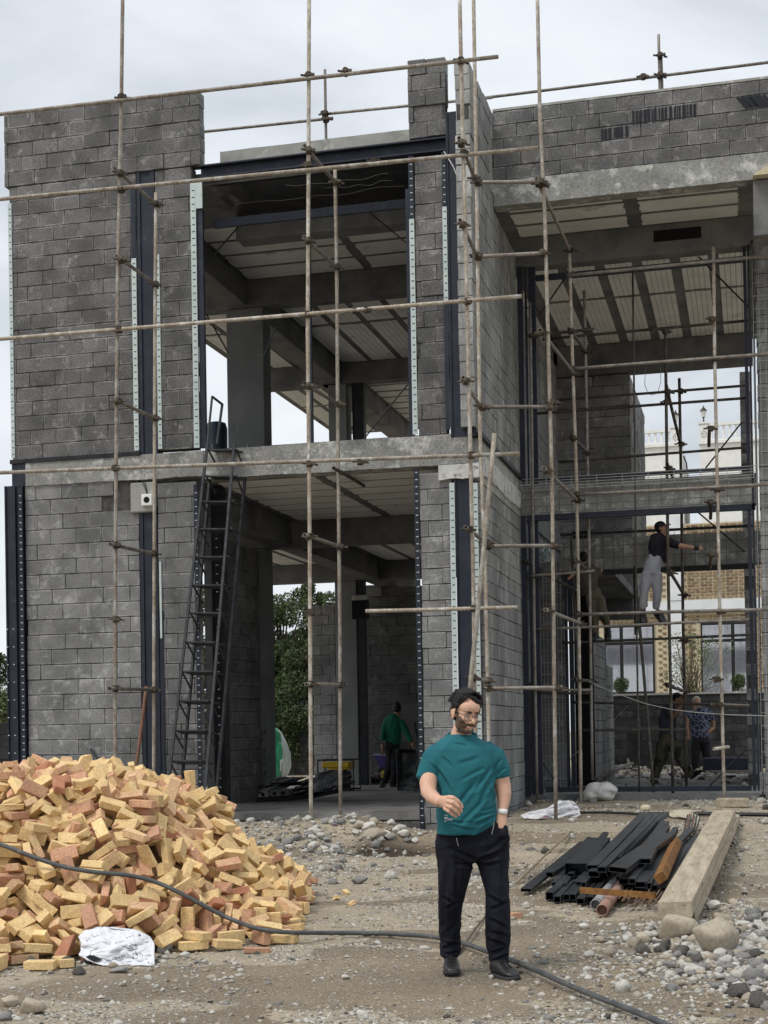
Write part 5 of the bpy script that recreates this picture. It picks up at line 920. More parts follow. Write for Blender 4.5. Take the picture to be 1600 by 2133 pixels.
# standards: list of (pixel polyline, plane, z range)
def standard(par, pts, Y, m=PIPE, foot=None, name='standard', r=.0255):
    P_ = [onY(px, py, Y) for px, py in pts]
    if foot == 'G': e_ = P_[-1]; d = (P_[-1]-P_[-2]).normalized(); P_[-1] = Vector((e_.x, e_.y, G(e_.x, e_.y)-.03))
    if foot == 'T': d = (P_[0]-P_[1]).normalized(); P_[0] = P_[0]+d*1.2
    fine = []
    for a, b in zip(P_[:-1], P_[1:]): fine += [a.lerp(b, t/4) for t in range(4)]
    fine.append(P_[-1]); return MB().tube(fine, r, 10, hollow=.78).build(name, m, par, smooth=True)
standard(FS, [(256, -30), (253, 200), (245, 600), (241, 1100), (240, 1480), (240, 1660)], YF, PIPE, 'G')
standard(FS, [(644, -30), (643, 300), (641, 700), (645, 1100), (647, 1500), (648, 1705)], YF, PIPE, 'G')
standard(FS, [(957, -30), (962, 200), (970, 500), (979, 900), (986, 1200), (989, 1440), (994, 1715)], YF, PIPE, 'G')
standard(FS, [(325, 402), (323, 700), (322, 1000), (321, 1300), (319, 1640)], YB, PIPE, 'G')
standard(FS, [(698, 352), (702, 600), (704, 900), (708, 1300), (709, 1700)], YB, PIPE, 'G')
standard(FS, [(986, -30), (990, 200), (1000, 900), (1011, 1200), (1016, 1425), (1021, 1690)], YB, PIPE, 'G')
standard(FS, [(1119, -30), (1125, 250), (1135, 450), (1150, 1000), (1158, 1705)], YD, PIPE, 'G')
standard(RS, [(1186, 512), (1191, 700), (1201, 1000), (1206, 1300), (1210, 1660)], YE, PIPE, 'G')
standard(RS, [(1486, 515), (1489, 750), (1494, 1000), (1500, 1300), (1509, 1675)], YE, PIPE, 'G')
standard(RS, [(1104, 630), (1108, 900), (1113, 1300), (1119, 1655)], YG, PIPE_G, 'G', r=.023)
standard(RS, [(1217, 605), (1222, 850), (1229, 1250), (1234, 1625)], 23.6, PIPE_G, r=.024)
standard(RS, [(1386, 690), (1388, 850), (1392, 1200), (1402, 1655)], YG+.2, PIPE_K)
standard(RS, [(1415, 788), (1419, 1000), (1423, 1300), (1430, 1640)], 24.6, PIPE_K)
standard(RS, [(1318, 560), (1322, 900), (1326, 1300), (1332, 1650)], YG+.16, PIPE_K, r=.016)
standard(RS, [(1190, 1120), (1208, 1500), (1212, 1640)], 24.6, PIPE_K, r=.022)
# ledgers (continuous tubes along the facade)
def ledger(par, a, b, Y, m=PIPE, Yb=None, name='ledger', over=0, r=.0255):
    p, q = onY(*a, Y), onY(*b, Yb or Y); d = (q-p).normalized()
    return pipe(par, name, p-d*over, q, m, r=r)
YL = YF-.055
for a, b in (((0, 238), (1038, 118)), ((0, 415), (1121, 308)), ((0, 706), (1087, 617)), ((0, 985), (1082, 945))): ledger(FS, a, b, YL, PIPE, over=1.5)
ledger(FS, (762, 1273), (1078, 1265), YL)
for (xx, ys_) in ((254, (203,)), (251, (395,)), (246, (686,)), (241, (975,))): coupler(FS, onY(xx, ys_[0], YF-.02))
for xx, yy in ((643, 158), (641, 345), (641, 655), (645, 966)): coupler(FS, onY(xx, yy, YF-.02))
for xx, yy in ((960, 127), (966, 320), (974, 628), (982, 948), (987, 1268), (720, 150), (780, 336), (765, 645), (750, 962), (740, 646)): coupler(FS, onY(xx, yy, YF-.02))
# transoms front to back, their open ends show left of each standard
def transom(par, a, b, Ya, Yb, m=PIPE_G, lap=.12, r=.0255):
    p, q = onY(*a, Ya), onY(*b, Yb); d = (q-p).normalized()
    pipe(par, 'transom', p, q+d*lap, m, r=r)
    coupler(par, p+d*.18, 0); coupler(par, q, 0)
for a, b in (((238, 350), (325, 425)), ((242, 533), (322, 592)), ((233, 830), (322, 871)), ((229, 1133), (320, 1153)), ((228, 1434), (319, 1437)),
             ((634, 303), (700, 380)), ((633, 493), (701, 556)), ((634, 798), (706, 842)), ((634, 1114), (708, 1139)), ((638, 1425), (709, 1427)),
             ((956, 287), (989, 372)), ((958, 458), (993, 532)), ((965, 786), (1001, 846)), ((970, 1098), (1012, 1130)), ((980, 1411), (1016, 1418))):
    transom(FS, a, b, YF-.22, YB-.02)
p, q = onY(695, 975, 19.0), onY(758, 1012, 20.6); pipe(FS, 'transom', p, q, PIPE_K)
for a, b in (((985, 380), (1132, 378)), ((985, 535), (1138, 527)), ((996, 848), (1152, 848)), ((1008, 1138), (1162, 1137)), ((1008, 1434), (1172, 1432))):
    ledger(FS, a, b, YB-.06, PIPE_G, YD-.06); coupler(FS, onY(a[0]+10, a[1], YB-.04)); coupler(FS, onY(b[0]-8, b[1], YD-.04))
for a, b in (((1117, 372), (1187, 522)), ((1125, 687), (1196, 778)), ((1133, 975), (1203, 1043)), ((1136, 1270), (1210, 1299))):
    transom(RS, a, b, YD-.25, YE, PIPE_G, .05)
for a, b in (((1185, 685), (1221, 733)), ((1190, 909), (1225, 944)), ((1193, 1165), (1229, 1189)), ((1197, 1415), (1233, 1420))):
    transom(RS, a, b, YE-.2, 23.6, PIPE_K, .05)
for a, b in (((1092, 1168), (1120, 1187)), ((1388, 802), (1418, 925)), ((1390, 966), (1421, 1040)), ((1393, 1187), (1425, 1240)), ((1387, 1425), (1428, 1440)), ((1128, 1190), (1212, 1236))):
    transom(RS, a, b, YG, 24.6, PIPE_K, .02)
for a, b, Y in (((1182, 574), (1620, 531), YE-.055), ((1198, 768), (1620, 736), YE-.055), ((1202, 1030), (1620, 1008), YE-.055), ((1202, 1280), (1620, 1269), YE-.055)):
    ledger(RS, a, b, Y, PIPE_G)
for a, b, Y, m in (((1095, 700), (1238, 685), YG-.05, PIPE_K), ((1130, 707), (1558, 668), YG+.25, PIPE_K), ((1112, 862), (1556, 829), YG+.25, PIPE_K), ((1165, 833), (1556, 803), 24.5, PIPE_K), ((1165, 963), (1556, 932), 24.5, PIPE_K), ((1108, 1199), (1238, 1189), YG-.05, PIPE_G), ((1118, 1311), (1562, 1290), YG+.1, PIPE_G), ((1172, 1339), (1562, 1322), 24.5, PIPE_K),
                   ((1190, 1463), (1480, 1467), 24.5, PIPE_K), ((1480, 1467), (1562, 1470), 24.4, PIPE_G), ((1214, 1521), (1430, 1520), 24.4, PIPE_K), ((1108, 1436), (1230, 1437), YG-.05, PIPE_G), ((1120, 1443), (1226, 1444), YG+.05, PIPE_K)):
    ledger(RS, a, b, Y, m, r=.022)
for px, py, Y in ((1483, 665, YE-.1), (1480, 893, YE-.1), (1480, 1047, YE-.1), (1482, 1155, YE-.1), (1492, 1415, YE-.1), (1498, 1468, YE-.1), (1488, 748, YE), (1494, 1020, YE), (1499, 1274, YE), (1191, 573, YE), (1197, 768, YE), (1203, 1030, YE), (1207, 1280, YE), (1388, 838, YG+.2), (1386, 690, YG+.2), (1418, 815, 24.6), (1426, 1335, 24.6), (1220, 690, 23.6), (1108, 700, YG), (1113, 1200, YG), (1226, 1190, 23.6), (241, 1290, YF), (647, 1275, YF), (1130, 385, YD), (1152, 838, YD)):
    coupler(RS if px > 1160 or px in (1108, 1113) else FS, onY(px, py, Y))
for px, py, dy, Y in ((1478, 893, 36, YE-.12), (1481, 1050, 30, YE-.12), (1480, 1150, 34, YE-.12)):
    pipe(RS, 'transom_stub', onY(px, py, Y), onY(px-1, py+dy, Y+.35), PIPE_K)
pipe(RS, 'transom_stub', onY(1487, 1560, YE-.3), onY(1518, 1556, YE-.05), PIPE)
# leaning tubes
tag(pipe(None, 'leaning_tube', onY(1030, 903, YF-.25), onY(973, 1440, YF-.35)-Vector((0, .05, .35)), PIPE, r=.03), 'rusty white spotted tube leaning across the corner scaffold above the walking man', 'tube')
tag(pipe(None, 'leaning_tube', onY(305, 1430, 19.2), onY(280, 1620, 18.9), mat('rusty_tube', (.2, .1, .06), (.14, .08, .055), 8, .7)), 'short brown rusty tube leaning low against the left column', 'tube')
tag(pipe(None, 'leaning_tube', onY(1322, 1180, 24.2), onY(1362, 1650, 23.4), PIPE_K), 'dark tube propped diagonally below the man in grey trousers', 'tube')
tag(pipe(None, 'leaning_tube', onY(190, 1562, 18.3), onY(225, 1580, 17.9)-Vector((0, 0, .2)), DARKST, r=.02), 'dark open tube end poking out behind the brick pile', 'tube')
# roof rail
def rp(a, b, Y, m=PIPE_G, r=.022): return pipe(RR, 'rail', onY(*a, Y), onY(*b, Y), m, r=r)
rp((419, 275), (694, 246), 21.6); rp((672, 238), (1026, 203), 21.62); rp((1000, 205), (1640, 125), 22.3)
pipe(RR, 'rail_post', onY(677, 145, 21.66), onY(680, 312, 21.66)-Vector((0, 0, .4)), PIPE_G, r=.022)
for px, Yq in ((1372, 22.36), (1377, 22.40)): pipe(RR, 'rail_post', onY(px, 72 if px == 1372 else 110, Yq), onY(px+3, 192, Yq)-Vector((0, 0, .5)), PIPE_G, r=.022)
for a, Y in (((676, 237), 21.6), ((678, 249), 21.6), ((1375, 157), 22.3), ((1375, 116), 22.3), ((1340, 160), 22.3)): coupler(RR, onY(*a, Y))
# ---- steel ladder
LADM = mat('ladder_steel', (.032, .034, .040), (.055, .058, .064), 8, .6, (.10, .095, .09), 12, (.6, .72))
LD = site('ladder', (-7.6, 18.7, .1), 'dark welded steel step ladder leaning up to the first floor', 'ladder')
def lp(px, py): # plane of the ladder: leans back as it rises
    f = (1640-py)/720.0; return onY(px, py, 18.55+.75*f)
def lp2(px, py): f = (1640-py)/720.0; return onY(px, py, 18.95+.75*f)
def bar(par, name, p, q, w=.035, h=.035, m=LADM): return MB().bar(p, q, w, h).build(name, m, par)
LQ = {}
bar(LD, 'stile', lp(350, 1640), lp(432, 925)); bar(LD, 'stile', lp(428, 1640), lp(488, 925))   # outer pair nearest the camera
bar(LD, 'stile', lp2(378, 1640), lp2(444, 925), .06, .03); bar(LD, 'stile', lp2(452, 1640), lp2(517, 925), .06, .03)
bar(LD, 'hand_rail', lp(432, 925), lp(442, 826), .025, .025); bar(LD, 'hand_rail', lp(442, 826), lp2(464, 843), .025, .025); bar(LD, 'hand_rail', lp2(452, 925), lp2(463, 843), .04, .025)
bar(LD, 'hand_rail', lp(487, 930), lp(508, 850), .025, .025)
for y, xa, xb in ((935, 433, 487), (990, 429, 486), (1043, 420, 480), (1100, 415, 476), (1158, 408, 468), (1217, 401, 462), (1275, 396, 456), (1336, 388, 447), (1397, 378, 441), (1458, 370, 434), (1520, 361, 428), (1583, 352, 421)):
    a, b = lp(xa, y), lp(xb, y); c, d = lp2(xb+26, y+7), lp2(xa+22, y+7)
    mb = MB(); n_ = Vector((0, 0, .018)); mb.add([a, b, c, d, a-n_, b-n_, c-n_, d-n_], ((0, 1, 2, 3), (7, 6, 5, 4), (0, 4, 5, 1), (1, 5, 6, 2), (2, 6, 7, 3), (3, 7, 4, 0)))
    mb.build('step', LADM, LD)
    bar(LD, 'step_bracket', a, lp2(xa+20, y+38), .02, .02); bar(LD, 'step_bracket', b+Vector((.04, 0, 0)), lp2(xb+20, y+38), .02, .02)
# ================================================================== trees
LEAF = [mat('leaf_dark', (.035, .06, .022), (.055, .085, .03), 3, .6, space='W'), mat('leaf_mid', (.07, .10, .035), (.10, .13, .05), 3, .6), mat('leaf_pale', (.16, .19, .09), (.2, .22, .11), 3, .6)]
BARK = mat('bark', (.09, .07, .05), (.14, .11, .08), 12, .9, bump=.8)
def leaves(name, clumps, n, size, par, seed=0, probs=(.45, .42, .13)):
    """real little leaves spread through overlapping clumps: (centre, radii)"""
    r = np.random.default_rng(seed); w = np.array([c[1][0]*c[1][1]*c[1][2] for c in clumps])**.75; idx = r.choice(len(clumps), n, p=w/w.sum())
    C = np.array([c[0] for c in clumps])[idx]; Rr = np.array([c[1] for c in clumps])[idx]
    d = r.normal(size=(n, 3)); d /= np.linalg.norm(d, axis=1)[:, None]; P = C+d*Rr*(r.uniform(.35, 1.06, n)**.6)[:, None]
    a = r.normal(size=(n, 3)); a /= np.linalg.norm(a, axis=1)[:, None]; b = np.cross(a, r.normal(size=(n, 3))); b /= np.linalg.norm(b, axis=1)[:, None]
    s = size*r.uniform(.6, 1.3, n)[:, None]; V = np.stack([P-a*s*.5, P+b*s*.2-a*s*.05, P+a*s*.5, P-b*s*.2-a*s*.05], 1).reshape(-1, 3)
    me = bpy.data.meshes.new(name); me.vertices.add(len(V)); me.vertices.foreach_set('co', V.ravel()); F = np.arange(len(V), dtype=np.int32)
    me.loops.add(len(F)); me.loops.foreach_set('vertex_index', F); me.polygons.add(n); me.polygons.foreach_set('loop_start', np.arange(0, 4*n, 4, dtype=np.int32)); me.polygons.foreach_set('loop_total', np.full(n, 4, np.int32))
    me.polygons.foreach_set('material_index', r.choice(3, n, p=probs).astype(np.int32))
    for m in LEAF: me.materials.append(m)
    me.update(calc_edges=True); return link(name, me, par)
def tree(px, pybase, pytop, wpx, Y, label, seed, n=12000, size=.15, cl=26, group=None, probs=(.45, .42, .13), spread=1.0):
    base = onY(px, 1560, Y); base.z = .3; top = ZY(px, pytop, Y); sc = (base-EYE).dot(_F)/FPX; w = wpx*sc; H = top-base.z
    t = site('tree', base, label, 'tree', group); R = random.Random(seed); mb = MB()
    mb.tube([base, base+Vector((.1, 0, H*.3)), base+Vector((0, .1, H*.6)), base+Vector((.05, 0, H*.9))], [.16, .12, .07, .02], 8)
    cls = []
    for i in range(cl):
        h = R.uniform(.12, .97); rr = w*.5*(1-.75*abs(h-.4)**1.3)*R.uniform(.15, .85)*spread; a = R.uniform(0, 2*pi); c = base+Vector((cos(a)*rr, sin(a)*rr*.8, H*h)); s = w*R.uniform(.12, .24)*(1.25-h*.7)
        cls.append((tuple(c), (s, s, s*1.15))); mb.tube([base+Vector((0, 0, H*h*.6)), c], [.05, .012], 5)
    mb.build('trunk', BARK, t); leaves('crown', cls, n, size, t, seed, probs); return t
tree(470, 1480, 1175, 260, 39.5, 'leafy tree half hidden behind the ladder side wall', 1, 26000, .12, 34)
tree(585, 1480, 1240, 190, 41, 'bushy green tree seen through the ground floor opening', 2, 44000, .11, 46)
tree(665, 1480, 1190, 130, 42.5, 'tall tree with a loose crown right of the gap of sky', 3, 30000, .105, 44)
tree(-40, 1500, 1130, 150, 33, 'green tree peeping out left of the building', 4, 36000, .10, 60)
tree(620, 1480, 1330, 160, 38.8, 'low dark bush behind the rear block wall', 5, 36000, .10, 44, probs=(.75, .22, .03))
for px, py, r_, Y, l in ((1295, 1428, 17, 41.6, 'round clipped shrub on the wall before the left window'), (1537, 1420, 18, 41.6, 'round clipped shrub on the wall before the right window')):
    c = onY(px, py, Y); s = r_*(c-EYE).dot(_F)/FPX; t = site('shrub', (c.x, c.y, c.z-s), l, 'shrub'); R = random.Random(px)
    leaves('crown', [(tuple(c+Vector((R.uniform(-1, 1), R.uniform(-1, 1), R.uniform(-1, 1)))*s*.45), (s*.62,)*3) for _ in range(9)], 2600, .055, t, px, (.5, .4, .1))
    MB().tube([c-Vector((0, 0, s*1.3)), c], .03, 6).build('stem', BARK, t)
t = site('shrub', onY(1440, 1445, 43), 'loose yellow green shrub before the white pilaster', 'shrub'); R = random.Random(8); mb = MB(); cls = []
b0 = onY(1440, 1450, 43)
for i in range(46):
    px, py = R.gauss(1440, 30), R.uniform(1320, 1430); c = onY(px, py, 43+R.uniform(-.6, .6)); mb.tube([b0+Vector((R.uniform(-.2, .2), 0, 0)), c], [.014, .005], 4); cls.append((tuple(c), (.2, .2, .25)))
mb.build('stem', BARK, t); leaves('crown', cls, 1800, .075, t, 4, (.1, .3, .6))
# weeds at the far left
t = site('shrub', onY(5, 1480, 28), 'dry yellowish bush left of the building above the fence', 'shrub'); leaves('crown', [(tuple(onY(-2+6*k, 1480-8*(k % 3), 28)), (.35, .35, .4)) for k in range(-5, 4)], 3000, .09, t, 77, (.1, .3, .6))
# ================================================================== rear boundary walls
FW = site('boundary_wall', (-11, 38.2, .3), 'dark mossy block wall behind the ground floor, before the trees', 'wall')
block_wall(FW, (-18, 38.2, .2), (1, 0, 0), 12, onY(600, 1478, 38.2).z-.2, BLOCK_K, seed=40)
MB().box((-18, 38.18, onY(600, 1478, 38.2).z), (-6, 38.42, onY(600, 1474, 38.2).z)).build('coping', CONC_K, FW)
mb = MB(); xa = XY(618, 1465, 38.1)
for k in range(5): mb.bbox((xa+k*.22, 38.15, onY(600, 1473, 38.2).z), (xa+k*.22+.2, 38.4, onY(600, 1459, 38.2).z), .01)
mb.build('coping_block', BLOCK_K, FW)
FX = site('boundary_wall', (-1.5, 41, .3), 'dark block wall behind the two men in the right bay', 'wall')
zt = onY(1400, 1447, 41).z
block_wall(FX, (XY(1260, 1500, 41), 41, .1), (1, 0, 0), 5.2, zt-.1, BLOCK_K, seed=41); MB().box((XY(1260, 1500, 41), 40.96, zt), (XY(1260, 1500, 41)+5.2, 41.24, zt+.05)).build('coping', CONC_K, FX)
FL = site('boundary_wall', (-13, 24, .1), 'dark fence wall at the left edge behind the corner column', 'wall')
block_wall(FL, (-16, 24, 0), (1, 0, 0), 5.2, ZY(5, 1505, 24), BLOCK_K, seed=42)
# ================================================================== brick house behind
YH = 50.0
HB = site('brick_house', (XY(1410, 1500, YH+3), YH+3, .3), 'tan brick house with white bands and curtained windows behind the right bay', 'house')
WHT = mat('white_render', (.74, .76, .78), (.66, .68, .70), 2, .8); FRM = mat('dark_window_frame', (.02, .018, .02), rough=.5)
CUR = mat('curtain', (.34, .36, .41), (.26, .28, .33), 9, .8, space='W', stretch=(6, 1, .2)); GLS = mat('window_glass', (.04, .045, .055), rough=.06, spec=.6)
GLS2 = bpy.data.materials.new('reflecting_pane'); GLS2.use_nodes = True; N = GLS2.node_tree.nodes; a_ = N.new('ShaderNodeBsdfTransparent'); b_ = N.new('ShaderNodeBsdfGlossy'); b_.inputs['Roughness'].default_value = .04; c_ = N.new('ShaderNodeMixShader'); c_.inputs[0].default_value = .22
GLS2.node_tree.links.new(a_.outputs[0], c_.inputs[1]); GLS2.node_tree.links.new(b_.outputs[0], c_.inputs[2]); GLS2.node_tree.links.new(c_.outputs[0], N['Material Output'].inputs[0])
HBR = [mat('house_brick_brown', (.23, .165, .10), (.3, .22, .14), 9, .9), mat('house_brick_dark', (.17, .115, .075), (.22, .15, .1), 9, .9), mat('house_brick_tan', (.36, .27, .16), (.3, .22, .13), 9, .9)]
HM = mat('cream_mortar', (.62, .54, .38), (.52, .45, .32), 6, .9)
def hp(px, py): p = onY(px, py, YH); return p.x, p.z
xl, _ = hp(1240, 1300); xr, _ = hp(1640, 1300); _, zt = hp(1400, 1092); zb = .3
MB().box((xl, YH+.05, zb), (xr, YH+6, zt)).build('wall', HM, HB)
_, b0 = hp(1400, 1277); _, b1 = hp(1400, 1252)
MB().box((xl, YH-.12, b0), (xr, YH+.05, b1)).build('white_band', WHT, HB)
p0, _ = hp(1400, 1400); p1, _ = hp(1424, 1400)
for a, b in ((zb, b0-.005), (b1+.005, zt+.25)): MB().box((p0, YH-.14, a), (p1, YH+.05, b)).build('white_pilaster', WHT, HB)
wins = [(1258, 1365, 1303, 1446, (1296,), 1342), (1459, 1566, 1297, 1446, (1528,), 1336)]
for (a, b, t_, u, mus, tr) in wins:
    x0, z1 = hp(a, t_); x1, z0 = hp(b, u); w_ = MB().box((x0, YH-.02, z0), (x1, YH+.02, z1)).build('window', FRM, HB)
    fw = .1; cols_ = [x0]+[hp(m_, 1400)[0] for m_ in mus]+[x1]; ztr = hp(a, tr)[1]
    for k in range(len(cols_)-1):
        for (c, d, gl) in ((z0+fw, ztr-fw*.5, 0), (ztr+fw*.5, z1-fw, 1)):
            xx0, xx1 = cols_[k]+fw*.6, cols_[k+1]-fw*.6
            mb = MB(); n = 26; pts = []
            for i in range(n+1): pts.append((xx0+(xx1-xx0)*i/n, YH-.03-(.012 if i % 2 else 0)))
            for i in range(n): mb.add([(*pts[i], c), (*pts[i+1], c), (*pts[i+1], d), (*pts[i], d)], [(0, 1, 2, 3)])
            mb.build('curtain', CUR, w_); MB().box((xx0, YH-.075, c), (xx1, YH-.07, d)).build('pane', GLS2, w_)
# bricks, too small to pick apart at this distance: one mesh of real bricks
mb = MB(); R = random.Random(31); ch = .105; z = zb+.02; row = 0
def clear(x, z):
    if b0-.03 < z+ch/2 < b1+.03 or p0-.12 < x < p1+.02: return False
    for (a, b, t_, u, *_r) in wins:
        x0, z1 = hp(a, t_); x1, z0 = hp(b, u)
        if x0-.1 < x < x1+.02 and z0-.05 < z < z1+.05: return False
    return True
while z < zt-.05:
    x = xl-(.12 if row % 2 else 0); k = 0
    while x < xr and z > 2.0:
        L_ = .23 if (k+row) % 2 else .12
        if clear(x, z) and clear(x+L_, z): mb.mi = R.choice((0, 0, 1, 2)); mb.bbox((x, YH+.01+R.uniform(0, .01), z+R.uniform(0, .01)), (x+L_, YH+.1, z+ch-.035+R.uniform(0, .01)), .008)
        x += L_+.035; k += 1
    z += ch; row += 1
tag(mb.build('brickwork', HBR, HB), 'rough tan and brown facing bricks in cream mortar', kind='stuff')
MB().box((hp(1255, 1440)[0], YH-.5, hp(1400, 1452)[1]), (hp(1570, 1440)[0], YH, hp(1400, 1447)[1])).build('sill', CONC_K, HB)
# ================================================================== white villa with balustrades, far behind
YV = 64.0
HV = site('white_villa', (XY(1440, 1500, YV+3), YV+3, .3), 'white villa with balustraded roof terraces far behind the right bay', 'house')
def vp(px, py): p = onY(px, py, YV); return p.x, p.z
WV = mat('villa_white', (.78, .78, .76), (.70, .70, .68), 3, .85, (.45, .45, .43), 6, (.66, .74))
for (a, b, top, pa, pb, seed) in ((1320, 1422, 935, 1398, 1417, 0), (1458, 1580, 926, 1457, 1475, 1)):
    x0, z1 = vp(a, top); x1, _ = vp(b, top); MB().box((x0, YV, .3), (x1, YV+7, z1)).build('wall', WV, HV)
    MB().box((x0-.05, YV-.12, z1), (x1+.05, YV+.3, z1+.12)).build('cornice', WV, HV)
    q0, zz = vp(pa, top-42 if seed == 0 else 884); q1, _ = vp(pb, 900); f = MB().bbox((q0, YV-.08, z1+.12), (q1, YV+.32, zz), .02).build('pier', WV, HV)
    MB().box((q0-.04, YV-.12, zz), (q1+.04, YV+.36, zz+.08)).build('pier_cap', WV, HV)
    mb = MB(); cx_, cz_ = (q0+q1)/2, (z1+zz)/2
    for dx, dz in ((0, 0), (-.1, 0), (.1, 0), (0, .14), (0, -.14), (-.07, .08), (.07, .08), (-.07, -.1), (.07, -.1)): mb.bbox((cx_+dx-.02, YV-.1, cz_+dz-.03), (cx_+dx+.02, YV-.078, cz_+dz+.03), .004)
    mb.build('ornament', CONC_K, HV)
    ra, rb = (x0, q0) if seed == 0 else (q1, x1); zr = vp(1400, 893 if seed == 0 else 886)[1]
    MB().box((ra, YV, zr-.12), (rb, YV+.2, zr)).build('hand_rail', WV, HV); MB().box((ra, YV, z1+.12), (rb, YV+.2, z1+.2)).build('hand_rail', WV, HV)
    nb = int((rb-ra)/.25); h = zr-.12-z1-.2
    prof = [(.06, 0), (.06, .08), (.035, .12), (.075, .35), (.045, .6), (.03, .8), (.06, .88), (.06, 1)]
    bm_ = MB().tube([(0, 0, b*h) for a_, b in prof], [a_ for a_, b in prof], 8).mesh('baluster_shape', WV, True)
    for k in range(nb): link('baluster', bm_, HV, (ra+.13+k*(rb-ra)/nb, YV+.1, z1+.2))
    # lantern
    L = site('lantern', (cx_, YV+.1, zz+.08), ('bronze globe lantern on the left terrace pier of the white villa' if seed == 0 else 'slim lantern on the right terrace pier of the white villa'), 'lantern')
    s = 1.0; z_ = zz+.08; LM = mat('lantern_metal', (.05, .045, .04), rough=.5, metal=.6)
    MB().tube([(cx_, YV+.1, z_), (cx_, YV+.1, z_+.12), (cx_, YV+.1, z_+.2), (cx_, YV+.1, z_+.24)], [.06, .025, .03, .07], 8).build('stem', LM, L)
    MB().tube([(cx_, YV+.1, z_+.24), (cx_, YV+.1, z_+.5)], [.08, .13], 6).build('glass', mat('lantern_glass', (.6, .6, .58), rough=.3), L)
    MB().tube([(cx_, YV+.1, z_+.5), (cx_, YV+.1, z_+.62), (cx_, YV+.1, z_+.66), (cx_, YV+.1, z_+.75)], [.17, .07, .03, .01], 8).build('cap', LM, L)
# blue grey water tank on the upper floor
p = onY(452, 938, 25.5)
T = site('water_tank', (p.x, p.y, 5.5), 'ribbed dark blue water tank behind the top of the ladder', 'tank')
TB = mat('tank_blue', (.03, .05, .07), rough=.5); zt = ZY(452, 882, 25.5)
MB().tube([(p.x, p.y, 5.5), (p.x, p.y, zt-.1), (p.x, p.y, zt), (p.x, p.y, zt+.03)], [.2, .2, .17, .06], 16).build('tank_body', TB, T, smooth=True)
for k in range(6): MB().tube([(p.x, p.y, 5.6+k*.08), (p.x, p.y, 5.63+k*.08)], .208, 16).build('rib', TB, T)
# ================================================================== things on the ground
def crumple(name, outline, heightf, m, parent=None, n=34, thick=.012, seed=0, base=None):
    """crumpled sheet over the ground: outline = list of pixel points on the ground, height function of (s, t)"""
    pts = [hit(px, py) for px, py in outline]; q = [(p.x, p.y) for p in pts]
    def lerp4(s, t): # bilinear of 4 corners
        a = [q[0][k]*(1-s)*(1-t)+q[1][k]*s*(1-t)+q[2][k]*s*t+q[3][k]*(1-s)*t for k in (0, 1)]; return a
    vs = []
    for j in range(n+1):
        for i in range(n+1):
            s, t = i/n, j/n; e_ = .035*fbm(s*3+seed, t*3, 0, 1.7); x, y = lerp4(s+e_, t+.05*fbm(s*2, t*3+seed, 4, 1.5))
            edge = min(s, 1-s, t, 1-t); h = heightf(s, t)*ss(0, .3, edge)+.5*abs(fbm(s*2.2+seed, t*2.2, 3, 1.6, 3))*.09*(0.3+ss(0, .2, edge))
            vs.append((x, y, G(x, y)+.012+h))
    fs = [(j*(n+1)+i, j*(n+1)+i+1, (j+1)*(n+1)+i+1, (j+1)*(n+1)+i) for j in range(n) for i in range(n)]
    mb = MB(); mb.add(vs, fs); o = mb.build(name, m, parent, smooth=True); md = o.modifiers.new('t', 'SOLIDIFY'); md.thickness = .004; return o
def on_surface(obj, polys2d, mats, name, parent, off=.002):
    """flat print laid on an object's surface: polygons given in photograph pixels"""
    from mathutils.bvhtree import BVHTree
    dg = bpy.context.evaluated_depsgraph_get(); me = obj.evaluated_get(dg).to_mesh(); mw = obj.matrix_world
    bvh = BVHTree.FromPolygons([mw @ v.co for v in me.vertices], [tuple(p.vertices) for p in me.polygons])
    mb = MB()
    for poly in polys2d:
        vs = []
        for px, py in poly:
            r = ray(px, py).normalized(); h_ = bvh.ray_cast(EYE, r)
            if h_[0] is None: vs = None; break
            vs.append(h_[0]-r*off)
        if vs: mb.add(vs, [tuple(range(len(vs)))])
    if mb.v: return mb.build(name, mats, parent)
def stroke(pts, w):
    out = []
    for (x0, y0), (x1, y1) in zip(pts[:-1], pts[1:]):
        d = math.hypot(x1-x0, y1-y0) or 1; nx_, ny_ = -(y1-y0)/d*w/2, (x1-x0)/d*w/2; out.append([(x0+nx_, y0+ny_), (x1+nx_, y1+ny_), (x1-nx_, y1-ny_), (x0-nx_, y0-ny_)])
    return out
INK = mat('printed_ink', (.06, .07, .09), rough=.8); WINK = mat('white_print', (.8, .8, .78), rough=.8)
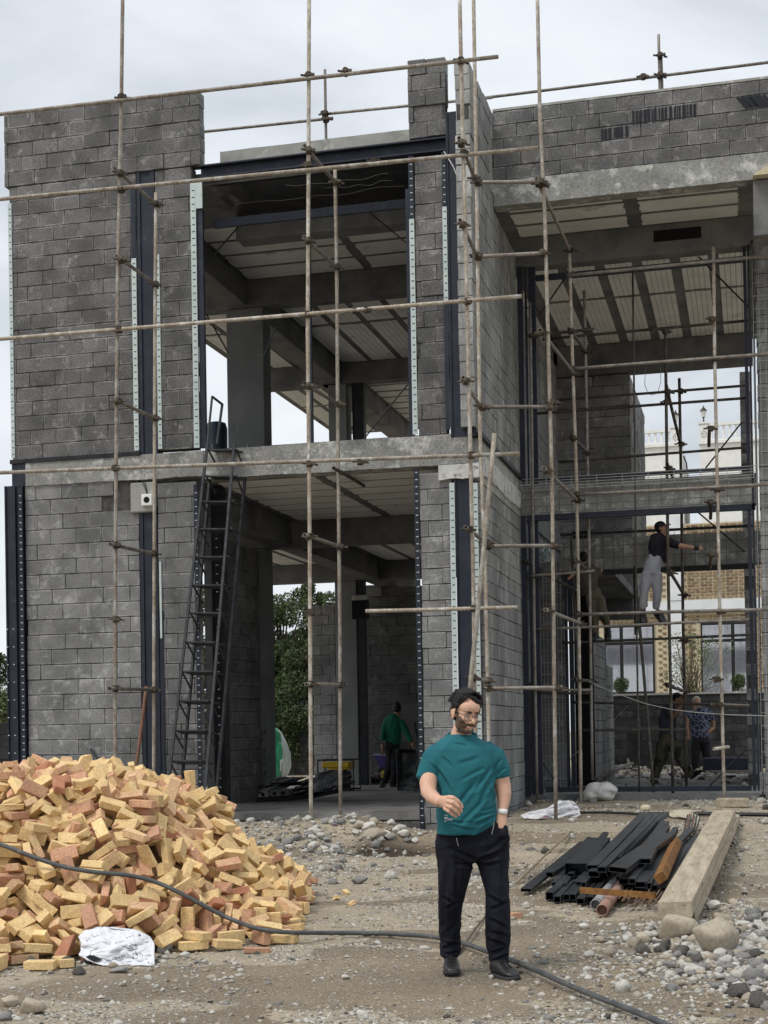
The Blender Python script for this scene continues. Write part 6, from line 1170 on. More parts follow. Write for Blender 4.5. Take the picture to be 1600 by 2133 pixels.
# white woven sack with print at the foot of the bricks
SACK = mat('white_woven_sack', (.74, .75, .78), (.66, .67, .71), 30, .75, bump=.5, bscale=120)
bpy.context.view_layer.update()
def sheet_px(name, rows, m, depth, amp=.03, seed=0, n=40, parent=None):
    """cloth or film standing in relief: rows of (y, x_left, x_right) in photo pixels at a distance, bulging towards the viewer"""
    ys_ = [r[0] for r in rows]; vs = []
    for j in range(n+1):
        y = ys_[0]+(ys_[-1]-ys_[0])*j/n; k = max(i for i in range(len(rows)) if rows[i][0] <= y+1e-6); k = min(k, len(rows)-2)
        t = (y-rows[k][0])/(rows[k+1][0]-rows[k][0]); xa, xb = [rows[k][c]*(1-t)+rows[k+1][c]*t for c in (1, 2)]
        for i in range(n+1):
            s = i/n; d = depth(s, j/n)-amp*abs(fbm(s*3+seed, j/n*3, seed, 1.6, 4))-amp*.7*sin(9*(s+.7*j/n)+4*fbm(s*2, j/n*2, seed+5)); vs.append(EYE+ray(xa+(xb-xa)*s, y+1.0*fbm(s*6, 0, seed))*d)
    mb = MB(); mb.add(vs, [(j*(n+1)+i, j*(n+1)+i+1, (j+1)*(n+1)+i+1, (j+1)*(n+1)+i) for j in range(n) for i in range(n)]); o = mb.build(name, m, parent, smooth=True)
    md = o.modifiers.new('t', 'SOLIDIFY'); md.thickness = .006; return o
zs_ = (hit(240, 2012)-EYE).dot(_F)
wsack = site('sack', hit(240, 2010), 'crumpled white woven sack with black print at the foot of the brick pile', 'sack')
cl = sheet_px('cloth', [(1932, 205, 232), (1938, 178, 285), (1952, 164, 312), (1966, 170, 322), (1982, 168, 322), (1990, 164, 322), (2000, 182, 322), (2006, 196, 322), (2012, 214, 322)], SACK, lambda s, t: zs_+.42*(1-t)-.10*sin(pi*s)*sin(pi*min(1, t*1.1)), .035, 3, 60, wsack)
mb = MB(); vs_ = [EYE+ray(px, py)*(zs_-.028+.42*(1-(py-1932)/80)) for px, py in ((178, 1993), (200, 1984), (228, 1979), (241, 1980), (232, 1990), (215, 1997), (196, 2003))]; mb.add(vs_, [tuple(range(len(vs_)))]); mb.build('fold_opening', BLACK, wsack)
bpy.context.view_layer.update(); R = random.Random(12); P_ = []
def scrib(x0, y0, x1, y1, n, h, w=1.1):
    for k in range(n):
        t = k/n; x, y = x0+(x1-x0)*t, y0+(y1-y0)*t; c = [(x, y)]
        for q in range(3): c.append((x+(q+1)*(x1-x0)/n*.28, y+R.uniform(-h, h)))
        P_.extend(stroke(c, w))
scrib(215, 2005, 270, 1986, 9, 2.5, 1.0); scrib(240, 1964, 258, 1960, 4, 2, .8); scrib(262, 1953, 280, 1946, 3, 2, .8); scrib(160+20, 1957, 205, 1945, 5, 5, .6); scrib(262, 2003, 290, 1990, 2, 1, .9)
for pl in ([(264, 1968), (281, 1958), (286, 1976), (268, 1980), (264, 1968)], [(273, 1963), (277, 1978)], [(270, 1980), (290, 1976), (297, 1990), (278, 1996), (270, 1980)], [(281, 1978), (287, 1993)], [(190, 1980), (188, 1988), (196, 1990)], [(188, 1981), (228, 1968)], [(240, 1972), (262, 1971)]): P_ += stroke(pl, 1.0)
scrib(268, 1971, 286, 1969, 3, 3, 1.2); scrib(276, 1988, 294, 1984, 3, 3, 1.1)
P_ += [[(288, 1945), (292, 1944), (294, 1948), (290, 1951)], [(308, 2003), (316, 2005), (314, 2008), (309, 2007)]]
on_surface(cl, P_, INK, 'printing', wsack)
# hose / cable running over bricks and soil
bpy.context.view_layer.update()
HOSE = mat('grey_rubber_hose', (.055, .06, .065), (.09, .095, .095), 8, .55, (.2, .18, .15), 14, (.6, .7), spec=.4)
def S2(x, y):
    h = pileH(x, y); return max(G(x, y), h+.10 if h > .10 else h)
hp_ = [(-60, 1742), (0, 1757), (60, 1782), (130, 1806), (200, 1818), (270, 1822), (330, 1838), (380, 1862), (430, 1890), (480, 1915), (540, 1937), (600, 1943), (700, 1943), (800, 1944), (900, 1950), (960, 1962), (1010, 1980), (1060, 1998), (1120, 2022), (1180, 2050), (1240, 2075), (1300, 2098), (1360, 2122), (1440, 2160)]
from mathutils.bvhtree import BVHTree
bv_, bf_ = [], []
for o in bpy.data.objects:
    if o.type == 'MESH' and o.name.split('.')[0] == 'brick':
        k0 = len(bv_); mw = o.matrix_world; bv_ += [mw @ v.co for v in o.data.vertices]; bf_ += [tuple(i+k0 for i in p.vertices) for p in o.data.polygons]
PB_ = BVHTree.FromPolygons(bv_, bf_); ds = []; rs_ = []
for (x0, y0), (x1, y1) in zip(hp_[:-1], hp_[1:]):
    for t in (0, .25, .5, .75):
        px, py = x0+(x1-x0)*t, y0+(y1-y0)*t; r = ray(px, py).normalized(); d = (hit(px, py, G, .02)-EYE).length
        for ox, oy in ((0, 0), (0, 7), (0, -7)):
            h_ = PB_.ray_cast(EYE, ray(px+ox, py+oy).normalized())
            if h_[0] is not None: d = min(d, h_[3]-.02)
        ds.append(d); rs_.append(r)
for _ in range(2): ds = [min(ds[max(0, i-1):i+2]) for i in range(len(ds))]
for _ in range(3): ds = [sum(ds[max(0, i-1):i+2])/len(ds[max(0, i-1):i+2]) for i in range(len(ds))]
pts = [EYE+r*d for r, d in zip(rs_, ds)]
pts = [Vector((p.x, p.y, max(p.z, G(p.x, p.y)+.014))) for p in pts]
for _ in range(3): pts = [pts[0]]+[(pts[i-1]+pts[i]*2+pts[i+1])/4 for i in range(1, len(pts)-1)]+[pts[-1]]
tag(MB().tube(pts, .0165, 10).build('hose', HOSE, smooth=True), 'long grey rubber hose winding over the brick pile and across the mud', 'hose')
# dark twig on the mud and thin sticks
def stick(a, b, r, l, cat='stick', m=None, ha=.01, hb=.01): p, q = hit(*a), hit(*b); return tag(MB().tube([p+Vector((0, 0, ha+r)), (p+q)/2+Vector((0, 0, (ha+hb)/2+r+.01)), q+Vector((0, 0, hb+r))], r, 6).build(cat.replace(' ', '_'), m or BARK), l, cat)
stick((958, 1988), (1010, 1918), .009, 'thin crooked stick on the mud between the legs of the walking man', ha=.01, hb=.02)
stick((1075, 1845), (1190, 1740), .012, 'thin pale batten under the left end of the steel stack', m=mat('batten', (.3, .24, .16), (.2, .16, .1), 9), hb=.03)
stick((1200, 1697), (1330, 1700), .02, 'dark plank strip lying left of the crumpled canvas sack', m=DARKST)
stick((1330, 1702), (1620, 1704), .03, 'long dark batten lying along the threshold at right', m=DARKST)
# ---- stack of steel sections: (near px, near py, near height, far px, far py, far height, width, height, hollow)
STL = mat('black_steel_section', (.028, .032, .038), (.05, .055, .062), 5, .42, (.1, .1, .1), 9, (.62, .76), metal=.35, spec=.5, space='O', rnd=.3)
RUST = mat('rusty_orange_steel', (.25, .12, .035), (.15, .07, .025), 14, .8, (.36, .2, .06), 9, (.55, .7), bump=.4)
CX, CYp, K = 1040, 1640, .35
def cc(x, y): return CX+x*K, CYp+y*K
def sec(a, b, w, h, la, lb, label, m=STL, hollow=True, name='steel_tube', cat='steel tube', group='black steel tubes of the stack', tilt=0):
    """near end a and far end b in crop pixels; la, lb heights above the soil"""
    p = hit(*cc(*a), lift=la); q = hit(*cc(*b), lift=lb); d = (q-p); L = d.length; d.normalize(); x = d.cross(Vector((0, 0, 1))).normalized(); z = x.cross(d); x, z = x*cos(tilt)+z*sin(tilt), z*cos(tilt)-x*sin(tilt)
    M_ = Matrix(((x.x, d.x, z.x, p.x), (x.y, d.y, z.y, p.y), (x.z, d.z, z.z, p.z), (0, 0, 0, 1))); mb = MB(); t = .005
    if hollow:
        for A, B_ in (((-w/2, 0, -h/2), (w/2, L, -h/2+t)), ((-w/2, 0, h/2-t), (w/2, L, h/2)), ((-w/2, 0, -h/2+t), (-w/2+t, L, h/2-t)), ((w/2-t, 0, -h/2+t), (w/2, L, h/2-t))): mb.box(A, B_)
        mb.box((-w/2+t, .25, -h/2+t), (w/2-t, .26, h/2-t))
    else: mb.box((-w/2, 0, -h/2), (w/2, L, h/2))
    o = mb.build(name, m); o.matrix_world = M_; return tag(o, label, cat, group)
G1 = 'black hollow steel tube lying in the middle of the steel stack'
for a, b, w, h, la, lb, l in (
    ((300, 648), (452, 515), .07, .07, .05, .06, 'short square black tube at the lower left of the steel stack'), ((345, 668), (470, 528), .06, .06, .04, .05, 'second short square tube from the lower left of the steel stack'),
    ((400, 655), (520, 530), .055, .055, .05, .06, 'third short square tube from the lower left of the steel stack'), ((437, 655), (545, 535), .055, .055, .05, .06, 'fourth short square tube in the lower row of the stack'), ((483, 678), (590, 540), .065, .05, .05, .06, 'square tube with open end left of the grey round pipe'), ((540, 668), (640, 540), .055, .05, .05, .06, 'square tube directly left of the grey round pipe'),
    ((160, 612), (505, 330), .10, .03, .05, .12, 'long flat steel strip at the far left of the stack'), ((300, 520), (600, 340), .07, .05, .12, .14, 'long dark angle lying second from the left edge of the stack'),
    ((555, 478), (870, 158), .11, .05, .22, .22, 'long rectangular tube right of the wide channel'), ((562, 517), (905, 160), .10, .06, .18, .20, 'rectangular tube with open end under its neighbour'), ((610, 490), (935, 170), .08, .05, .24, .22, G1), ((655, 510), (965, 175), .05, .07, .19, .2, G1),
    ((745, 562), (985, 215), .10, .06, .14, .2, 'rectangular tube above the rusty round pipe'), ((790, 560), (1000, 240), .06, .05, .17, .22, G1), ((845, 580), (1010, 300), .11, .055, .14, .18, 'broad rectangular tube ending just above the rusty cross bar'), ((888, 588), (1050, 250), .06, .055, .13, .2, G1),
    ((930, 600), (1095, 300), .09, .05, .11, .18, 'rectangular tube ending right of the rusty cross bar'), ((965, 612), (1120, 340), .07, .05, .10, .15, 'outermost rectangular tube beside the timber plank'), ((1040, 500), (1165, 300), .10, .05, .10, .14, 'short dark tube beside the upper part of the plank'),
    ((870, 440), (930, 330), .10, .05, .28, .30, 'short open tube lying on top in the middle of the stack'), ((640, 530), (760, 400), .07, .06, .12, .14, G1), ((700, 430), (900, 170), .06, .05, .26, .25, G1), ((760, 330), (1000, 160), .05, .05, .24, .22, G1)):
    sec(a, b, w, h, la, lb, l, group='black steel tubes of the stack' if l == G1 else None)
R = random.Random(44)
for i in range(30):
    t = i/29; x = 330+t*640+R.uniform(-15, 15); y = 640-120*R.random()-60*sin(pi*t); f = R.uniform(.35, 1.0); w = R.choice((.04, .05, .06, .08)); l0 = .03+.14*(640-y)/180+R.uniform(-.02, .03)
    sec((x, y), (x+(240+70*t)*f+R.uniform(-25, 25), y-300*f), w, R.choice((.03, .04, .05)), l0, l0+R.uniform(.0, .06), G1)
sec((465, 492), (595, 335), .24, .13, .16, .2, 'widest black channel with open end on the left of the stack')
sec((705, 492), (1000, 285), .16, .05, .26, .33, 'flat rectangular tube lying crosswise on top of the stack', tilt=-.1)
sec((960, 540), (1055, 325), .09, .08, .22, .27, 'bright rusty orange angle iron on top of the black stack', RUST, False, 'angle_iron', 'angle iron', None, .6)
sec((482, 612), (930, 645), .018, .05, .17, .12, 'rusty flat bar lying across the near ends of the stack', RUST, False, 'flat_bar', 'steel bar', None)
for a, b, r_, m, l in (((573, 700), (690, 560), .045, mat('grey_pipe', (.32, .33, .34), (.22, .22, .23), 8, .6), 'grey round pipe with open end at the front of the stack'), ((611, 733), (735, 575), .048, mat('rust_pink_pipe', (.30, .19, .15), (.28, .16, .12), 8, .8), 'rusty pinkish round pipe, the nearest end of the stack')):
    p, q = hit(*cc(*a), lift=.06), hit(*cc(*b), lift=.08); o = MB().tube([p, (p+q)/2, q], r_, 16, hollow=.86).build('round_pipe', m, smooth=True); tag(o, l, 'pipe')
R = random.Random(4); RB = mat('rebar_rust', (.2, .12, .08), (.14, .09, .07), 20, .8)
for k in range(26):
    x = 665+k*10+R.uniform(-8, 8); y = 655+R.uniform(0, 75)*(.3+.7*k/26); p = hit(*cc(x, y), lift=R.uniform(.02, .09)); q = hit(*cc(x+R.uniform(70, 120), y-R.uniform(90, 150)), lift=R.uniform(.03, .1))
    tag(MB().tube([p, q], .008, 6).build('rebar', RB), 'rusty reinforcing bar end in the bundle under the cross bar', 'steel bar', 'rebar ends under the stack')
for k in range(9):
    x = 1090+k*9+R.uniform(-4, 4); p = hit(*cc(x, 290+R.uniform(-20, 40)), lift=.12); q = hit(*cc(x+30, 165+R.uniform(-10, 25)), lift=.2)
    tag(MB().tube([p, q], .009, 6).build('rebar', RB if k % 2 else STL), 'thin rod end at the far end of the steel stack', 'steel bar', 'thin rods at the far end of the stack')
CAN = mat('beige_canvas', (.5, .45, .34), (.4, .36, .27), 14, .9, bump=.5)
zc = (hit(1440, 1712)-EYE).dot(_F)
tag(sheet_px('canvas_sack', [(1686, 1408, 1440), (1690, 1396, 1452), (1696, 1390, 1455), (1702, 1400, 1456), (1708, 1436, 1456), (1716, 1446, 1455)], CAN, lambda s, t: zc+.9*(1-t)-.2*sin(pi*s), .06, 8, 24), 'crumpled beige canvas sack over the far end of the steel stack', 'sack')
tag(sheet_px('plastic_scrap', [(1709, 1452, 1470), (1715, 1450, 1476), (1722, 1456, 1474)], SACK, lambda s, t: zc-.2+.5*(1-t), .05, 4, 14), 'small white plastic scrap left of the far plank end', 'plastic')
# ---- timber planks
WOOD = mat('weathered_timber', (.44, .38, .285), (.31, .26, .19), 2.2, .85, (.20, .16, .11), 4, (.56, .70), space='O', stretch=(6, .7, 6), grain=.25, gscale=30, bump=.5, bscale=16)
def plank(na, nb, fa, fb, th, ln, lf, label, crack=False):
    """near edge corners na, nb; far corners fa, fb in full photo pixels (top face)"""
    A, B2, C_, D_ = hit(*na, lift=ln), hit(*nb, lift=ln), hit(*fb, lift=lf), hit(*fa, lift=lf); rows = []; n = 26; R = random.Random(2)
    mb = MB(); vs = []
    for i in range(n+1):
        t = i/n; a = A.lerp(D_, t); b = B2.lerp(C_, t); m_ = a.lerp(b, .6+.04*sin(t*9)+.02*sin(t*31)); dz = Vector((0, 0, .006*fbm(t*6, 0, 1))); g = Vector((0, 0, .012)) if crack and t < .75 else Vector((0, 0, 0))
        w_ = (b-a)*(.003 if crack and t < .75 else .0001); dn = Vector((0, 0, th))
        vs += [a+dz, m_-w_+dz, m_+dz-g*2, m_+w_+dz, b+dz, b-dn, a-dn]
    for i in range(n):
        for k in range(7): vs_ = (i*7+k, i*7+(k+1) % 7, (i+1)*7+(k+1) % 7, (i+1)*7+k); mb.f.append(vs_)
    mb.v = [tuple(v) for v in vs]; mb.f += [tuple(range(7)), tuple(n*7+k for k in range(6, -1, -1))]; mb.m = [0]*len(mb.f)
    return tag(mb.build('timber_plank', WOOD), label, 'plank')
plank((1378, 1897), (1447, 1901), (1497, 1692), (1541, 1697), .10, .10, .12, 'lower timber plank, mostly hidden beneath the cracked one')
plank((1370, 1880), (1441, 1878), (1487, 1688), (1532, 1687), .11, .215, .24, 'thick weathered timber plank with a long crack lying beside the steel', True)
tag(MB().bbox(tuple(hit(1495, 1682)+Vector((-.02, 0, 0))), tuple(hit(1495, 1682)+Vector((.42, .3, .12))), .01).build('timber_block', WOOD), 'short timber block behind the far end of the planks', 'timber block')
# ---- sacks and litter at the threshold
GS = mat('dirty_white_sack', (.66, .65, .62), (.56, .55, .52), 6, .75, (.3, .28, .25), 5, (.62, .74), bump=.4)
b = hit(1250, 1668); mb = MB(); R = random.Random(3)
c0 = b+Vector((0, 0, .12))
def blob(mb, c, r, sub=3):
    bm = bmesh.new(); bmesh.ops.create_icosphere(bm, subdivisions=sub, radius=1); bm.verts.index_update()
    mb.add([Vector((v.co.x*r[0], v.co.y*r[1], v.co.z*r[2]))+Vector(c) for v in bm.verts], [tuple(v.index for v in f.verts) for f in bm.faces]); bm.free()
sc = (b-EYE).dot(_F)/FPX
for px, py, rx, rz in ((1243, 1648, 26, 19), (1262, 1643, 22, 16), (1275, 1646, 14, 10), (1232, 1656, 17, 14), (1262, 1658, 20, 11)): p = EYE+ray(px, py)*(b-EYE).dot(_F); blob(mb, p, (rx*sc, .24, rz*sc))
o = fuse(mb, .02, 22, GS, 'rubble_sack', lambda c, n: n*(.035*fbm(c.x, c.y, c.z, 3.5, 3)-.02*abs(fbm(c.x, c.y, c.z, 7, 2)))); tag(o, 'full dirty white sack lying at the foot of the right bay scaffold', 'sack')
PB = mat('thin_white_film', (.7, .7, .72), (.6, .6, .62), 8, .3, spec=.5); PR = mat('red_print', (.55, .05, .12), rough=.5)
zb_ = (hit(1150, 1705)-EYE).dot(_F)
bag = site('plastic_bag', hit(1150, 1703), 'torn white plastic bag with red print blown against a scaffold foot', 'plastic bag')
o = sheet_px('film', [(1668, 1164, 1192), (1676, 1152, 1200), (1684, 1140, 1207), (1692, 1100, 1208), (1699, 1084, 1210), (1706, 1092, 1190)], PB, lambda s, t: zb_+.35*(1-t)-.08*sin(6*s), .06, 9, 40, bag)
bpy.context.view_layer.update()
on_surface(o, [[(1190, 1669), (1200, 1673), (1206, 1681), (1200, 1684), (1192, 1676)], [(1128, 1694), (1140, 1692), (1143, 1700), (1130, 1702)], [(1142, 1690), (1150, 1688), (1148, 1694)]], PR, 'red_printing', bag)
YF_ = MATS['yellow_foam']
for px, py, w, l in ((1384, 1660, .34, 'yellow foam strip on the threshold, left piece'), (1412, 1661, .28, 'yellow foam strip on the threshold, right piece'), (1345, 1690, .14, 'small yellow foam crumb before the threshold')):
    p = hit(px, py); mb = MB(); mb.bbox((p.x-w/2, p.y-.08, p.z), (p.x+w/2, p.y+.08, p.z+.09), .03); tag(mb.build('foam_piece', YF_), l, 'foam')
# ---- inside the ground floor, left bay
def floor_pt(px, py, z=ZF): return onZ(px, py, z)
TG = mat('green_sheeting', (.02, .19, .10), (.03, .26, .15), 3, .35, spec=.5); TW = mat('milky_sheeting', (.38, .45, .43), (.5, .56, .54), 4, .35, spec=.5)
fp = floor_pt(575, 1622); zt_ = (fp-EYE).dot(_F)
tw = site('wrapped_bundle', fp, 'tall bundle wrapped in green and milky plastic behind the side wall column', 'bundle')
sheet_px('green_sheet', [(1508, 530, 562), (1516, 530, 574), (1527, 530, 584), (1560, 530, 588), (1590, 530, 589), (1622, 530, 584)], TG, lambda s, t: zt_-.2*sin(pi*.5*(1-s)), .03, 2, 26, tw)
sheet_px('milky_sheet', [(1510, 556, 566), (1524, 574, 586), (1545, 580, 597), (1570, 583, 606), (1595, 584, 607), (1612, 582, 602), (1622, 580, 594)], TW, lambda s, t: zt_+.5*s*s-.02, .03, 6, 26, tw)
# black profiles and pipe bundle
BP = mat('black_plastic_pipe', (.012, .013, .016), (.02, .02, .024), 6, .3, spec=.6); FILM = mat('clear_wrap', (.16, .17, .18), (.3, .31, .32), 14, .2, spec=.8, bump=1, bscale=40)
fp = floor_pt(650, 1668); zp = (fp-EYE).dot(_F)
def at(px, py, d): return EYE+ray(px, py)*d
R = random.Random(6)
for k in range(14):
    y0 = 1672-k*2.6; a, b = at(535+R.uniform(0, 50), y0+R.uniform(0, 14)-k*.8, zp-.3+k*.05), at(690+R.uniform(0, 45), y0-22+R.uniform(-3, 3), zp+.5+k*.05)
    a.z = max(a.z, ZF+.02); b.z = max(b.z, ZF+.02); m_ = (a+b)/2-Vector((0, 0, .03)); m_.z = max(m_.z, ZF+.015)
    tag(MB().tube([a, m_, b], .018, 6).build('black_pipe', BP), 'long thin black pipe lying on the ground floor slab', 'pipe', 'thin black pipes on the slab')
for k, (px, py) in enumerate(((616, 1642), (622, 1650), (633, 1640), (641, 1652), (628, 1630), (637, 1627), (646, 1638), (652, 1650), (612, 1652))):
    a, b = at(px, py, zp+.2), at(px+85, py-22, zp+.9); tag(MB().tube([a, b], .03, 12, hollow=.85).build('black_pipe', BP, smooth=True), 'thick black pipe end in the wrapped bundle on the slab', 'pipe', 'thick black pipes of the wrapped bundle')
tag(sheet_px('plastic_wrap', [(1603, 690, 702), (1610, 662, 706), (1620, 655, 707), (1640, 652, 704), (1650, 655, 690)], FILM, lambda s, t: zp+.1+.5*s, .04, 5, 22), 'clear plastic wrap round the bundle of black pipes', 'plastic wrap')
tag(sheet_px('plastic_wrap', [(1618, 575, 640), (1626, 556, 620), (1640, 548, 600), (1650, 545, 585)], FILM, lambda s, t: zp+.3+.3*s, .05, 7, 22), 'crumpled clear plastic left of the black pipe bundle', 'plastic wrap')
for k, (px, py) in enumerate(((548, 1655), (572, 1653), (590, 1652))):
    c = at(px, py, zp+.05); o = MB().bbox((c.x-.09, c.y, c.z-.05), (c.x+.09, c.y+.3, c.z+.06), .01).build('hollow_block', BLOCK); mb = MB(); mb.tube([(c.x, c.y-.004, c.z), (c.x, c.y+.01, c.z)], .035, 10); mb.build('hole', BLACK, o); tag(o, 'grey hollow block lying on the slab edge beside the bricks', 'block', 'hollow blocks on the slab edge')
# generator
fp = floor_pt(700, 1648); d_ = (fp-EYE).dot(_F); g = site('generator', fp, 'portable generator with yellow top in a black tube frame', 'generator')
fp_x = fp.x; s_ = d_/FPX
x0, x1 = XY(662, 1600, fp.y), XY(736, 1600, fp.y); z1 = ZY(700, 1583, fp.y); mb = MB(); GB = mat('generator_black', (.015, .015, .015), rough=.5); GY = mat('generator_yellow', (.55, .38, .03), (.5, .33, .02), 5, .4)
for y in (fp.y, fp.y+.5):
    MB().tube([(x0, y, ZF+.03), (x0, y, z1), (x1, y, z1), (x1, y, ZF+.03), (x0, y, ZF+.03)], .02, 8).build('tube_frame', GB, g)
MB().bbox((x0+.06, fp.y+.03, z1-.16), (x1-.08, fp.y+.45, z1-.04), .03).build('fuel_tank', GY, g); MB().bbox((x0+.2, fp.y+.02, z1-.2), (x1-.1, fp.y+.4, z1-.165), .005).build('yellow_trim', GY, g)
MB().bbox((x0+.1, fp.y+.05, ZF+.08), (x1-.15, fp.y+.42, z1-.22), .02).build('engine', GB, g); MB().tube([(x1-.15, fp.y-.05, ZF+.1), (x1-.15, fp.y+.02, ZF+.1)], .1, 14).build('wheel', GB, g)
# wheelbarrow
fp = floor_pt(805, 1640); wb = site('wheelbarrow', fp, 'purple tub wheelbarrow with yellow wheel behind the worker in green', 'wheelbarrow'); PU = mat('purple_plastic', (.085, .06, .22), (.07, .05, .18), 5, .5); Yw = fp.y
def wp(px, py, dy=0): p = onY(px, py, Yw); return Vector((p.x, p.y+dy, p.z))
top = [wp(778, 1572), wp(824, 1574), wp(824, 1574, .55), wp(778, 1572, .55)]; bot = [wp(792, 1605, .08), wp(818, 1607, .08), wp(818, 1607, .42), wp(792, 1605, .42)]
mb = MB(); mb.add(top+bot, [(0, 1, 5, 4), (1, 2, 6, 5), (2, 3, 7, 6), (3, 0, 4, 7), (4, 5, 6, 7)]); tb = mb.build('tub', PU, wb); tb.modifiers.new('t', 'SOLIDIFY').thickness = .012
for a, b_ in ((0, 1), (1, 2), (2, 3), (3, 0)): MB().tube([top[a], top[b_]], .016, 6).build('tub_rim', mat('pale_rim', (.35, .33, .42)), wb)
c = wp(800, 1613, .1); MB().tube([c-Vector((0, .05, 0)), c+Vector((0, .05, 0))], .155, 20).build('tyre', GB, wb); MB().tube([c-Vector((0, .055, 0)), c+Vector((0, .055, 0))], .09, 16).build('rim', GY, wb)
MB().tube([wp(780, 1611), c-Vector((0, .06, 0)), wp(822, 1600)], .014, 6).build('handle', mat('pale_metal', (.5, .5, .5), metal=.5, rough=.4), wb)
bpy.context.view_layer.update(); on_surface(tb, stroke([(808, 1581), (808, 1586)], 1)+stroke([(814, 1581), (811, 1581), (811, 1583), (814, 1584), (813, 1586), (811, 1586)], .9), WINK, 'number_marking', wb)
c = floor_pt(772, 1634); o = MB().bbox((c.x, c.y, ZF), (c.x+.24, c.y+.2, ZF+.17), .006).build('hollow_block', BLOCK_S); tag(o, 'grey hollow block standing on the floor before the wheelbarrow', 'block')
for dx in (.03, .135): MB().box((c.x+dx, c.y-.004, ZF+.03), (c.x+dx+.075, c.y+.0, ZF+.13)).build('hole', BLACK, o)
# steel mortar trough leaning upright
fp = floor_pt(850, 1650); Yt = fp.y; tr = site('steel_trough', fp, 'grey steel mortar trough standing on end beside the green worker', 'trough'); TRM = mat('mortar_smeared_steel', (.06, .065, .07), (.035, .037, .042), 3, .6, (.16, .165, .165), 4, (.5, .6))
def tp(px, py, dy=0): p = onY(px, py, Yt); return Vector((p.x, p.y+dy, p.z))
o4 = [tp(826, 1560), tp(868, 1560), tp(873, 1648), tp(828, 1646)]; i4 = [tp(833, 1567, .22), tp(862, 1567, .22), tp(862, 1612, .22), tp(833, 1618, .22)]
mb = MB(); mb.add(o4+i4, [(0, 1, 5, 4), (1, 2, 6, 5), (2, 3, 7, 6), (3, 0, 4, 7), (4, 5, 6, 7)]); b_ = mb.build('trough_body', TRM, tr); b_.modifiers.new('t', 'SOLIDIFY').thickness = .01
for k in range(4): MB().tube([o4[k], o4[(k+1) % 4]], .012, 6).build('rim', TRM, tr)
MB().tube([tp(856, 1504, .3), tp(858, 1518, .3), tp(862, 1535, .3), tp(872, 1556, .3)], .022, 8).build('handle', DARKST, tr)
o = MB().tube([at(760, 1648, d_), at(800, 1654, d_), at(840, 1654, d_), at(872, 1650, d_)], .008, 5).build('cable', BP); tag(o, 'thin black cable on the slab in front of the trough', 'cable')
# painted marks on the column face
COLF = [o for o in bpy.data.objects if o.name.startswith('concrete_column')]
def marks(x, ys_):
    P = []
    for y in ys_: P += stroke([(x+4, y), (x-1, y-1), (x-1, y+4), (x+4, y+3)], 1.3)+stroke([(x-1, y+4), (x-1, y+22)], 1.2)
    return P
yc = 24.09
mb = MB()
for poly in marks(551, (1522, 1560, 1608))+stroke([(545, 1520), (545, 1545), (541, 1552)], 1.3)+stroke([(540, 1592), (554, 1592)], 1.2)+stroke([(544, 1556), (541, 1572)], 1.5)+stroke([(545, 1605), (545, 1622)], 1.2):
    mb.add([onY(px, py, yc) for px, py in poly], [tuple(range(len(poly)))])
mb.build('painted_numerals', BLACK, B)
# ---- inside the right bay: debris, planks, blocks, wires
R = random.Random(15); ZR = ZF+.06
for k in range(70):
    px, py = R.uniform(1210, 1345), R.uniform(1575, 1622); p = onZ(px, py, ZR)
    if p.y > 37 or p.x < XI+.05: continue
    s = R.uniform(.06, .2); tag(link('stone', SM[R.randrange(6)], None, (p.x, p.y, p.z+s*.2), (R.uniform(-1, 1), R.uniform(-1, 1), R.uniform(0, 6)), (s, s, s*.6)), 'rubble lump on the dusty floor of the right bay', 'stone', 'rubble inside the right bay')
P4 = []
rr = np.random.default_rng(5)
for k in range(2600):
    px, py = rr.uniform(1285, 1560), 1535+rr.gamma(2, 14)
    if py > 1640: continue
    p = onZ(px, py, ZR)
    if p.y < 40.6: P4.append((p.x, p.y, ZR+ (.25 if py < 1580 else 0)*rr.uniform(0, 1)))
scatter('rubble', np.array(P4), rr.uniform(.05, .2, len(P4)), ICO1, [ST[0], ST[1], ST[2], ST[3]], [.2, .3, .3, .2], 'grey rubble and rags covering the floor behind the two men')
WB = mat('dusty_board', (.16, .14, .12), (.1, .09, .08), 8, .9)
for k, (a, b, l) in enumerate((((1225, 1620), (1345, 1568), 'long dusty board sloping over the rubble'), ((1240, 1630), (1350, 1590), 'second dusty board lying nearer than the sloping one'), ((1290, 1575), (1320, 1560), 'short pale pole on the rubble'), ((1300, 1550), (1345, 1590), 'crossed pale pole over the dusty boards'), ((1360, 1600), (1420, 1585), 'board behind the legs of the man in camouflage trousers'), ((1350, 1640), (1428, 1632), 'dark timber on the floor at the camouflage trousers'), ((1470, 1640), (1530, 1622), 'dark scrap profile on the floor at right'))):
    p, q = onZ(*a, ZR+.06), onZ(*b, ZR+.06); p.z += .05+.02*k; q.z += .15 if k < 4 else .05
    if q.y > 36: q.y = 36
    tag(MB().bar(p, q, .12 if k < 2 else .06, .035).build('board', WB), l, 'board')
for px, py, w, l in ((1226, 1612, .3, 'grey block standing at the foot of the stepped inner wall'), (1270, 1612, .4, 'grey block lying right of the stepped inner wall'), (1205, 1606, .25, 'block half hidden behind the dark partition')):
    p = onZ(px, py, ZR); tag(MB().bbox((p.x-w/2, p.y, ZR), (p.x+w/2, p.y+.2, ZR+(.42 if w == .3 else .2)), .01).build('loose_block', BLOCK_S), l, 'block')
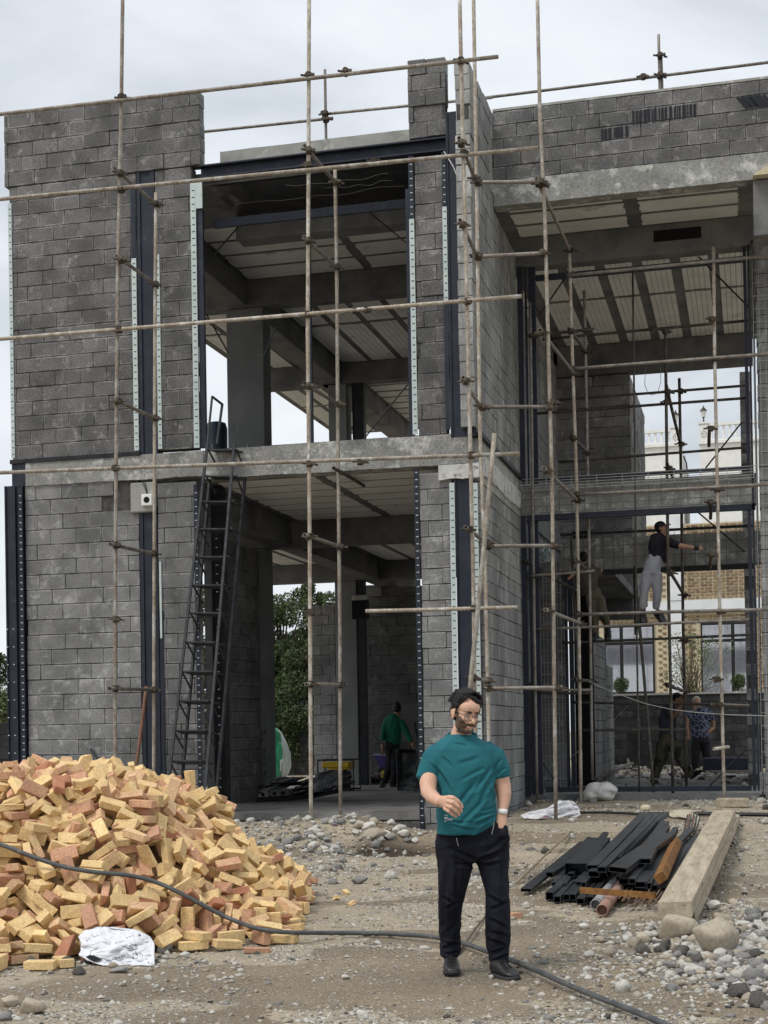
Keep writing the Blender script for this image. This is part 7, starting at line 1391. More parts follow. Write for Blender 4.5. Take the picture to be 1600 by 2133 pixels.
p = onZ(1520, 1610, ZR); tag(MB().bbox((p.x-.6, p.y, ZR), (p.x+.7, p.y+.3, ZR+.35), .02).build('steel_beam', NAVY), 'dark blue steel beam lying at the right rear of the bay', 'steel beam'); tag(MB().bbox((p.x-.55, p.y-.2, ZR+.0), (p.x+.6, p.y-.05, ZR+.06), .01).build('steel_beam', MATS['weathered_pipe']), 'pale flat steel beam before the dark blue one', 'steel beam')
def wire(pts, Y, r=.006, l='', m=WIRE, Y2_=None):
    n = len(pts); P = [onY(px, py, Y+((Y2_ or Y)-Y)*i/(n-1)) for i, (px, py) in enumerate(pts)]; f = []
    for a, b in zip(P[:-1], P[1:]): f += [a, (a+b)/2]
    f.append(P[-1]); return tag(MB().tube(f, r, 5).build('wire', m), l, 'wire')
wire([(1228, 1420), (1262, 1436), (1300, 1450), (1345, 1466), (1400, 1478), (1450, 1484), (1520, 1489), (1620, 1492)], YE-.1, .005, 'pale rope sagging across the right bay from scaffold to the edge')
wire([(1278, 1500), (1312, 1466)], 26, .006, 'short taut wire slanting beside the stepped wall'); wire([(1193, 1575), (1208, 1562)], 24, .006, 'short wire end below the scaffold in the dark doorway')
wire([(1345, 765), (1343, 800), (1350, 820), (1360, 823), (1370, 818), (1377, 795), (1375, 765)], 30.1, .006, 'thin wire loop hanging under the far roof beam')
wire([(925, 315), (945, 348), (955, 375)], D-.12, .006, 'thin white cable hanging from the roof beam end', WINK)
wire([(1424, 950), (1430, 965), (1432, 985)], 62, .03, 'dark cable on the corner of the white villa', DARKST)
for k, lb_ in enumerate(('left', 'middle', 'right')): wire([(294+3*k, 1000), (303, 1020-6*k), (312, 1050)], D-.06, .004, lb_+' one of three thin cables above the white junction box', BP)
tag(link('rag', MB().mesh('e'), None) if False else sheet_px('rag', [(1140, 1132, 1144), (1150, 1124, 1146), (1160, 1122, 1140), (1168, 1126, 1132)], TW, lambda s, t: 26.5, .05, 3, 12), 'pale rag hanging in the dark opening left of the inner pier', 'rag')
# ================================================================== people
SKIN = mat('skin', (.57, .345, .24), (.64, .39, .28), 14, .5, spec=.35, space='O'); SKIN_D = mat('skin_tanned', (.25, .14, .09), (.30, .17, .11), 12, .6, space='O')
HAIR = mat('black_hair', (.005, .0045, .0045), (.011, .010, .009), 60, .5, spec=.25); BEARD = mat('beard', (.035, .02, .014), (.07, .042, .03), 90, .8, space='O'); LIP = mat('lips', (.36, .12, .10), rough=.45)
def chain(mb, pts, ratio=1.0, n=16):
    """pts: (px, py, distance, radius in photo px at that distance [, depth ratio]); a closed lofted limb"""
    C = [EYE+ray(p[0], p[1])*p[2] for p in pts]; vs = []; fs = []; m = len(pts)
    for i, c in enumerate(C):
        d = (C[min(i+1, m-1)]-C[max(i-1, 0)]).normalized(); e1 = d.cross(_F)
        e1 = e1.normalized() if e1.length > .2 else _R.copy(); e2 = d.cross(e1).normalized(); r = pts[i][3]*pts[i][2]/FPX; q = pts[i][4] if len(pts[i]) > 4 else ratio
        vs += [c+e1*cos(2*pi*k/n)*r+e2*sin(2*pi*k/n)*r*q for k in range(n)]
    for i in range(m-1): fs += [(i*n+k, i*n+(k+1) % n, (i+1)*n+(k+1) % n, (i+1)*n+k) for k in range(n)]
    # rounded ends
    for i, sg in ((0, -1), (m-1, 1)):
        d = (C[1]-C[0]).normalized() if i == 0 else (C[-1]-C[-2]).normalized(); r = pts[i][3]*pts[i][2]/FPX; b = len(vs); vs.append(C[i]+d*sg*r*.55)
        fs += [((i*n+k), i*n+(k+1) % n, b) if sg > 0 else (i*n+(k+1) % n, i*n+k, b) for k in range(n)]
    mb.add(vs, fs)
def ellipsoid(mb, M_, c, r, sub=3):
    bm = bmesh.new(); bmesh.ops.create_icosphere(bm, subdivisions=sub, radius=1); bm.verts.index_update()
    mb.add([M_ @ Vector((v.co.x*r[0]+c[0], v.co.y*r[1]+c[1], v.co.z*r[2]+c[2])) for v in bm.verts], [tuple(v.index for v in f.verts) for f in bm.faces]); bm.free()
def facing(yaw, pitch, roll=0):
    """local axes: y = face forward, z = up; yaw > 0 turns towards the right of the photo"""
    y = (-_F*cos(RAD(yaw))+_R*sin(RAD(yaw)))*cos(RAD(pitch))-_U*sin(RAD(pitch)); z0 = _U*cos(RAD(roll))+_R*sin(RAD(roll)); x = y.cross(z0).normalized(); z = x.cross(y); return x, y, z
def frame(c, ax, s=1.0): x, y, z = ax; return Matrix(((x.x*s, y.x*s, z.x*s, c.x), (x.y*s, y.y*s, z.y*s, c.y), (x.z*s, y.z*s, z.z*s, c.z), (0, 0, 0, 1)))
def folds(amp, s=3.0, dirv=(0, 0, 1), seed=0, a2=.4):
    dv = Vector(dirv).normalized()
    def f(c, n):
        p = c-dv*c.dot(dv)*.72; w = mnoise.fractal(p*s*2+Vector((seed, 0, 0)), 1, 2, 3); r = 1-abs(mnoise.noise(p*s*3.2+Vector((seed, seed, 0))+Vector((w, w, 0))*.3))*2.4
        return n*(amp*(r*.55-.25)+amp*a2*w)
    return f
def to_px(c):
    d = c-EYE; k = d.dot(_F); return 800+FPX*d.dot(_R)/k, CY-FPX*d.dot(_U)/k
def creases(lines):
    # each: x0, y0, x1, y1, depth in metres (minus = groove), half width in photo pixels
    def f(c, n):
        if n.dot(_F) > .3: return n*0
        px, py = to_px(c); t = 0.0
        for (x0, y0, x1, y1, a, w) in lines:
            dx, dy = x1-x0, y1-y0; L2 = dx*dx+dy*dy; u = ((px-x0)*dx+(py-y0)*dy)/L2
            if -.15 < u < 1.15:
                v = ((px-x0)*dy-(py-y0)*dx)/math.sqrt(L2)+3.0*sin(u*3.1+x0)*.6
                if abs(v) < w*3: e = max(0, 1-abs(2*u-1)**3) if 0 <= u <= 1 else 0; t += a*e*(math.exp(-(v/w)**2)-.55*math.exp(-((v-w*1.6)/w)**2))
        return n*t
    return f
# ------------------------------------------------ the walking man
Z0 = 8.95
man = site('person', hit(985, 2040), 'bearded man in teal t-shirt, glasses and dark trousers walking towards the camera', 'person')
skin = MB()
hc = EYE+ray(970.5, 1487)*(Z0+.0); AX = facing(25, 12, 5); HM_ = frame(hc, AX, 1.03)
def H_(v): return HM_ @ Vector(v)
E_ = lambda c, r, s=3: ellipsoid(skin, HM_, c, r, s)
E_((0, -.022, .04), (.074, .092, .088)); E_((0, .022, -.012), (.064, .066, .085)); E_((0, .014, -.060), (.054, .056, .046)); E_((0, .040, -.092), (.029, .034, .021)); E_((0, .030, -.083), (.040, .040, .028)); E_((0, .03, .045), (.064, .06, .055))
for sx in (-1, 1):
    E_((sx*.040, .052, -.028), (.022, .024, .022)); E_((sx*.078, -.010, -.010), (.009, .017, .031)); E_((sx*.086, -.020, .002), (.006, .010, .019)); E_((sx*.011, .090, -.036), (.009, .010, .008)); E_((sx*.032, .076, .020), (.020, .010, .007)); E_((sx*.036, .006, -.060), (.021, .036, .036)); E_((sx*.030, .060, -.050), (.016, .018, .022))
skin.tube([H_(p) for p in ((0, .082, .012), (0, .093, -.008), (0, .106, -.027), (0, .104, -.036))], [.009, .0108, .0140, .0125], 10)
skin.tube([H_(p) for p in ((-.028, .072, -.062), (-.012, .083, -.066), (0, .086, -.066), (.012, .083, -.066), (.028, .072, -.062))], [.003, .006, .0065, .006, .003], 8); skin.tube([H_(p) for p in ((-.024, .070, -.068), (0, .083, -.079), (.024, .070, -.068))], [.003, .0075, .003], 8)
chain(skin, [(968, 1500, Z0+.05, 18), (963, 1518, Z0+.065, 19.5), (960, 1532, Z0+.075, 22), (960, 1548, Z0+.08, 30, .7)])
# arms
chain(skin, [(904, 1585, Z0+.05, 15), (896, 1610, Z0+.03, 17), (892, 1632, Z0-.02, 18.5), (893, 1650, Z0-.07, 16.5), (901, 1660, Z0-.14, 15), (911, 1667, Z0-.20, 12.8), (920, 1671, Z0-.245, 11.8)])
chain(skin, [(1030, 1585, Z0+.07, 17), (1041, 1612, Z0+.08, 17.5), (1047, 1636, Z0+.08, 17), (1050, 1655, Z0+.06, 15.5), (1049, 1675, Z0+.04, 12), (1047, 1690, Z0+.02, 9), (1045, 1703, Z0+.01, 11, .6), (1043, 1725, Z0, 12, .6)])
body = None
def bear(c):
    l = HM_.inverted() @ c; x, y, z = l
    if y < -.012 or z > .012: return False
    if abs(x) > .058 and z > -.045: return y < .03 and z < .0 and y > -.005
    if y > .07 and abs(x) < .014 and z > -.050: return False
    if y > .062 and abs(x) < .019 and -.078 < z < -.057: return False
    if y > .06 and z > -.049: return False
    return z < -.050+1.25*max(0, abs(x)-.038) and z > -.13 and (c-hc).length < .15
body = fuse(skin, .0036, 5, SKIN, 'body', None, man)
def sm(a, b_, t): return ss(a, b_, t) if a < b_ else 1-ss(b_, a, t)
HI = HM_.inverted(); at_b = body.data.attributes.new('beard', 'FLOAT', 'POINT'); at_l = body.data.attributes.new('lips', 'FLOAT', 'POINT'); vb = []; vl = []
for v in body.data.vertices:
    l = HI @ v.co; x, y, z = l; ax = abs(x); bv = lv = 0.0
    if (v.co-hc).length < .17:
        top = -.036+1.15*max(0, ax-.034)+.006*mnoise.noise(Vector((x*70, y*70, z*70)))
        bv = sm(0, .012, top-z)*sm(-.128, -.112, z)*sm(-.030, -.012, y)
        if ax > .070: bv = 0
        elif ax > .056: bv = max(bv, sm(.034, .022, y)*sm(-.008, .002, y)*sm(.02, .002, z)*sm(-.075, -.06, z))
        if y > .052: bv *= 1-sm(.026, .019, ax)*sm(-.087, -.082, z)*sm(-.059, -.062, z); bv *= sm(-.040, -.045, z) if ax < .03 else 1
        if y > .062: lv = sm(.026, .018, ax)*sm(-.088, -.083, z)*sm(-.058, -.062, z)
    vb.append(bv*.88); vl.append(lv*.6)
at_b.data.foreach_set('value', vb); at_l.data.foreach_set('value', vl)
N = SKIN.node_tree.nodes; L = SKIN.node_tree.links; bs = N['Principled BSDF']; bs.inputs['Subsurface Weight'].default_value = .12; bs.inputs['Subsurface Radius'].default_value = (.012, .005, .003); src = bs.inputs['Base Color'].links[0].from_socket
for nm, colr in (('beard', (.030, .019, .014)), ('lips', (.36, .17, .135))):
    an = N.new('ShaderNodeAttribute'); an.attribute_name = nm; mxn = N.new('ShaderNodeMix'); mxn.data_type = 'RGBA'; L.new(an.outputs['Fac'], mxn.inputs[0]); L.new(src, mxn.inputs[6]); mxn.inputs[7].default_value = (*colr, 1); src = mxn.outputs[2]
L.new(src, bs.inputs['Base Color'])
# hand with five fingers, palm turned down and back
hand = MB(); Zh = Z0-.26
chain(hand, [(918, 1669, Zh+.01, 11.5, .8), (924, 1670, Zh-.005, 13, .7), (931, 1671, Zh-.03, 14.5, .55), (937, 1673, Zh-.055, 14, .5)])
for pts in ([(934, 1661, Zh-.05, 5.4), (944, 1662, Zh-.075, 5.0), (954, 1669, Zh-.07, 4.6), (961, 1678, Zh-.055, 4.0), (963, 1682, Zh-.045, 3.4)],
            [(932, 1669, Zh-.055, 5.6), (944, 1672, Zh-.09, 5.2), (954, 1680, Zh-.085, 4.7), (960, 1688, Zh-.065, 4.1), (961, 1691, Zh-.055, 3.4)],
            [(930, 1677, Zh-.05, 5.4), (941, 1682, Zh-.085, 5.0), (950, 1689, Zh-.08, 4.5), (955, 1695, Zh-.06, 3.9), (956, 1698, Zh-.05, 3.2)],
            [(926, 1683, Zh-.035, 4.9), (936, 1690, Zh-.065, 4.5), (943, 1696, Zh-.06, 4.0), (948, 1700, Zh-.045, 3.5), (950, 1702, Zh-.035, 3.0)],
            [(924, 1664, Zh-.0, 6.2), (936, 1668, Zh+.015, 5.6), (946, 1675, Zh+.005, 5.0), (955, 1684, Zh-.015, 4.3)]): chain(hand, pts, 1, 12)
hn = fuse(hand, .0024, 2, SKIN, 'hand', None, man)
mb = MB()
for px, py, dz in ((962.5, 1681, -.056), (960.5, 1690, -.064), (955.5, 1697, -.06), (949.5, 1701, -.045)): ellipsoid(mb, frame(EYE+ray(px, py)*(Zh+dz-.006), (_R, _F, _U)), (0, 0, 0), (.0052, .003, .0055), 2)
mb.build('fingernail', mat('nail', (.75, .52, .45), rough=.3), man, smooth=True)
def ring(px, py, d, rx, tilt, r, m, name, par, depth=1.0):
    c = EYE+ray(px, py)*d; a = _R*cos(tilt)-_U*sin(tilt); s = d/FPX; MB().tube([c+(a*cos(t)+_F*sin(t)*depth)*rx*s for t in [2*pi*k/20 for k in range(21)]], r, 6).build(name, m, par, smooth=True)
c = EYE+ray(918.5, 1668)*(Z0-.235); ax_ = (_R*.78-_U*.55).normalized(); u_ = (_R*.5+_U*.78).normalized(); s_ = 12.6*Z0/FPX
MB().tube([c+(u_*cos(t)+_F*sin(t))*s_ for t in [2*pi*k/20 for k in range(21)]], .0028, 6).build('bracelet', mat('dark_red_cord', (.08, .02, .02)), man, smooth=True)
mb = MB(); mb.tube([EYE+ray(1047.4, 1686)*(Z0+.02), EYE+ray(1046.6, 1696)*(Z0+.015)], .036*.84, 16); mb.build('watch', mat('white_strap', (.75, .75, .74), rough=.4), man, smooth=True)
# eyes, brows, teeth
EW = mat('eye_white', (.6, .58, .55), rough=.3)
for sx in (-1, 1):
    mb = MB(); ellipsoid(mb, HM_, (sx*.031, .072, .002), (.0125, .0125, .0065)); e = mb.build('eye', EW, man, smooth=True)
    mb = MB(); ellipsoid(mb, HM_, (sx*.031, .0805, -.0005), (.0062, .005, .0055)); mb.build('iris', BLACK, e, smooth=True)
    MB().tube([H_((sx*.014, .083, .008)), H_((sx*.031, .0862, .0095)), H_((sx*.046, .077, .005))], [.0018, .0024, .0016], 6).build('eyelid', mat('lid', (.30, .16, .11)), e, smooth=True)
    MB().tube([H_((sx*.011, .087, .022)), H_((sx*.028, .089, .0275)), H_((sx*.044, .079, .026)), H_((sx*.052, .070, .021))], [.0035, .0046, .0036, .0016], 8).build('eyebrow', HAIR, man, smooth=True)
MB().tube([H_((-.018, .081, -.0695)), H_((0, .0875, -.0725)), H_((.018, .081, -.0695))], [.001, .0032, .001], 6).build('teeth', mat('teeth', (.6, .57, .5), rough=.3), man, smooth=True)
# glasses
gl = MB()
GF = mat('spectacle_frame', (.02, .018, .018), rough=.25, spec=.6)
g_ = []
def gframe(sx):
    pts = []
    for k in range(25):
        t = 2*pi*k/24; rx, rz = .0265, .0235; e = 2.6; cx, sz = cos(t), sin(t); x = sx*.033+rx*math.copysign(abs(cx)**(2/e), cx); z = -.002+rz*math.copysign(abs(sz)**(2/e), sz)-.002*(1-abs(sz))
        pts.append(H_((x, .101-.16*abs(x)**1.6, z)))
    return pts
specs = MB()
for sx in (-1, 1): specs.tube(gframe(sx), .0021, 6)
specs.tube([H_((-.008, .101, .004)), H_((0, .103, .007)), H_((.008, .101, .004))], .0022, 6)
sp = specs.build('spectacles', GF, man, smooth=True)
for sx in (-1, 1): MB().tube([H_((sx*.058, .095, .008)), H_((sx*.072, .07, .009)), H_((sx*.079, .0, .008)), H_((sx*.081, -.02, .0))], .0021, 6).build('temple', GF, sp, smooth=True)
gm = bpy.data.materials.new('lens_glass'); gm.use_nodes = True; N = gm.node_tree.nodes; tr_ = N.new('ShaderNodeBsdfTransparent'); gs = N.new('ShaderNodeBsdfGlossy'); gs.inputs['Roughness'].default_value = .03; mxs = N.new('ShaderNodeMixShader'); mxs.inputs[0].default_value = .09
gm.node_tree.links.new(tr_.outputs[0], mxs.inputs[1]); gm.node_tree.links.new(gs.outputs[0], mxs.inputs[2]); gm.node_tree.links.new(mxs.outputs[0], N['Material Output'].inputs[0])
for sx in (-1, 1): pts = gframe(sx)[:-1]; mb = MB(); mb.add(pts, [tuple(range(24))]); mb.build('lens', gm, sp)
# hair: swept locks over a cap
hr = MB(); R = random.Random(5)
ellipsoid(hr, HM_, (0, -.032, .052), (.0785, .090, .082)); ellipsoid(hr, HM_, (0, -.066, .005), (.070, .050, .07))
part = .030
for k in range(46):
    t = k/45; y0 = -.07+.115*R.random(); sx = 1 if R.random() < .35 else -1
    a = Vector((part, y0-.008, .130-.5*(y0)**2*2)); 
    if sx < 0: P_ = [a, Vector((part-.035, y0+.006, .142)), Vector((-.045, y0+.002, .122)), Vector((-.073, y0-.012, .085)), Vector((-.081, y0-.035, .045))]
    else: P_ = [a, Vector((part+.022, y0-.002, .125)), Vector((.064, y0-.012, .092)), Vector((.073, y0-.035, .05))]
    P_ = [p+Vector((R.uniform(-.002, .002), R.uniform(-.005, .005), R.uniform(-.002, .002))) for p in P_]; n_ = len(P_)
    hr.tube([H_(p) for p in P_], [.008]+[.011]*(n_-2)+[.008], 8)
for k in range(22):   # fringe across the forehead, falling to the photo's left
    t = k/21; x0 = part-.002-.03*t*R.random(); P_ = [Vector((x0, .030, .122)), Vector((x0-.02, .060, .108)), Vector((x0-.045-.012*t, .068-.012*t, .082+.010*R.random())), Vector((-.060-.010*t, .048-.035*t, .062)), Vector((-.074, .022-.03*t, .040+.02*R.random()))]
    hr.tube([H_(p) for p in P_], [.007, .009, .009, .007, .004], 8)
for k in range(8): t = k/7; P_ = [Vector((part, .034, .122)), Vector((part+.020, .056-.02*t, .104)), Vector((.058, .038-.04*t, .080)), Vector((.070, .016-.03*t, .050))]; hr.tube([H_(p) for p in P_], [.007, .008, .007, .004], 8)
for sx in (-1, 1): hr.tube([H_(p) for p in ((sx*.076, .018, .055), (sx*.077, .014, .025), (sx*.074, .012, -.005))], [.009, .007, .003], 8)
hair = fuse(hr, .0034, 3, HAIR, 'hair', lambda c, n: n*.0035*mnoise.noise((HM_.inverted() @ c)*Vector((60, 160, 60)).length*.55) if False else n*.0035*mnoise.noise(Vector(((HM_.inverted() @ c).x*40, (HM_.inverted() @ c).y*210, (HM_.inverted() @ c).z*60))), man)
# t-shirt
TEAL = mat('teal_cotton', (.016, .112, .135), (.024, .14, .168), 3, .88, spec=.2, space='O', grain=.12, gscale=260, bump=.25, bscale=420)
sh = MB()
def slab(mb, rows, n=28, p=2.4):
    """stack of horizontal superellipse rings: (y, x_left, x_right, distance, half depth)"""
    vs = []
    for (y, xl_, xr_, d, hd) in rows:
        c = EYE+ray((xl_+xr_)/2, y)*d; rx = (xr_-xl_)/2*d/FPX
        for k in range(n): t = 2*pi*k/n; cx, sz = cos(t), sin(t); vs.append(c+_R*rx*math.copysign(abs(cx)**(2/p), cx)+_F*hd*math.copysign(abs(sz)**(2/p), sz))
    m = len(rows); fs = [(i*n+k, i*n+(k+1) % n, (i+1)*n+(k+1) % n, (i+1)*n+k) for i in range(m-1) for k in range(n)]+[tuple(range(n))[::-1], tuple(range((m-1)*n, m*n))]
    mb.add(vs, fs)
Zt = Z0+.07
slab(sh, [(1531, 935, 989, Zt, .062), (1538, 920, 1000, Zt, .082), (1547, 905, 1017, Zt, .10), (1560, 896, 1034, Zt, .118), (1585, 899, 1037, Zt, .130), (1615, 905, 1031, Zt-.005, .138), (1645, 909, 1030, Zt-.01, .142), (1675, 910, 1034, Zt-.015, .146), (1700, 910, 1037, Zt-.02, .148), (1718, 909, 1036, Zt-.02, .148), (1736, 909, 1012, Zt-.02, .142)])
chain(sh, [(915, 1566, Zt, 26, .95), (905, 1580, Zt-.01, 27.5, .95), (897, 1603, Zt-.02, 27, .95), (892, 1624, Zt-.03, 26.5, .95)]); chain(sh, [(1006, 1566, Zt, 27, .95), (1028, 1579, Zt, 26, .95), (1039, 1601, Zt+.01, 24, .95), (1042, 1618, Zt+.01, 22.5, .95)])
_f1 = folds(.026, 2.4, (.75, .1, 1), 3, .55); _f2 = folds(.014, 4.4, (1, 0, .22), 9, .3)
Chest = EYE+ray(965, 1580)*Zt
_cr = creases([(1026, 1598, 985, 1650, -.012, 4), (1030, 1610, 1000, 1672, -.011, 4), (1012, 1600, 960, 1625, -.008, 4), (908, 1600, 938, 1650, -.012, 4), (905, 1618, 925, 1680, -.010, 4), (920, 1575, 940, 1600, -.007, 3.5), (1000, 1622, 932, 1702, -.011, 5), (1015, 1655, 952, 1722, -.010, 4.5), (1036, 1688, 985, 1708, -.013, 3.5), (1036, 1697, 992, 1722, -.013, 3.5), (1034, 1680, 1000, 1690, -.009, 3), (935, 1720, 990, 1728, -.007, 2.5),
    (930, 1710, 985, 1712, -.006, 2.5), (893, 1585, 912, 1605, -.006, 3), (1042, 1580, 1030, 1608, -.009, 3), (1056, 1600, 1034, 1615, -.008, 2.5), (945, 1548, 975, 1556, -.006, 2.5), (950, 1590, 1000, 1580, -.005, 5), (1020, 1640, 1032, 1675, -.008, 3), (918, 1640, 914, 1700, -.008, 4)])
def shirtd(c, n):
    h = ss(1.02, 1.32, c.z); k = min(1, .35+1.0*abs(c.z-1.28)*2.2); return _f1(c, n)*k*.7+_f2(c, n)*(1-h)*.5+_cr(c, n)*1.25
shirt = fuse(sh, .0062, 5, TEAL, 'shirt', shirtd, man)
# neckline ring and cuffs
def collar(px, py, d, rx, rd, tilt, m, name, r=.006): c = EYE+ray(px, py)*d; s = d/FPX; MB().tube([c+(_R*cos(t)*rx*s+_F*sin(t)*rd+_U*(tilt*sin(t))) for t in [2*pi*k/28 for k in range(29)]], r, 6).build(name, m, man, smooth=True)
collar(962.5, 1533, Zt-.005, 30.5, .083, .028, TEAL, 'collar', .008)
bpy.context.view_layer.update()
FONT = bpy.data.curves.new('lettering', 'FONT'); FONT.body = 'YOURSELF'; FONT.resolution_u = 2; fo = bpy.data.objects.new('tmp_text', FONT); COL.objects.link(fo)
def text_polys(s, px, py, h, w=None, rot=0):
    FONT.body = s; bpy.context.view_layer.update(); me = bpy.data.meshes.new_from_object(fo.evaluated_get(bpy.context.evaluated_depsgraph_get())); xs_ = [v.co.x for v in me.vertices]; ys2 = [v.co.y for v in me.vertices]; sy = h/(max(ys2)-min(ys2)); sx = (w/(max(xs_)-min(xs_))) if w else sy; out = []
    for p in me.polygons: out.append([(px+(me.vertices[i].co.x-min(xs_))*sx*cos(rot)-(me.vertices[i].co.y)*sy*sin(rot)*-1, py-(me.vertices[i].co.y)*sy*cos(rot)+(me.vertices[i].co.x-min(xs_))*sx*sin(rot)) for i in p.vertices])
    bpy.data.meshes.remove(me); return out
PT = text_polys('YOURSELF', 925.5, 1709.3, 4.6, 18)+text_polys('YOUR', 925.5, 1700, 3.2, 7)+stroke([(925.5, 1703.2), (933, 1703.2)], 1.4)+stroke([(925.5, 1711.6), (929, 1711.6)], .8)
on_surface(shirt, PT, WINK, 'printed_lettering', man, .0025)
bpy.data.objects.remove(fo)
# trousers
TRS = mat('midnight_trousers', (.004, .005, .010), (.008, .009, .016), 4, .75, spec=.2, space='O')
tr = MB(); Zl = Z0+.07
slab(tr, [(1712, 914, 1048, Zl, .12), (1735, 911, 1055, Zl, .128), (1755, 907, 1059, Zl, .13), (1778, 908, 1060, Zl, .125), (1792, 910, 1061, Zl, .105)])
chain(tr, [(948, 1765, Zl, 39), (949, 1795, Zl, 39), (946, 1822, Zl-.01, 34.5), (943, 1848, Zl-.01, 31), (939, 1880, Zl, 26.5), (937, 1912, Zl+.03, 24), (938, 1945, Zl+.05, 22.5), (939, 1970, Zl+.07, 22), (939, 1990, Zl+.075, 22)])
chain(tr, [(1023, 1765, Zl, 37), (1026, 1795, Zl-.02, 34.5), (1031, 1822, Zl-.05, 29), (1034, 1848, Zl-.09, 26.5), (1037, 1880, Zl-.11, 26.5), (1038, 1912, Zl-.12, 26), (1038, 1945, Zl-.11, 25.5), (1038, 1972, Zl-.10, 24), (1040, 1996, Zl-.10, 20.5), (1043, 2010, Zl-.10, 18.5)])
chain(tr, [(1052, 1718, Zl-.06, 9, 1), (1050, 1740, Zl-.07, 13, 1), (1045, 1760, Zl-.05, 12)])
_f3 = folds(.015, 3.4, (.25, 0, 1), 21, .5); _f4 = folds(.016, 5.5, (1, .2, .6), 31, .4)
_ct = creases([(992, 1792, 935, 1770, -.013, 4), (992, 1795, 1050, 1770, -.013, 4), (990, 1800, 945, 1800, -.010, 4), (1000, 1802, 1048, 1798, -.010, 4), (1052, 1745, 1010, 1775, -.009, 4), (945, 1760, 940, 1900, .009, 5), (1035, 1770, 1040, 1900, .009, 5), (915, 1870, 952, 1885, -.010, 4), (925, 1892, 960, 1880, -.009, 3.5), (1012, 1862, 1050, 1885, -.011, 4), (1020, 1895, 1062, 1880, -.010, 4), (1015, 1915, 1058, 1935, -.008, 4),
    (918, 1960, 955, 1968, -.010, 3), (920, 1975, 960, 1970, -.009, 3), (925, 1984, 958, 1986, -.008, 2.5), (1016, 1960, 1060, 1972, -.011, 3.5), (1020, 1985, 1060, 1978, -.011, 3), (1026, 2000, 1060, 1992, -.010, 2.5), (1020, 1940, 1062, 1955, -.008, 4), (930, 1800, 925, 1950, -.006, 4)])
trou = fuse(tr, .0066, 5, TRS, 'trousers', lambda c, n: _f3(c, n)*.8+_f4(c, n)*(1 if c.z < .35 or c.z > .78 else .3)*.7+_ct(c, n)*1.3, man)
for pts in (((1029.5, 1712), (1028.5, 1722), (1026, 1731), (1024.5, 1738)), ((951, 1745), (953, 1755), (955, 1762))):
    MB().tube([EYE+ray(*p)*(Zl-.15) for p in pts], .0022, 5).build('drawstring', mat('grey_cord', (.3, .3, .32)), man)
# shoes
SHOE_LEATHER = mat('black_leather', (.012, .012, .013), (.02, .02, .021), 6, .42, spec=.5); SOL = mat('dark_sole', (.03, .03, .031), rough=.7)
def shoe(heel, toe, w, h, par, up=(0, 0, 1)):
    a, b = Vector(heel), Vector(toe); d = b-a; L = d.length; d.normalize(); x = d.cross(Vector(up)).normalized(); z = x.cross(d); M_ = Matrix(((x.x, d.x, z.x, a.x), (x.y, d.y, z.y, a.y), (x.z, d.z, z.z, a.z), (0, 0, 0, 1)))
    def rings(prof, n=16, base=0.0):
        vs = []
        for (t, wx, z0, z1) in prof:
            for k in range(n): q = 2*pi*k/n; cx, sz = cos(q), sin(q); vs.append(M_ @ Vector((wx*math.copysign(abs(cx)**.8, cx), t*L, (z0+z1)/2+(z1-z0)/2*math.copysign(abs(sz)**.8, sz))))
        return vs, [(i*n+k, i*n+(k+1) % n, (i+1)*n+(k+1) % n, (i+1)*n+k) for i in range(len(prof)-1) for k in range(n)]+[tuple(range(n))[::-1], tuple(range((len(prof)-1)*n, len(prof)*n))]
    s = MB(); v, f = rings([(0, w*.30, .02, h*.7), (.05, w*.40, .015, h*.95), (.2, w*.42, .015, h*1.05), (.38, w*.42, .015, h*.98), (.52, w*.46, .015, h*.80), (.7, w*.50, .015, h*.60), (.86, w*.46, .015, h*.50), (.96, w*.34, .015, h*.40), (1.0, w*.18, .02, h*.28)]); s.add(v, f)
    o = s.build('shoe', SHOE_LEATHER, par, smooth=True); md = o.modifiers.new('s', 'SUBSURF'); md.levels = md.render_levels = 1
    s = MB(); v, f = rings([(-.02, w*.30, -.012, .022), (.1, w*.46, -.014, .024), (.35, w*.44, -.014, .024), (.7, w*.55, -.014, .024), (.9, w*.50, -.010, .026), (1.03, w*.22, .0, .028)]); s.add(v, f); s.build('sole', SOL, o, smooth=True)
    for t in (.42, .50, .58, .66): zz = h*(.98-(t-.38)*1.15)+.006; MB().tube([M_ @ Vector((-w*.24, t*L, zz-.008)), M_ @ Vector((0, t*L+.006, zz+.002)), M_ @ Vector((w*.24, t*L, zz-.008))], .0035, 5).build('lace', SHOE_LEATHER, o)
    return o
h1 = EYE+ray(938, 2004)*(Z0+.22); t1 = EYE+ray(943, 2036)*(Z0-.08); h1.z = G(h1.x, h1.y)+.02; t1.z = G(t1.x, t1.y)+.015; shoe(h1, t1, .105, .10, man)
h2 = EYE+ray(1028, 2031)*(Z0-.02); t2 = EYE+ray(1076, 2043)*(Z0-.22); shoe(h2, t2, .105, .105, man, (0, 0, 1))
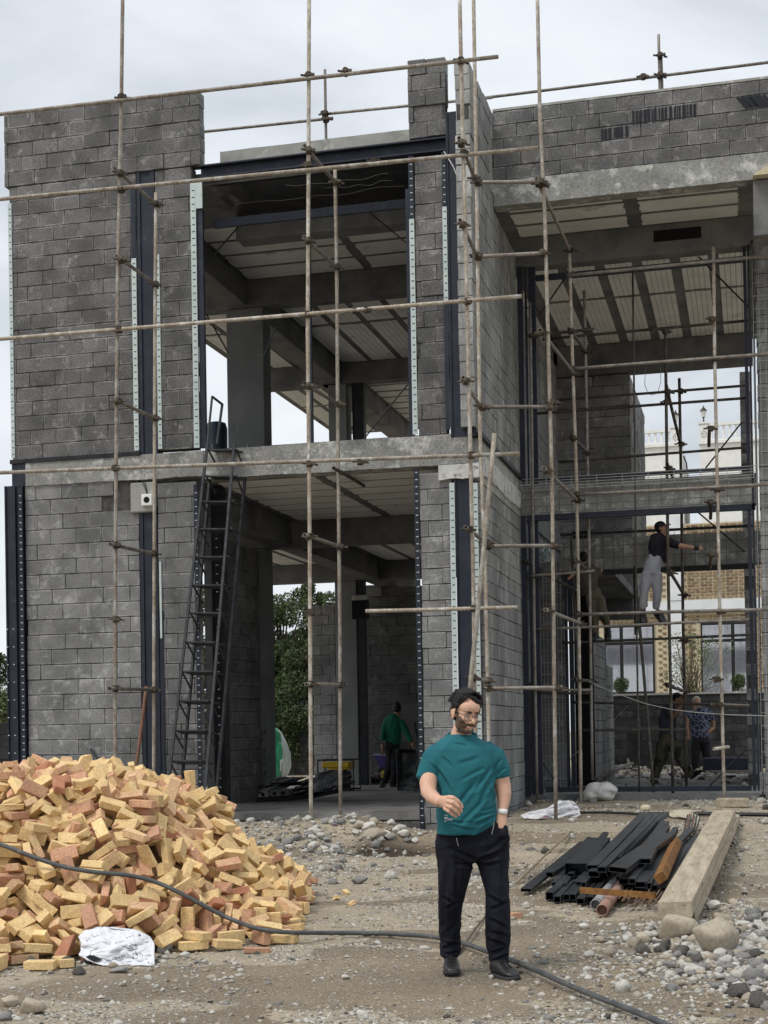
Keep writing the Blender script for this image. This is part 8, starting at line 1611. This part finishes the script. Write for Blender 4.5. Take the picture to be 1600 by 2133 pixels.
# ------------------------------------------------ people further back
def person(label, D0, skinm, parts, clothes, shoes=(), hairspec=None, vox=.014, head=None, hands=()):
    """parts / clothes are lists of limb chains traced in photo pixels at the figure's own distance"""
    base = EYE+ray(*label[1])*D0; o = site('person', base, label[0], 'person'); k = MB()
    for c in parts: chain(k, [(p[0], p[1], D0+p[2], p[3])+tuple(p[4:]) for p in c], 1, 12)
    if head:
        (hx, hy, r, yw, pt_) = head; s = r*D0/FPX/.095; M_ = frame(EYE+ray(hx, hy)*(D0+(head[5] if len(head) > 5 else 0)), facing(yw, pt_), s)
        for c, q in (((0, -.02, .03), (.074, .092, .085)), ((0, .02, -.03), (.058, .062, .075)), ((0, .03, -.075), (.038, .045, .03)), ((.077, -.01, -.01), (.01, .018, .03)), ((-.077, -.01, -.01), (.01, .018, .03)), ((0, .09, -.02), (.012, .018, .022)), ((0, .072, .018), (.05, .014, .01)), ((0, .074, -.06), (.022, .012, .008))): ellipsoid(k, M_, c, q, 2)
    for (hx, hy, dz, ang, sz) in hands:
        ca, sa = cos(ang), sin(ang); U1 = lambda u, v: (hx+(u*ca-v*sa)*sz, hy+(u*sa+v*ca)*sz)
        chain(k, [(*U1(0, 0), D0+dz, 2.6*sz, .7), (*U1(3, 0), D0+dz, 3.6*sz, .6), (*U1(6.5, 0), D0+dz, 3.4*sz, .5)], 1, 8)
        for j, ln in ((-2.6, 6), (-.9, 7), (.9, 6.6), (2.6, 5)): chain(k, [(*U1(5.5, j*.9), D0+dz, 1.0*sz), (*U1(5.5+ln*.6, j*1.1), D0+dz-.01, .9*sz), (*U1(5.5+ln, j*1.1), D0+dz+.01, .7*sz)], 1, 6)
        chain(k, [(*U1(1.5, -2), D0+dz, 1.2*sz), (*U1(5, -5.2), D0+dz, .9*sz)], 1, 6)
    fuse(k, vox*.6, 2, skinm, 'body', None, o)
    if head and hairspec:
        hb = MB(); ellipsoid(hb, M_, (0, -.035, .05), (.084, .09, .085) if hairspec[1] == 'hair' else (.086, .098, .082), 3); ellipsoid(hb, M_, (0, -.055, .0), (.076, .06, .07), 3)
        if hairspec[1] == 'cap': ellipsoid(hb, M_, (0, .10, .045), (.055, .06, .010), 2)
        fuse(hb, vox*.45, 1, hairspec[0], 'hair' if hairspec[1] == 'hair' else 'cap', None, o)
    for nm, m, chs, amp in clothes:
        k = MB()
        for c in chs: chain(k, [(p[0], p[1], D0+p[2], p[3])+tuple(p[4:]) for p in c], 1, 14)
        fuse(k, vox, 3, m, nm, folds(amp, 3, (.2, 0, 1), len(nm)*3, .5), o)
    for (a, b, w, h) in shoes: shoe(EYE+ray(a[0], a[1])*(D0+a[2]), EYE+ray(b[0], b[1])*(D0+b[2]), w, h, o)
    return o
# worker in green, seen from behind in the ground floor
Dg = (floor_pt(812, 1640)-EYE).dot(_F)
GRN = mat('green_sweatshirt', (.0, .085, .045), (.01, .12, .065), 3, .85); BLK = mat('black_trousers', (.006, .006, .009), (.012, .012, .016), 5, .8)
person(('worker in green sweatshirt and black trousers seen from behind in the ground floor', (812, 1640)), Dg, SKIN_D, [[(828, 1482, 0, 6), (826, 1492, 0, 6)], [(797, 1550, -.1, 4), (797, 1560, -.12, 3.4)], [(858, 1546, -.2, 4), (861, 1553, -.24, 3.4)]],
       [('sweatshirt', GRN, [[(826, 1490, 0, 8), (822, 1495, 0, 15, .7), (818, 1506, 0, 18, .62), (819, 1525, 0, 18, .66), (820, 1545, 0, 17, .7), (818, 1549, 0, 16, .7)], [(806, 1500, 0, 7), (800, 1520, -.02, 6.5), (797, 1542, -.08, 5)], [(836, 1503, 0, 8), (845, 1522, -.1, 7.5), (853, 1538, -.18, 6), (857, 1546, -.22, 5)]], .02),
        ('trousers', BLK, [[(818, 1545, 0, 16, .7), (817, 1560, 0, 16.5, .7)], [(813, 1560, 0, 11), (812, 1590, .05, 9), (806, 1615, .1, 7), (802, 1630, .12, 6.5)], [(826, 1560, 0, 11), (825, 1592, -.05, 9.5), (822, 1615, 0, 8), (820, 1632, 0, 7)]], .015)],
       [((802, 1634, .3), (794, 1641, -.1), .1, .09), ((815, 1636, .2), (826, 1642, -.05), .1, .09)], (HAIR, 'hair'), .015, (830, 1477, 10.5, 150, 5), [(797, 1562, -.12, 1.6, .9), (861, 1553, -.24, 1.2, .8)])
# man in grey trousers on the scaffold
Ds = (onY(1360, 1300, YG+.3)-EYE).dot(_F)
GRY = mat('grey_sweatpants', (.27, .275, .30), (.21, .215, .24), 3, .9); NVT = mat('black_t_shirt', (.004, .004, .008), (.008, .008, .012), 5, .85)
person(('man in black t-shirt and grey sweatpants standing on a scaffold tube reaching right', (1355, 1302)), Ds, SKIN_D, [[(1382, 1106, 0, 7), (1380, 1120, 0, 7)], [(1412, 1136, -.1, 6), (1430, 1139, -.15, 5), (1446, 1141, -.2, 3.8), (1452, 1142, -.2, 3.4)]],
       [('t_shirt', NVT, [[(1378, 1114, 0, 10), (1374, 1120, 0, 19, .6), (1370, 1136, 0, 20, .6), (1368, 1152, 0, 17, .65), (1366, 1164, 0, 15, .7)], [(1386, 1124, -.02, 11), (1400, 1132, -.06, 9), (1414, 1137, -.1, 8)], [(1362, 1126, .05, 10), (1357, 1145, .1, 8)], [(1384, 1150, 0, 8), (1388, 1170, 0, 6)]], .015),
        ('sweatpants', GRY, [[(1366, 1158, 0, 15, .75), (1360, 1176, 0, 17.5, .8), (1358, 1195, 0, 18, .8)], [(1350, 1195, 0, 13), (1343, 1225, 0, 10.5), (1340, 1250, .02, 9), (1338, 1268, .04, 7.5)], [(1366, 1195, 0, 13), (1370, 1225, 0, 11), (1370, 1250, 0, 9.5), (1368, 1268, .02, 7.5)]], .022)],
       [((1339, 1277, .28), (1341, 1300, -.02), .12, .12), ((1366, 1280, .22), (1386, 1303, -.02), .12, .12)], (HAIR, 'cap'), .015, (1380, 1101, 12, 60, -8), [(1452, 1142, -.2, .12, 1.05)])
mb = MB(); mb.tube([EYE+ray(1445, 1141)*(Ds-.2), EYE+ray(1455, 1142.5)*(Ds-.2)], .034, 10)
tag(mb.build('glove_cuff', BLK), 'black glove cuff on the wrist of the man reaching right', 'glove')
# left worker on the scaffold in brown
Dl = (onY(1235, 1330, 24.2)-EYE).dot(_F); BRN = mat('dusty_brown_cloth', (.085, .07, .055), (.06, .05, .04), 4, .9); BR2 = mat('dusty_green_trousers', (.07, .075, .05), (.10, .085, .06), 3, .9)
person(('worker in dusty brown clothes climbing on the left of the right bay scaffold', (1245, 1332)), Dl, SKIN_D, [[(1214, 1172, 0, 6), (1216, 1180, 0, 6)], [(1200, 1190, -.1, 5), (1190, 1200, -.2, 4)], [(1252, 1190, .1, 5), (1240, 1182, 0, 4)]],
       [('sweater', BRN, [[(1218, 1176, 0, 10), (1222, 1184, 0, 20, .6), (1226, 1200, 0, 21, .6), (1228, 1220, 0, 18, .7), (1232, 1234, 0, 17, .75)], [(1208, 1186, -.05, 9), (1198, 1198, -.15, 7)], [(1244, 1186, 0, 8), (1246, 1200, .05, 8)]], .02),
        ('trousers', BR2, [[(1234, 1228, 0, 17, .75), (1238, 1246, 0, 18, .8)], [(1232, 1248, 0, 12), (1236, 1280, .05, 10.5), (1240, 1305, .1, 8), (1240, 1325, .12, 7)], [(1248, 1246, 0, 12.5), (1256, 1272, -.02, 11), (1262, 1295, .1, 8.5), (1266, 1308, .15, 7)]], .02)],
       [((1244, 1328, .2), (1232, 1334, -.1), .11, .1), ((1268, 1314, .2), (1266, 1334, -.05), .11, .1)], (HAIR, 'hair'), .015, (1214, 1162, 10, 200, -10), [(1190, 1200, -.2, 2.4, .9)])
# man in camouflage trousers walking in the bay
Dc = (onZ(1400, 1632, ZR)-EYE).dot(_F)
CAM = mat('camouflage_cloth', (.075, .072, .045), (.12, .11, .08), 5, .9, (.03, .035, .025), 6, (.50, .54)); NV = mat('grey_blue_t_shirt', (.035, .04, .055), (.05, .055, .07), 4, .9)
person(('man in camouflage trousers striding right with a load on his shoulder', (1400, 1640)), Dc, SKIN_D, [[(1407, 1463, 0, 6), (1400, 1472, 0, 7)], [(1400, 1494, -.15, 6), (1410, 1484, -.22, 5), (1420, 1468, -.25, 4)]],
       [('t_shirt', NV, [[(1400, 1470, 0, 9), (1394, 1478, 0, 17, .6), (1390, 1496, 0, 18.5, .65), (1390, 1515, 0, 18, .7), (1390, 1534, 0, 17.5, .7)], [(1392, 1480, -.08, 9), (1398, 1492, -.14, 8)]], .02),
        ('camouflage_trousers', CAM, [[(1390, 1530, 0, 17, .75), (1390, 1548, 0, 19, .8)], [(1382, 1548, 0, 15), (1378, 1575, .05, 13), (1370, 1600, .1, 11), (1362, 1622, .15, 8)], [(1402, 1548, 0, 14), (1415, 1572, -.05, 13), (1425, 1592, -.05, 11), (1436, 1610, -.02, 8), (1440, 1616, 0, 7)]], .022)],
       [((1358, 1626, .1), (1370, 1637, -.2), .12, .12), ((1440, 1622, .05), (1462, 1606, -.12), .12, .11)], (HAIR, 'hair'), .015, (1412, 1457, 10, 60, 15), [(1421, 1467, -.26, -1.2, .9)])
# man in patterned shirt
Dp = (onZ(1465, 1606, ZR)-EYE).dot(_F)
PAT = mat('patterned_shirt', (.015, .018, .035), (.03, .035, .06), 5, .9)
nt_ = PAT.node_tree; vo = nt_.nodes.new('ShaderNodeTexVoronoi'); vo.feature = 'DISTANCE_TO_EDGE'; vo.inputs['Scale'].default_value = 9; gp = nt_.nodes.new('ShaderNodeNewGeometry'); nt_.links.new(gp.outputs['Position'], vo.inputs['Vector'])
mr_ = nt_.nodes.new('ShaderNodeMapRange'); mr_.inputs[1].default_value = .03; mr_.inputs[2].default_value = .09; mr_.inputs[3].default_value = 1; mr_.inputs[4].default_value = 0; nt_.links.new(vo.outputs['Distance'], mr_.inputs[0])
mxc = nt_.nodes.new('ShaderNodeMix'); mxc.data_type = 'RGBA'; bs = nt_.nodes['Principled BSDF']; src = bs.inputs['Base Color'].links[0].from_socket; nt_.links.new(src, mxc.inputs[6]); mxc.inputs[7].default_value = (.16, .18, .25, 1); nt_.links.new(mr_.outputs[0], mxc.inputs[0]); nt_.links.new(mxc.outputs[2], bs.inputs['Base Color'])
person(('grey haired man in a blue leaf patterned shirt standing with hand on hip', (1465, 1608)), Dp, SKIN_D, [[(1452, 1468, 0, 6), (1452, 1478, 0, 7)], [(1432, 1495, -.05, 4.5), (1431, 1514, -.05, 4), (1434, 1530, -.08, 3.4)], [(1485, 1502, 0, 4.5), (1486, 1516, 0, 3.8), (1477, 1524, -.1, 3.2)]],
       [('patterned_shirt', PAT, [[(1452, 1476, 0, 9), (1456, 1481, 0, 20, .6), (1458, 1495, 0, 20, .65), (1459, 1515, 0, 20, .7), (1459, 1536, 0, 20.5, .72)], [(1440, 1484, 0, 8), (1434, 1498, -.03, 7)], [(1474, 1484, 0, 8.5), (1484, 1500, 0, 7)]], .016),
        ('trousers', BLK, [[(1459, 1532, 0, 19, .72), (1459, 1545, 0, 19.5, .75)], [(1449, 1545, 0, 11.5), (1448, 1572, 0, 9.5), (1447, 1598, .05, 7.5)], [(1469, 1545, 0, 11.5), (1472, 1572, 0, 9.5), (1474, 1596, .05, 7.5)]], .012)],
       [((1448, 1602, .2), (1443, 1608, -.05), .1, .09), ((1474, 1600, .2), (1479, 1606, -.05), .1, .09)], (mat('grey_hair', (.3, .27, .22), (.22, .2, .17), 30, .8), 'hair'), .015, (1452, 1463, 9.5, 5, 0), [(1434, 1531, -.08, 1.6, .85), (1476, 1524, -.1, 2.8, .8)])
bpy.context.view_layer.update()
